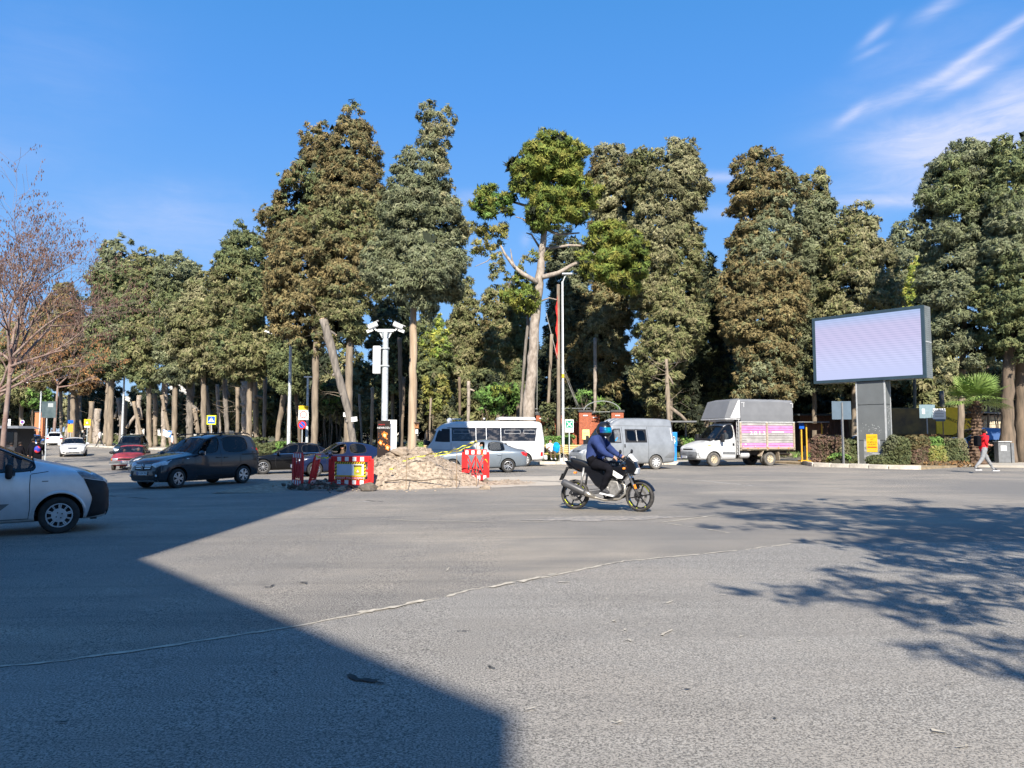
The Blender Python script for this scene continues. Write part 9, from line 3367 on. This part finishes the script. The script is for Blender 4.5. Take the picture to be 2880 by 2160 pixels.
person('person in pale top half hidden right of the curved trunk', 392, 1253, 190, walk(.35, .4), dict(top=C_WHT, fore=C_WHT, leg=C_BLK, shoe=M_SHOE), 1.0, Y=84)
person('distant pedestrian in dark clothes below the orange pier, left', 98, 1240, 180, walk(.3), W1, 1.0, Y=95)
person('distant pedestrian in dark clothes below the orange pier, right', 110, 1240, 10, walk(.3), dict(top=C_BRN, fore=C_BRN, leg=C_BLK, shoe=M_SHOE), 1.0, Y=95)
person('distant pedestrian behind the white hatchback roof', 146, 1240, 200, walk(.3), dict(top=C_BRN, fore=C_BRN, leg=C_DG, shoe=M_SHOE), 1.0, Y=93)
t = person('person carrying a blue and white flag beyond the charcoal van', 486, 1262, 180, walk(.3), dict(top=C_WHT, fore=M_SKIN, leg=C_DG, shoe=M_SHOE), 1.0, Y=64)
f = MB()
V = [(.1 + .09 * i, .1 * math.sin(i * .9), 1.35 + .55 * j / 4 + .05 * math.sin(i) + .02 * i) for j in range(5) for i in range(9)]
f.add(V, [(j * 9 + i, j * 9 + i + 1, (j + 1) * 9 + i + 1, (j + 1) * 9 + i) for j in range(4) for i in range(8)])
f.build('flag', mat('flag_blue_white', (.75, .78, .82), .7, rgb2=(.02, .16, .55), scale=1.6, thr=(.48, .52)), t, smooth=True)
MB().bar((.1, 0, .9), (.1, 0, 2.0), .015, 5).build('flag_stick', M_WHT, t)
for k, (u, Y) in enumerate(((620, 76), (1035, 64), (905, 66), (1615, 49.5))):
 person(['seated-looking visitor in dark clothes under the park trunks by the crossing sign', 'dark clothed visitor in the park right of the cut stem', 'visitor in red brown top deep in the park behind the black saloon', 'dark clothed person standing in the gateway shade'][k], u, 1250, 170 + k * 30, walk(.2), dict(top=[C_BLK, C_DG, C_BRN, C_BLK][k], fore=C_BLK, leg=C_DG, shoe=M_SHOE), 1.0, Y=Y)

# ------------------------------------------------------------------ motorcycle
bk = thing('motorcycle', 'black naked motorcycle with white tank panel and yellow rim tape', 'motorcycle')
M_BP = paint('bike_black_paint', (.008, .008, .010), .1, .18, 1.0)
M_ENG = mat('engine_alloy', (.30, .29, .28), .45, metal=.6, var=.3, scale=12)
M_PIPE = mat('exhaust_steel', (.48, .44, .38), .35, metal=.8, var=.2, scale=8)
M_SIL = mat('silencer_grey', (.10, .10, .105), .45, metal=.4, var=.15)
M_GUM = mat('bike_tyre', (.03, .028, .027), .8, rgb2=(.075, .07, .065), scale=12)
M_YT = mat('yellow_tape', (.75, .85, .04), .4, var=.05)
FX, RX_, WR = .68, -.68, .305
ST_ = R(-9)

def bike_wheel(x, w, steer, name='wheel'):
 h = w / 2
 t = MB().lathe([(WR * .80, -h * .75), (WR * .88, -h), (WR * .96, -h * .75), (WR, 0), (WR * .96, h * .75), (WR * .88, h), (WR * .80, h * .75), (WR * .78, 0), (WR * .80, -h * .75)], 40, 'Y')
 for k in range(36):
  a = 2 * PI * k / 36
  t.box((math.cos(a) * WR * .962, 0, math.sin(a) * WR * .962), (.022, h * 1.05, .012), ry=-a)
 o = t.build(name, M_GUM, bk, smooth=True, autos=35)
 o.location = (x, 0, WR)
 o.rotation_euler = (0, 0, steer)
 r = MB().lathe([(WR * .80, -h * .6), (WR * .72, -h * .5), (WR * .72, h * .5), (WR * .80, h * .6)], 36, 'Y')
 for k in range(6):
  a = 2 * PI * k / 6 + .2
  r.beam((math.cos(a) * .03, 0, math.sin(a) * .03), (math.cos(a) * WR * .74, 0, math.sin(a) * WR * .74), .022, .024)
 r.lathe([(0, -.05), (.045, -.05), (.045, .05), (0, .05)], 14, 'Y')
 r.build('rim', M_BP, o)
 MB().lathe([(WR * .28, h * .62), (WR * .46, h * .62), (WR * .46, h * .70), (WR * .28, h * .70)], 26, 'Y').build('brake_disc', M_ENG, o)
 y = MB()
 for a0, a1 in ((25, 62), (68, 74), (118, 126), (205, 232), (255, 260), (300, 306)):
  for sg in (-1, 1):
   q = [(WR * .765, sg * h * .64), (WR * .795, sg * h * .66)]
   y.lathe(q, 8, 'Y', a0=R(a0), a1=R(a1))
 y.build('rim_tape', M_YT, o)
 return o

bike_wheel(RX_, .13, 0)
fw = bike_wheel(FX, .11, ST_)
fork = MB()
for s in (-1, 1):
 fork.tube([(FX, s * .09, WR), (FX - .17, s * .09, .66)], [.030, .028], 10)
fork.build('fork_lower', M_SIL, bk, smooth=True)
fork = MB()
for s in (-1, 1):
 fork.tube([(FX - .17, s * .09, .66), (FX - .30, s * .09, 1.0)], [.022, .022], 10)
fork.box((FX - .285, 0, .96), (.10, .24, .04))
fork.box((FX - .22, 0, .80), (.10, .24, .04))
fork.build('fork_upper', M_CHR, bk, smooth=False)
mg = MB()
for i in range(13):
 a = R(20 + i * 10.5)
 for (y, k) in ((-.075, .99), (-.055, 1.07), (0, 1.10), (.055, 1.07), (.075, .99)):
  mg.v.append((FX + math.cos(a) * WR * k, y, WR + math.sin(a) * WR * k))
mg.f = [(i * 5 + j, i * 5 + j + 1, i * 5 + j + 6, i * 5 + j + 5) for i in range(12) for j in range(4)]
mg.mi = [0] * len(mg.f)
mg.build('front_mudguard', M_BP, bk, smooth=True)

def pod(name, poly, w, m, par=bk, bev=.03, sub=True, taper=None):
 """side outline swept across the bike and rounded"""
 n = len(poly)
 cx_, cz_ = sum(p[0] for p in poly) / n, sum(p[1] for p in poly) / n
 vs, fs = [], []
 lay = [(-1, .82), (-.6, 1.0), (.6, 1.0), (1, .82)]
 for (y, k) in lay:
  for (a, b) in poly:
   vs.append((cx_ + (a - cx_) * k, y * w / 2, cz_ + (b - cz_) * k))
 for i in range(3):
  for j in range(n):
   fs.append((i * n + j, i * n + (j + 1) % n, (i + 1) * n + (j + 1) % n, (i + 1) * n + j))
 fs += [tuple(range(n)), tuple(3 * n + j for j in reversed(range(n)))]
 mb = MB()
 mb.add(vs, fs)
 return mb.build(name, m, par, smooth=True, autos=50, bevel=bev * .4)

pod('fuel_tank', [(.34, .98), (.22, 1.04), (-.02, .98), (-.10, .86), (.06, .76), (.30, .76), (.40, .86)], .32, M_BP)
pod('tank_shroud', [(.44, .92), (.20, .92), (.02, .82), (.16, .70), (.34, .58), (.42, .66), (.50, .80)], .40, M_BP)
for s in (-1, 1):
 c = MB()
 c.prism([(.10, .88), (.20, .82), (.40, .70), (.38, .66), (.28, .66), (.16, .74)], s * .197, s * .204, 'XZ')
 c.build('white_panel', M_WHT, bk)
 text('lettering', 'RR', .06, M_TXT, bk, (.24, s * .206, .745), (PI / 2, 0, 0 if s < 0 else PI), .001)
 text('lettering', 'KANUNI', .055, M_WHT, bk, (.12, s * .163, .93), (PI / 2, 0, 0 if s < 0 else PI), .001)
 c = MB()
 c.prism([(-.02, .86), (-.40, .90), (-.84, 1.0), (-.62, .84), (-.40, .76), (-.20, .50), (-.08, .42), (.04, .56)], s * .11, s * .155, 'XZ')
 c.build('side_fairing', M_BP, bk, bevel=.012)
 MB().tube([(-.44, s * .14, .86), (-.52, s * .16, .40)], [.026, .022], 8).build('shock_absorber', M_ENG, bk, smooth=True)
 c = MB().beam((-.10, s * .10, .38), (RX_, s * .12, WR), .04, .05)
 c.build('swingarm', M_SIL, bk)
 MB().box((-.60, s * .22, .76), (.05, .10, .04)).build('rear_indicator', M_AMB, bk, bevel=.01)
 MB().box((.42, s * .19, .86), (.05, .10, .04)).build('front_indicator', M_AMB, bk, bevel=.01)
 MB().box((.62, s * .125, .50), (.045, .012, .085), ry=-.35).build('reflector', M_AMB, bk)
 c = MB().tube([(.30, s * .28, 1.05), (.36, s * .33, 1.12), (.40, s * .40, 1.17)], .009, 5)
 c.build('mirror_stem', M_BLK, bk)
 c = MB().ball((.41, s * .43, 1.19), (.02, .08, .045), 12, 7)
 c.build('mirror', M_BLK, bk, smooth=True)
 MB().bar((.04, s * .08, .38), (.02, s * .22, .36), .016, 8).build('footpeg', M_BLK, bk)
 c = MB().tube([(.36, 0, 1.01), (.33, s * .12, 1.05), (.26, s * .34, 1.04)], .013, 7)
 c.bar((.285, s * .24, 1.045), (.245, s * .38, 1.035), .020, 8)
 c.bar((.31, s * .22, 1.03), (.33, s * .37, 1.02), .007, 5)
 c.build('handlebar', M_BLK, bk)
st_ = pod('seat', [(-.02, .84), (-.10, .90), (-.34, .92), (-.50, 1.0), (-.76, 1.06), (-.74, .97), (-.48, .84), (-.20, .76)], .27, mat('seat_vinyl', (.012, .012, .014), .5))
pod('tail', [(-.44, .96), (-.90, 1.0), (-.82, .88), (-.56, .76), (-.36, .74)], .22, M_BP)
c = MB().beam((-.62, 0, .86), (-.86, 0, .84), .14, .04)
c.beam((-.84, 0, .86), (-.96, 0, .62), .13, .02)
c.build('tail_hugger', M_BLK, bk)
MB().box((-.965, 0, .66), (.012, .19, .15), ry=.42).build('number_plate', M_BLK, bk)
MB().box((-.80, 0, .92), (.06, .14, .05)).build('tail_light', M_REDL, bk, bevel=.01)
pod('headlight_cowl', [(.44, 1.08), (.62, 1.0), (.67, .86), (.60, .72), (.46, .74), (.38, .92)], .26, M_BP)
pod('headlight', [(.58, .92), (.685, .86), (.66, .74), (.58, .74)], .22, M_LAMP)
pod('fly_screen', [(.46, 1.12), (.50, 1.15), (.64, 1.0), (.60, .96)], .20, M_WHT)
pod('engine', [(.28, .62), (.02, .64), (-.10, .50), (-.06, .30), (.22, .27), (.34, .42)], .26, M_ENG)
pod('engine_cover', [(.10, .50), (-.04, .52), (-.12, .40), (-.02, .30), (.12, .32)], .36, M_ENG)
for k in range(8):
 MB().box((.16, 0, .56 + k * .026), (.22, .24, .008), ry=-.15).build('cooling_fin', M_ENG, bk)
pod('belly_pan', [(.34, .36), (.40, .28), (.20, .20), (-.10, .20), (-.04, .27)], .22, M_BLK)
MB().tube([(.26, -.06, .60), (.40, -.10, .52), (.41, -.12, .36), (.30, -.14, .25), (.0, -.16, .22), (-.22, -.17, .27), (-.40, -.18, .36)], [.026] * 7, 9).build('exhaust_pipe', M_PIPE, bk, smooth=True)
MB().tube([(-.20, -.18, .27), (-.34, -.19, .33), (-.42, -.19, .36)], [.035, .06, .062], 12).build('exhaust_collector', M_PIPE, bk, smooth=True)
MB().tube([(-.40, -.20, .355), (-.44, -.20, .37), (-.84, -.22, .55), (-.88, -.22, .565)], [.055, .072, .076, .062], 16).build('silencer', M_SIL, bk, smooth=True)
c = MB()
for pts in ([(.30, 0, .94), (.05, 0, .72), (-.30, 0, .80), (-.52, 0, .86)], [(.28, 0, .82), (.36, 0, .45), (.20, 0, .24)], [(.0, 0, .72), (-.10, 0, .40), (.0, 0, .24)]):
 for s in (-1, 1):
  c.tube([(x, s * .09, z) for x, y, z in pts], .017, 6)
c.build('frame', M_BLK, bk)
c = MB().lathe([(.05, -.125), (.10, -.125), (.10, -.12), (.05, -.12)], 18, 'Y', (RX_, 0, WR))
c.beam((RX_, .12, WR + .07), (-.12, .12, .43), .012, .012)
c.beam((RX_, .12, WR - .07), (-.12, .12, .35), .012, .012)
c.build('chain_drive', M_ENG, bk)
c = MB()
for k in range(5):
 c.tube([(.36, -.05 + k * .025, 1.0), (.46, -.08 + k * .03, .93), (.42, -.1 + k * .04, .80), (.30, -.06 + k * .03, .78)], .006, 4)
c.build('cables', M_BLK, bk, kind='stuff')
MB().box((.41, 0, 1.05), (.05, .16, .10), ry=-.6).build('instrument', M_BLK, bk, bevel=.02)
place(bk, 1800, 1439, -24, (FX, 0), 1.0)

rj = dict(pelvis=(-.30, 0, 1.00), spine=(-.26, 0, 1.16), chest=(-.20, 0, 1.35), neck=(-.12, 0, 1.50), head=(-.07, 0, 1.60), crown=(-.06, 0, 1.67))
for s, sg in (('L', 1), ('R', -1)):
 rj.update({'hi' + s: (-.24, sg * .11, .95), 'kn' + s: (.16, sg * .24, .86), 'an' + s: (-.05, sg * .21, .43), 'to' + s: (.12, sg * .23, .37),
   'sh' + s: (-.17, sg * .21, 1.43), 'el' + s: (.02, sg * .33, 1.19), 'wr' + s: (.20, sg * .32, 1.09), 'ha' + s: (.27, sg * .315, 1.065)})
rd = thing('person', 'motorcyclist in navy sweatshirt, black trousers and full face helmet', 'person')
rd.location, rd.rotation_euler, rd.scale = bk.location, bk.rotation_euler, bk.scale
figure(rd, rj, dict(top=C_NAVY, fore=C_NAVY, leg=C_BLK, shoe=M_SHOE), 1.12, True, rad=dict(pelvis=.17, spine=.19, chest=.18, sh=.095, el=.072, wr=.048, ha=.036, hi=.125, kn=.082, an=.058, to=.042), lvl=2)
for n in ('toL', 'toR'):
 q = Vector(rj[n])
 MB().box(q + Vector((-.05, 0, -.035)), (.29, .10, .028), ry=.18).build('shoe_sole', M_SHW, rd)
hm = bpy.data.objects.new('helmet', None)
hl = MB()
M_HEL = mat('matt_black_helmet', (.012, .012, .014), .32, var=.2, coat=.3)
hl.ball((0, 0, 0), (.150, .128, .150), 28, 18)
nv = []
for (x, y, z) in hl.v:
 # chin bar pushed forward, neck cut flat
 if z < -.02 and x > .0:
  x += .035 * min(1, -z / .08)
 if z < -.12:
  z = -.12 - (z + .12) * .1
 nv.append((x, y, z))
hl.v = nv
h = hl.build('helmet', M_HEL, rd, smooth=True)
h.location = (-.055, 0, 1.635)
h.rotation_euler = (0, .10, R(-28))
h.scale = (1.12, 1.12, 1.12)
vz = MB()
V = []
for j in range(6):
 z = .055 - .105 * j / 5
 for i in range(15):
  a = R(-82 + i * 164 / 14)
  rr_ = math.sqrt(max(0, 1 - (z / .150) ** 2))
  V.append((math.cos(a) * .150 * rr_ * 1.035 + (.012 if z < 0 else 0), math.sin(a) * .128 * rr_ * 1.04, z))
vz.add(V, [(j * 15 + i, j * 15 + i + 1, (j + 1) * 15 + i + 1, (j + 1) * 15 + i) for j in range(5) for i in range(14)])
m = bpy.data.materials.new('iridium_visor')
m.use_nodes = True
g_ = NG(m.node_tree)
b_ = m.node_tree.nodes['Principled BSDF']
t_ = g_.n('ShaderNodeTexCoord')
sp_ = g_.n('ShaderNodeSeparateXYZ')
g_.l(t_.outputs['Object'], sp_.inputs[0])
g_.l(g_.ramp(g_.m('MULTIPLY_ADD', sp_.outputs[1], -4, .5), [(.0, (.03, .06, .55)), (.35, (.0, .35, .75)), (.6, (.0, .62, .60)), (1.0, (.05, .10, .60))]), b_.inputs['Base Color'])
b_.inputs['Metallic'].default_value = .75
b_.inputs['Roughness'].default_value = .16
vz.build('visor', m, h, smooth=True)
MB().box((.10, 0, .14), (.08, .05, .015), ry=.5).build('vent', M_BLK, h, bevel=.006)
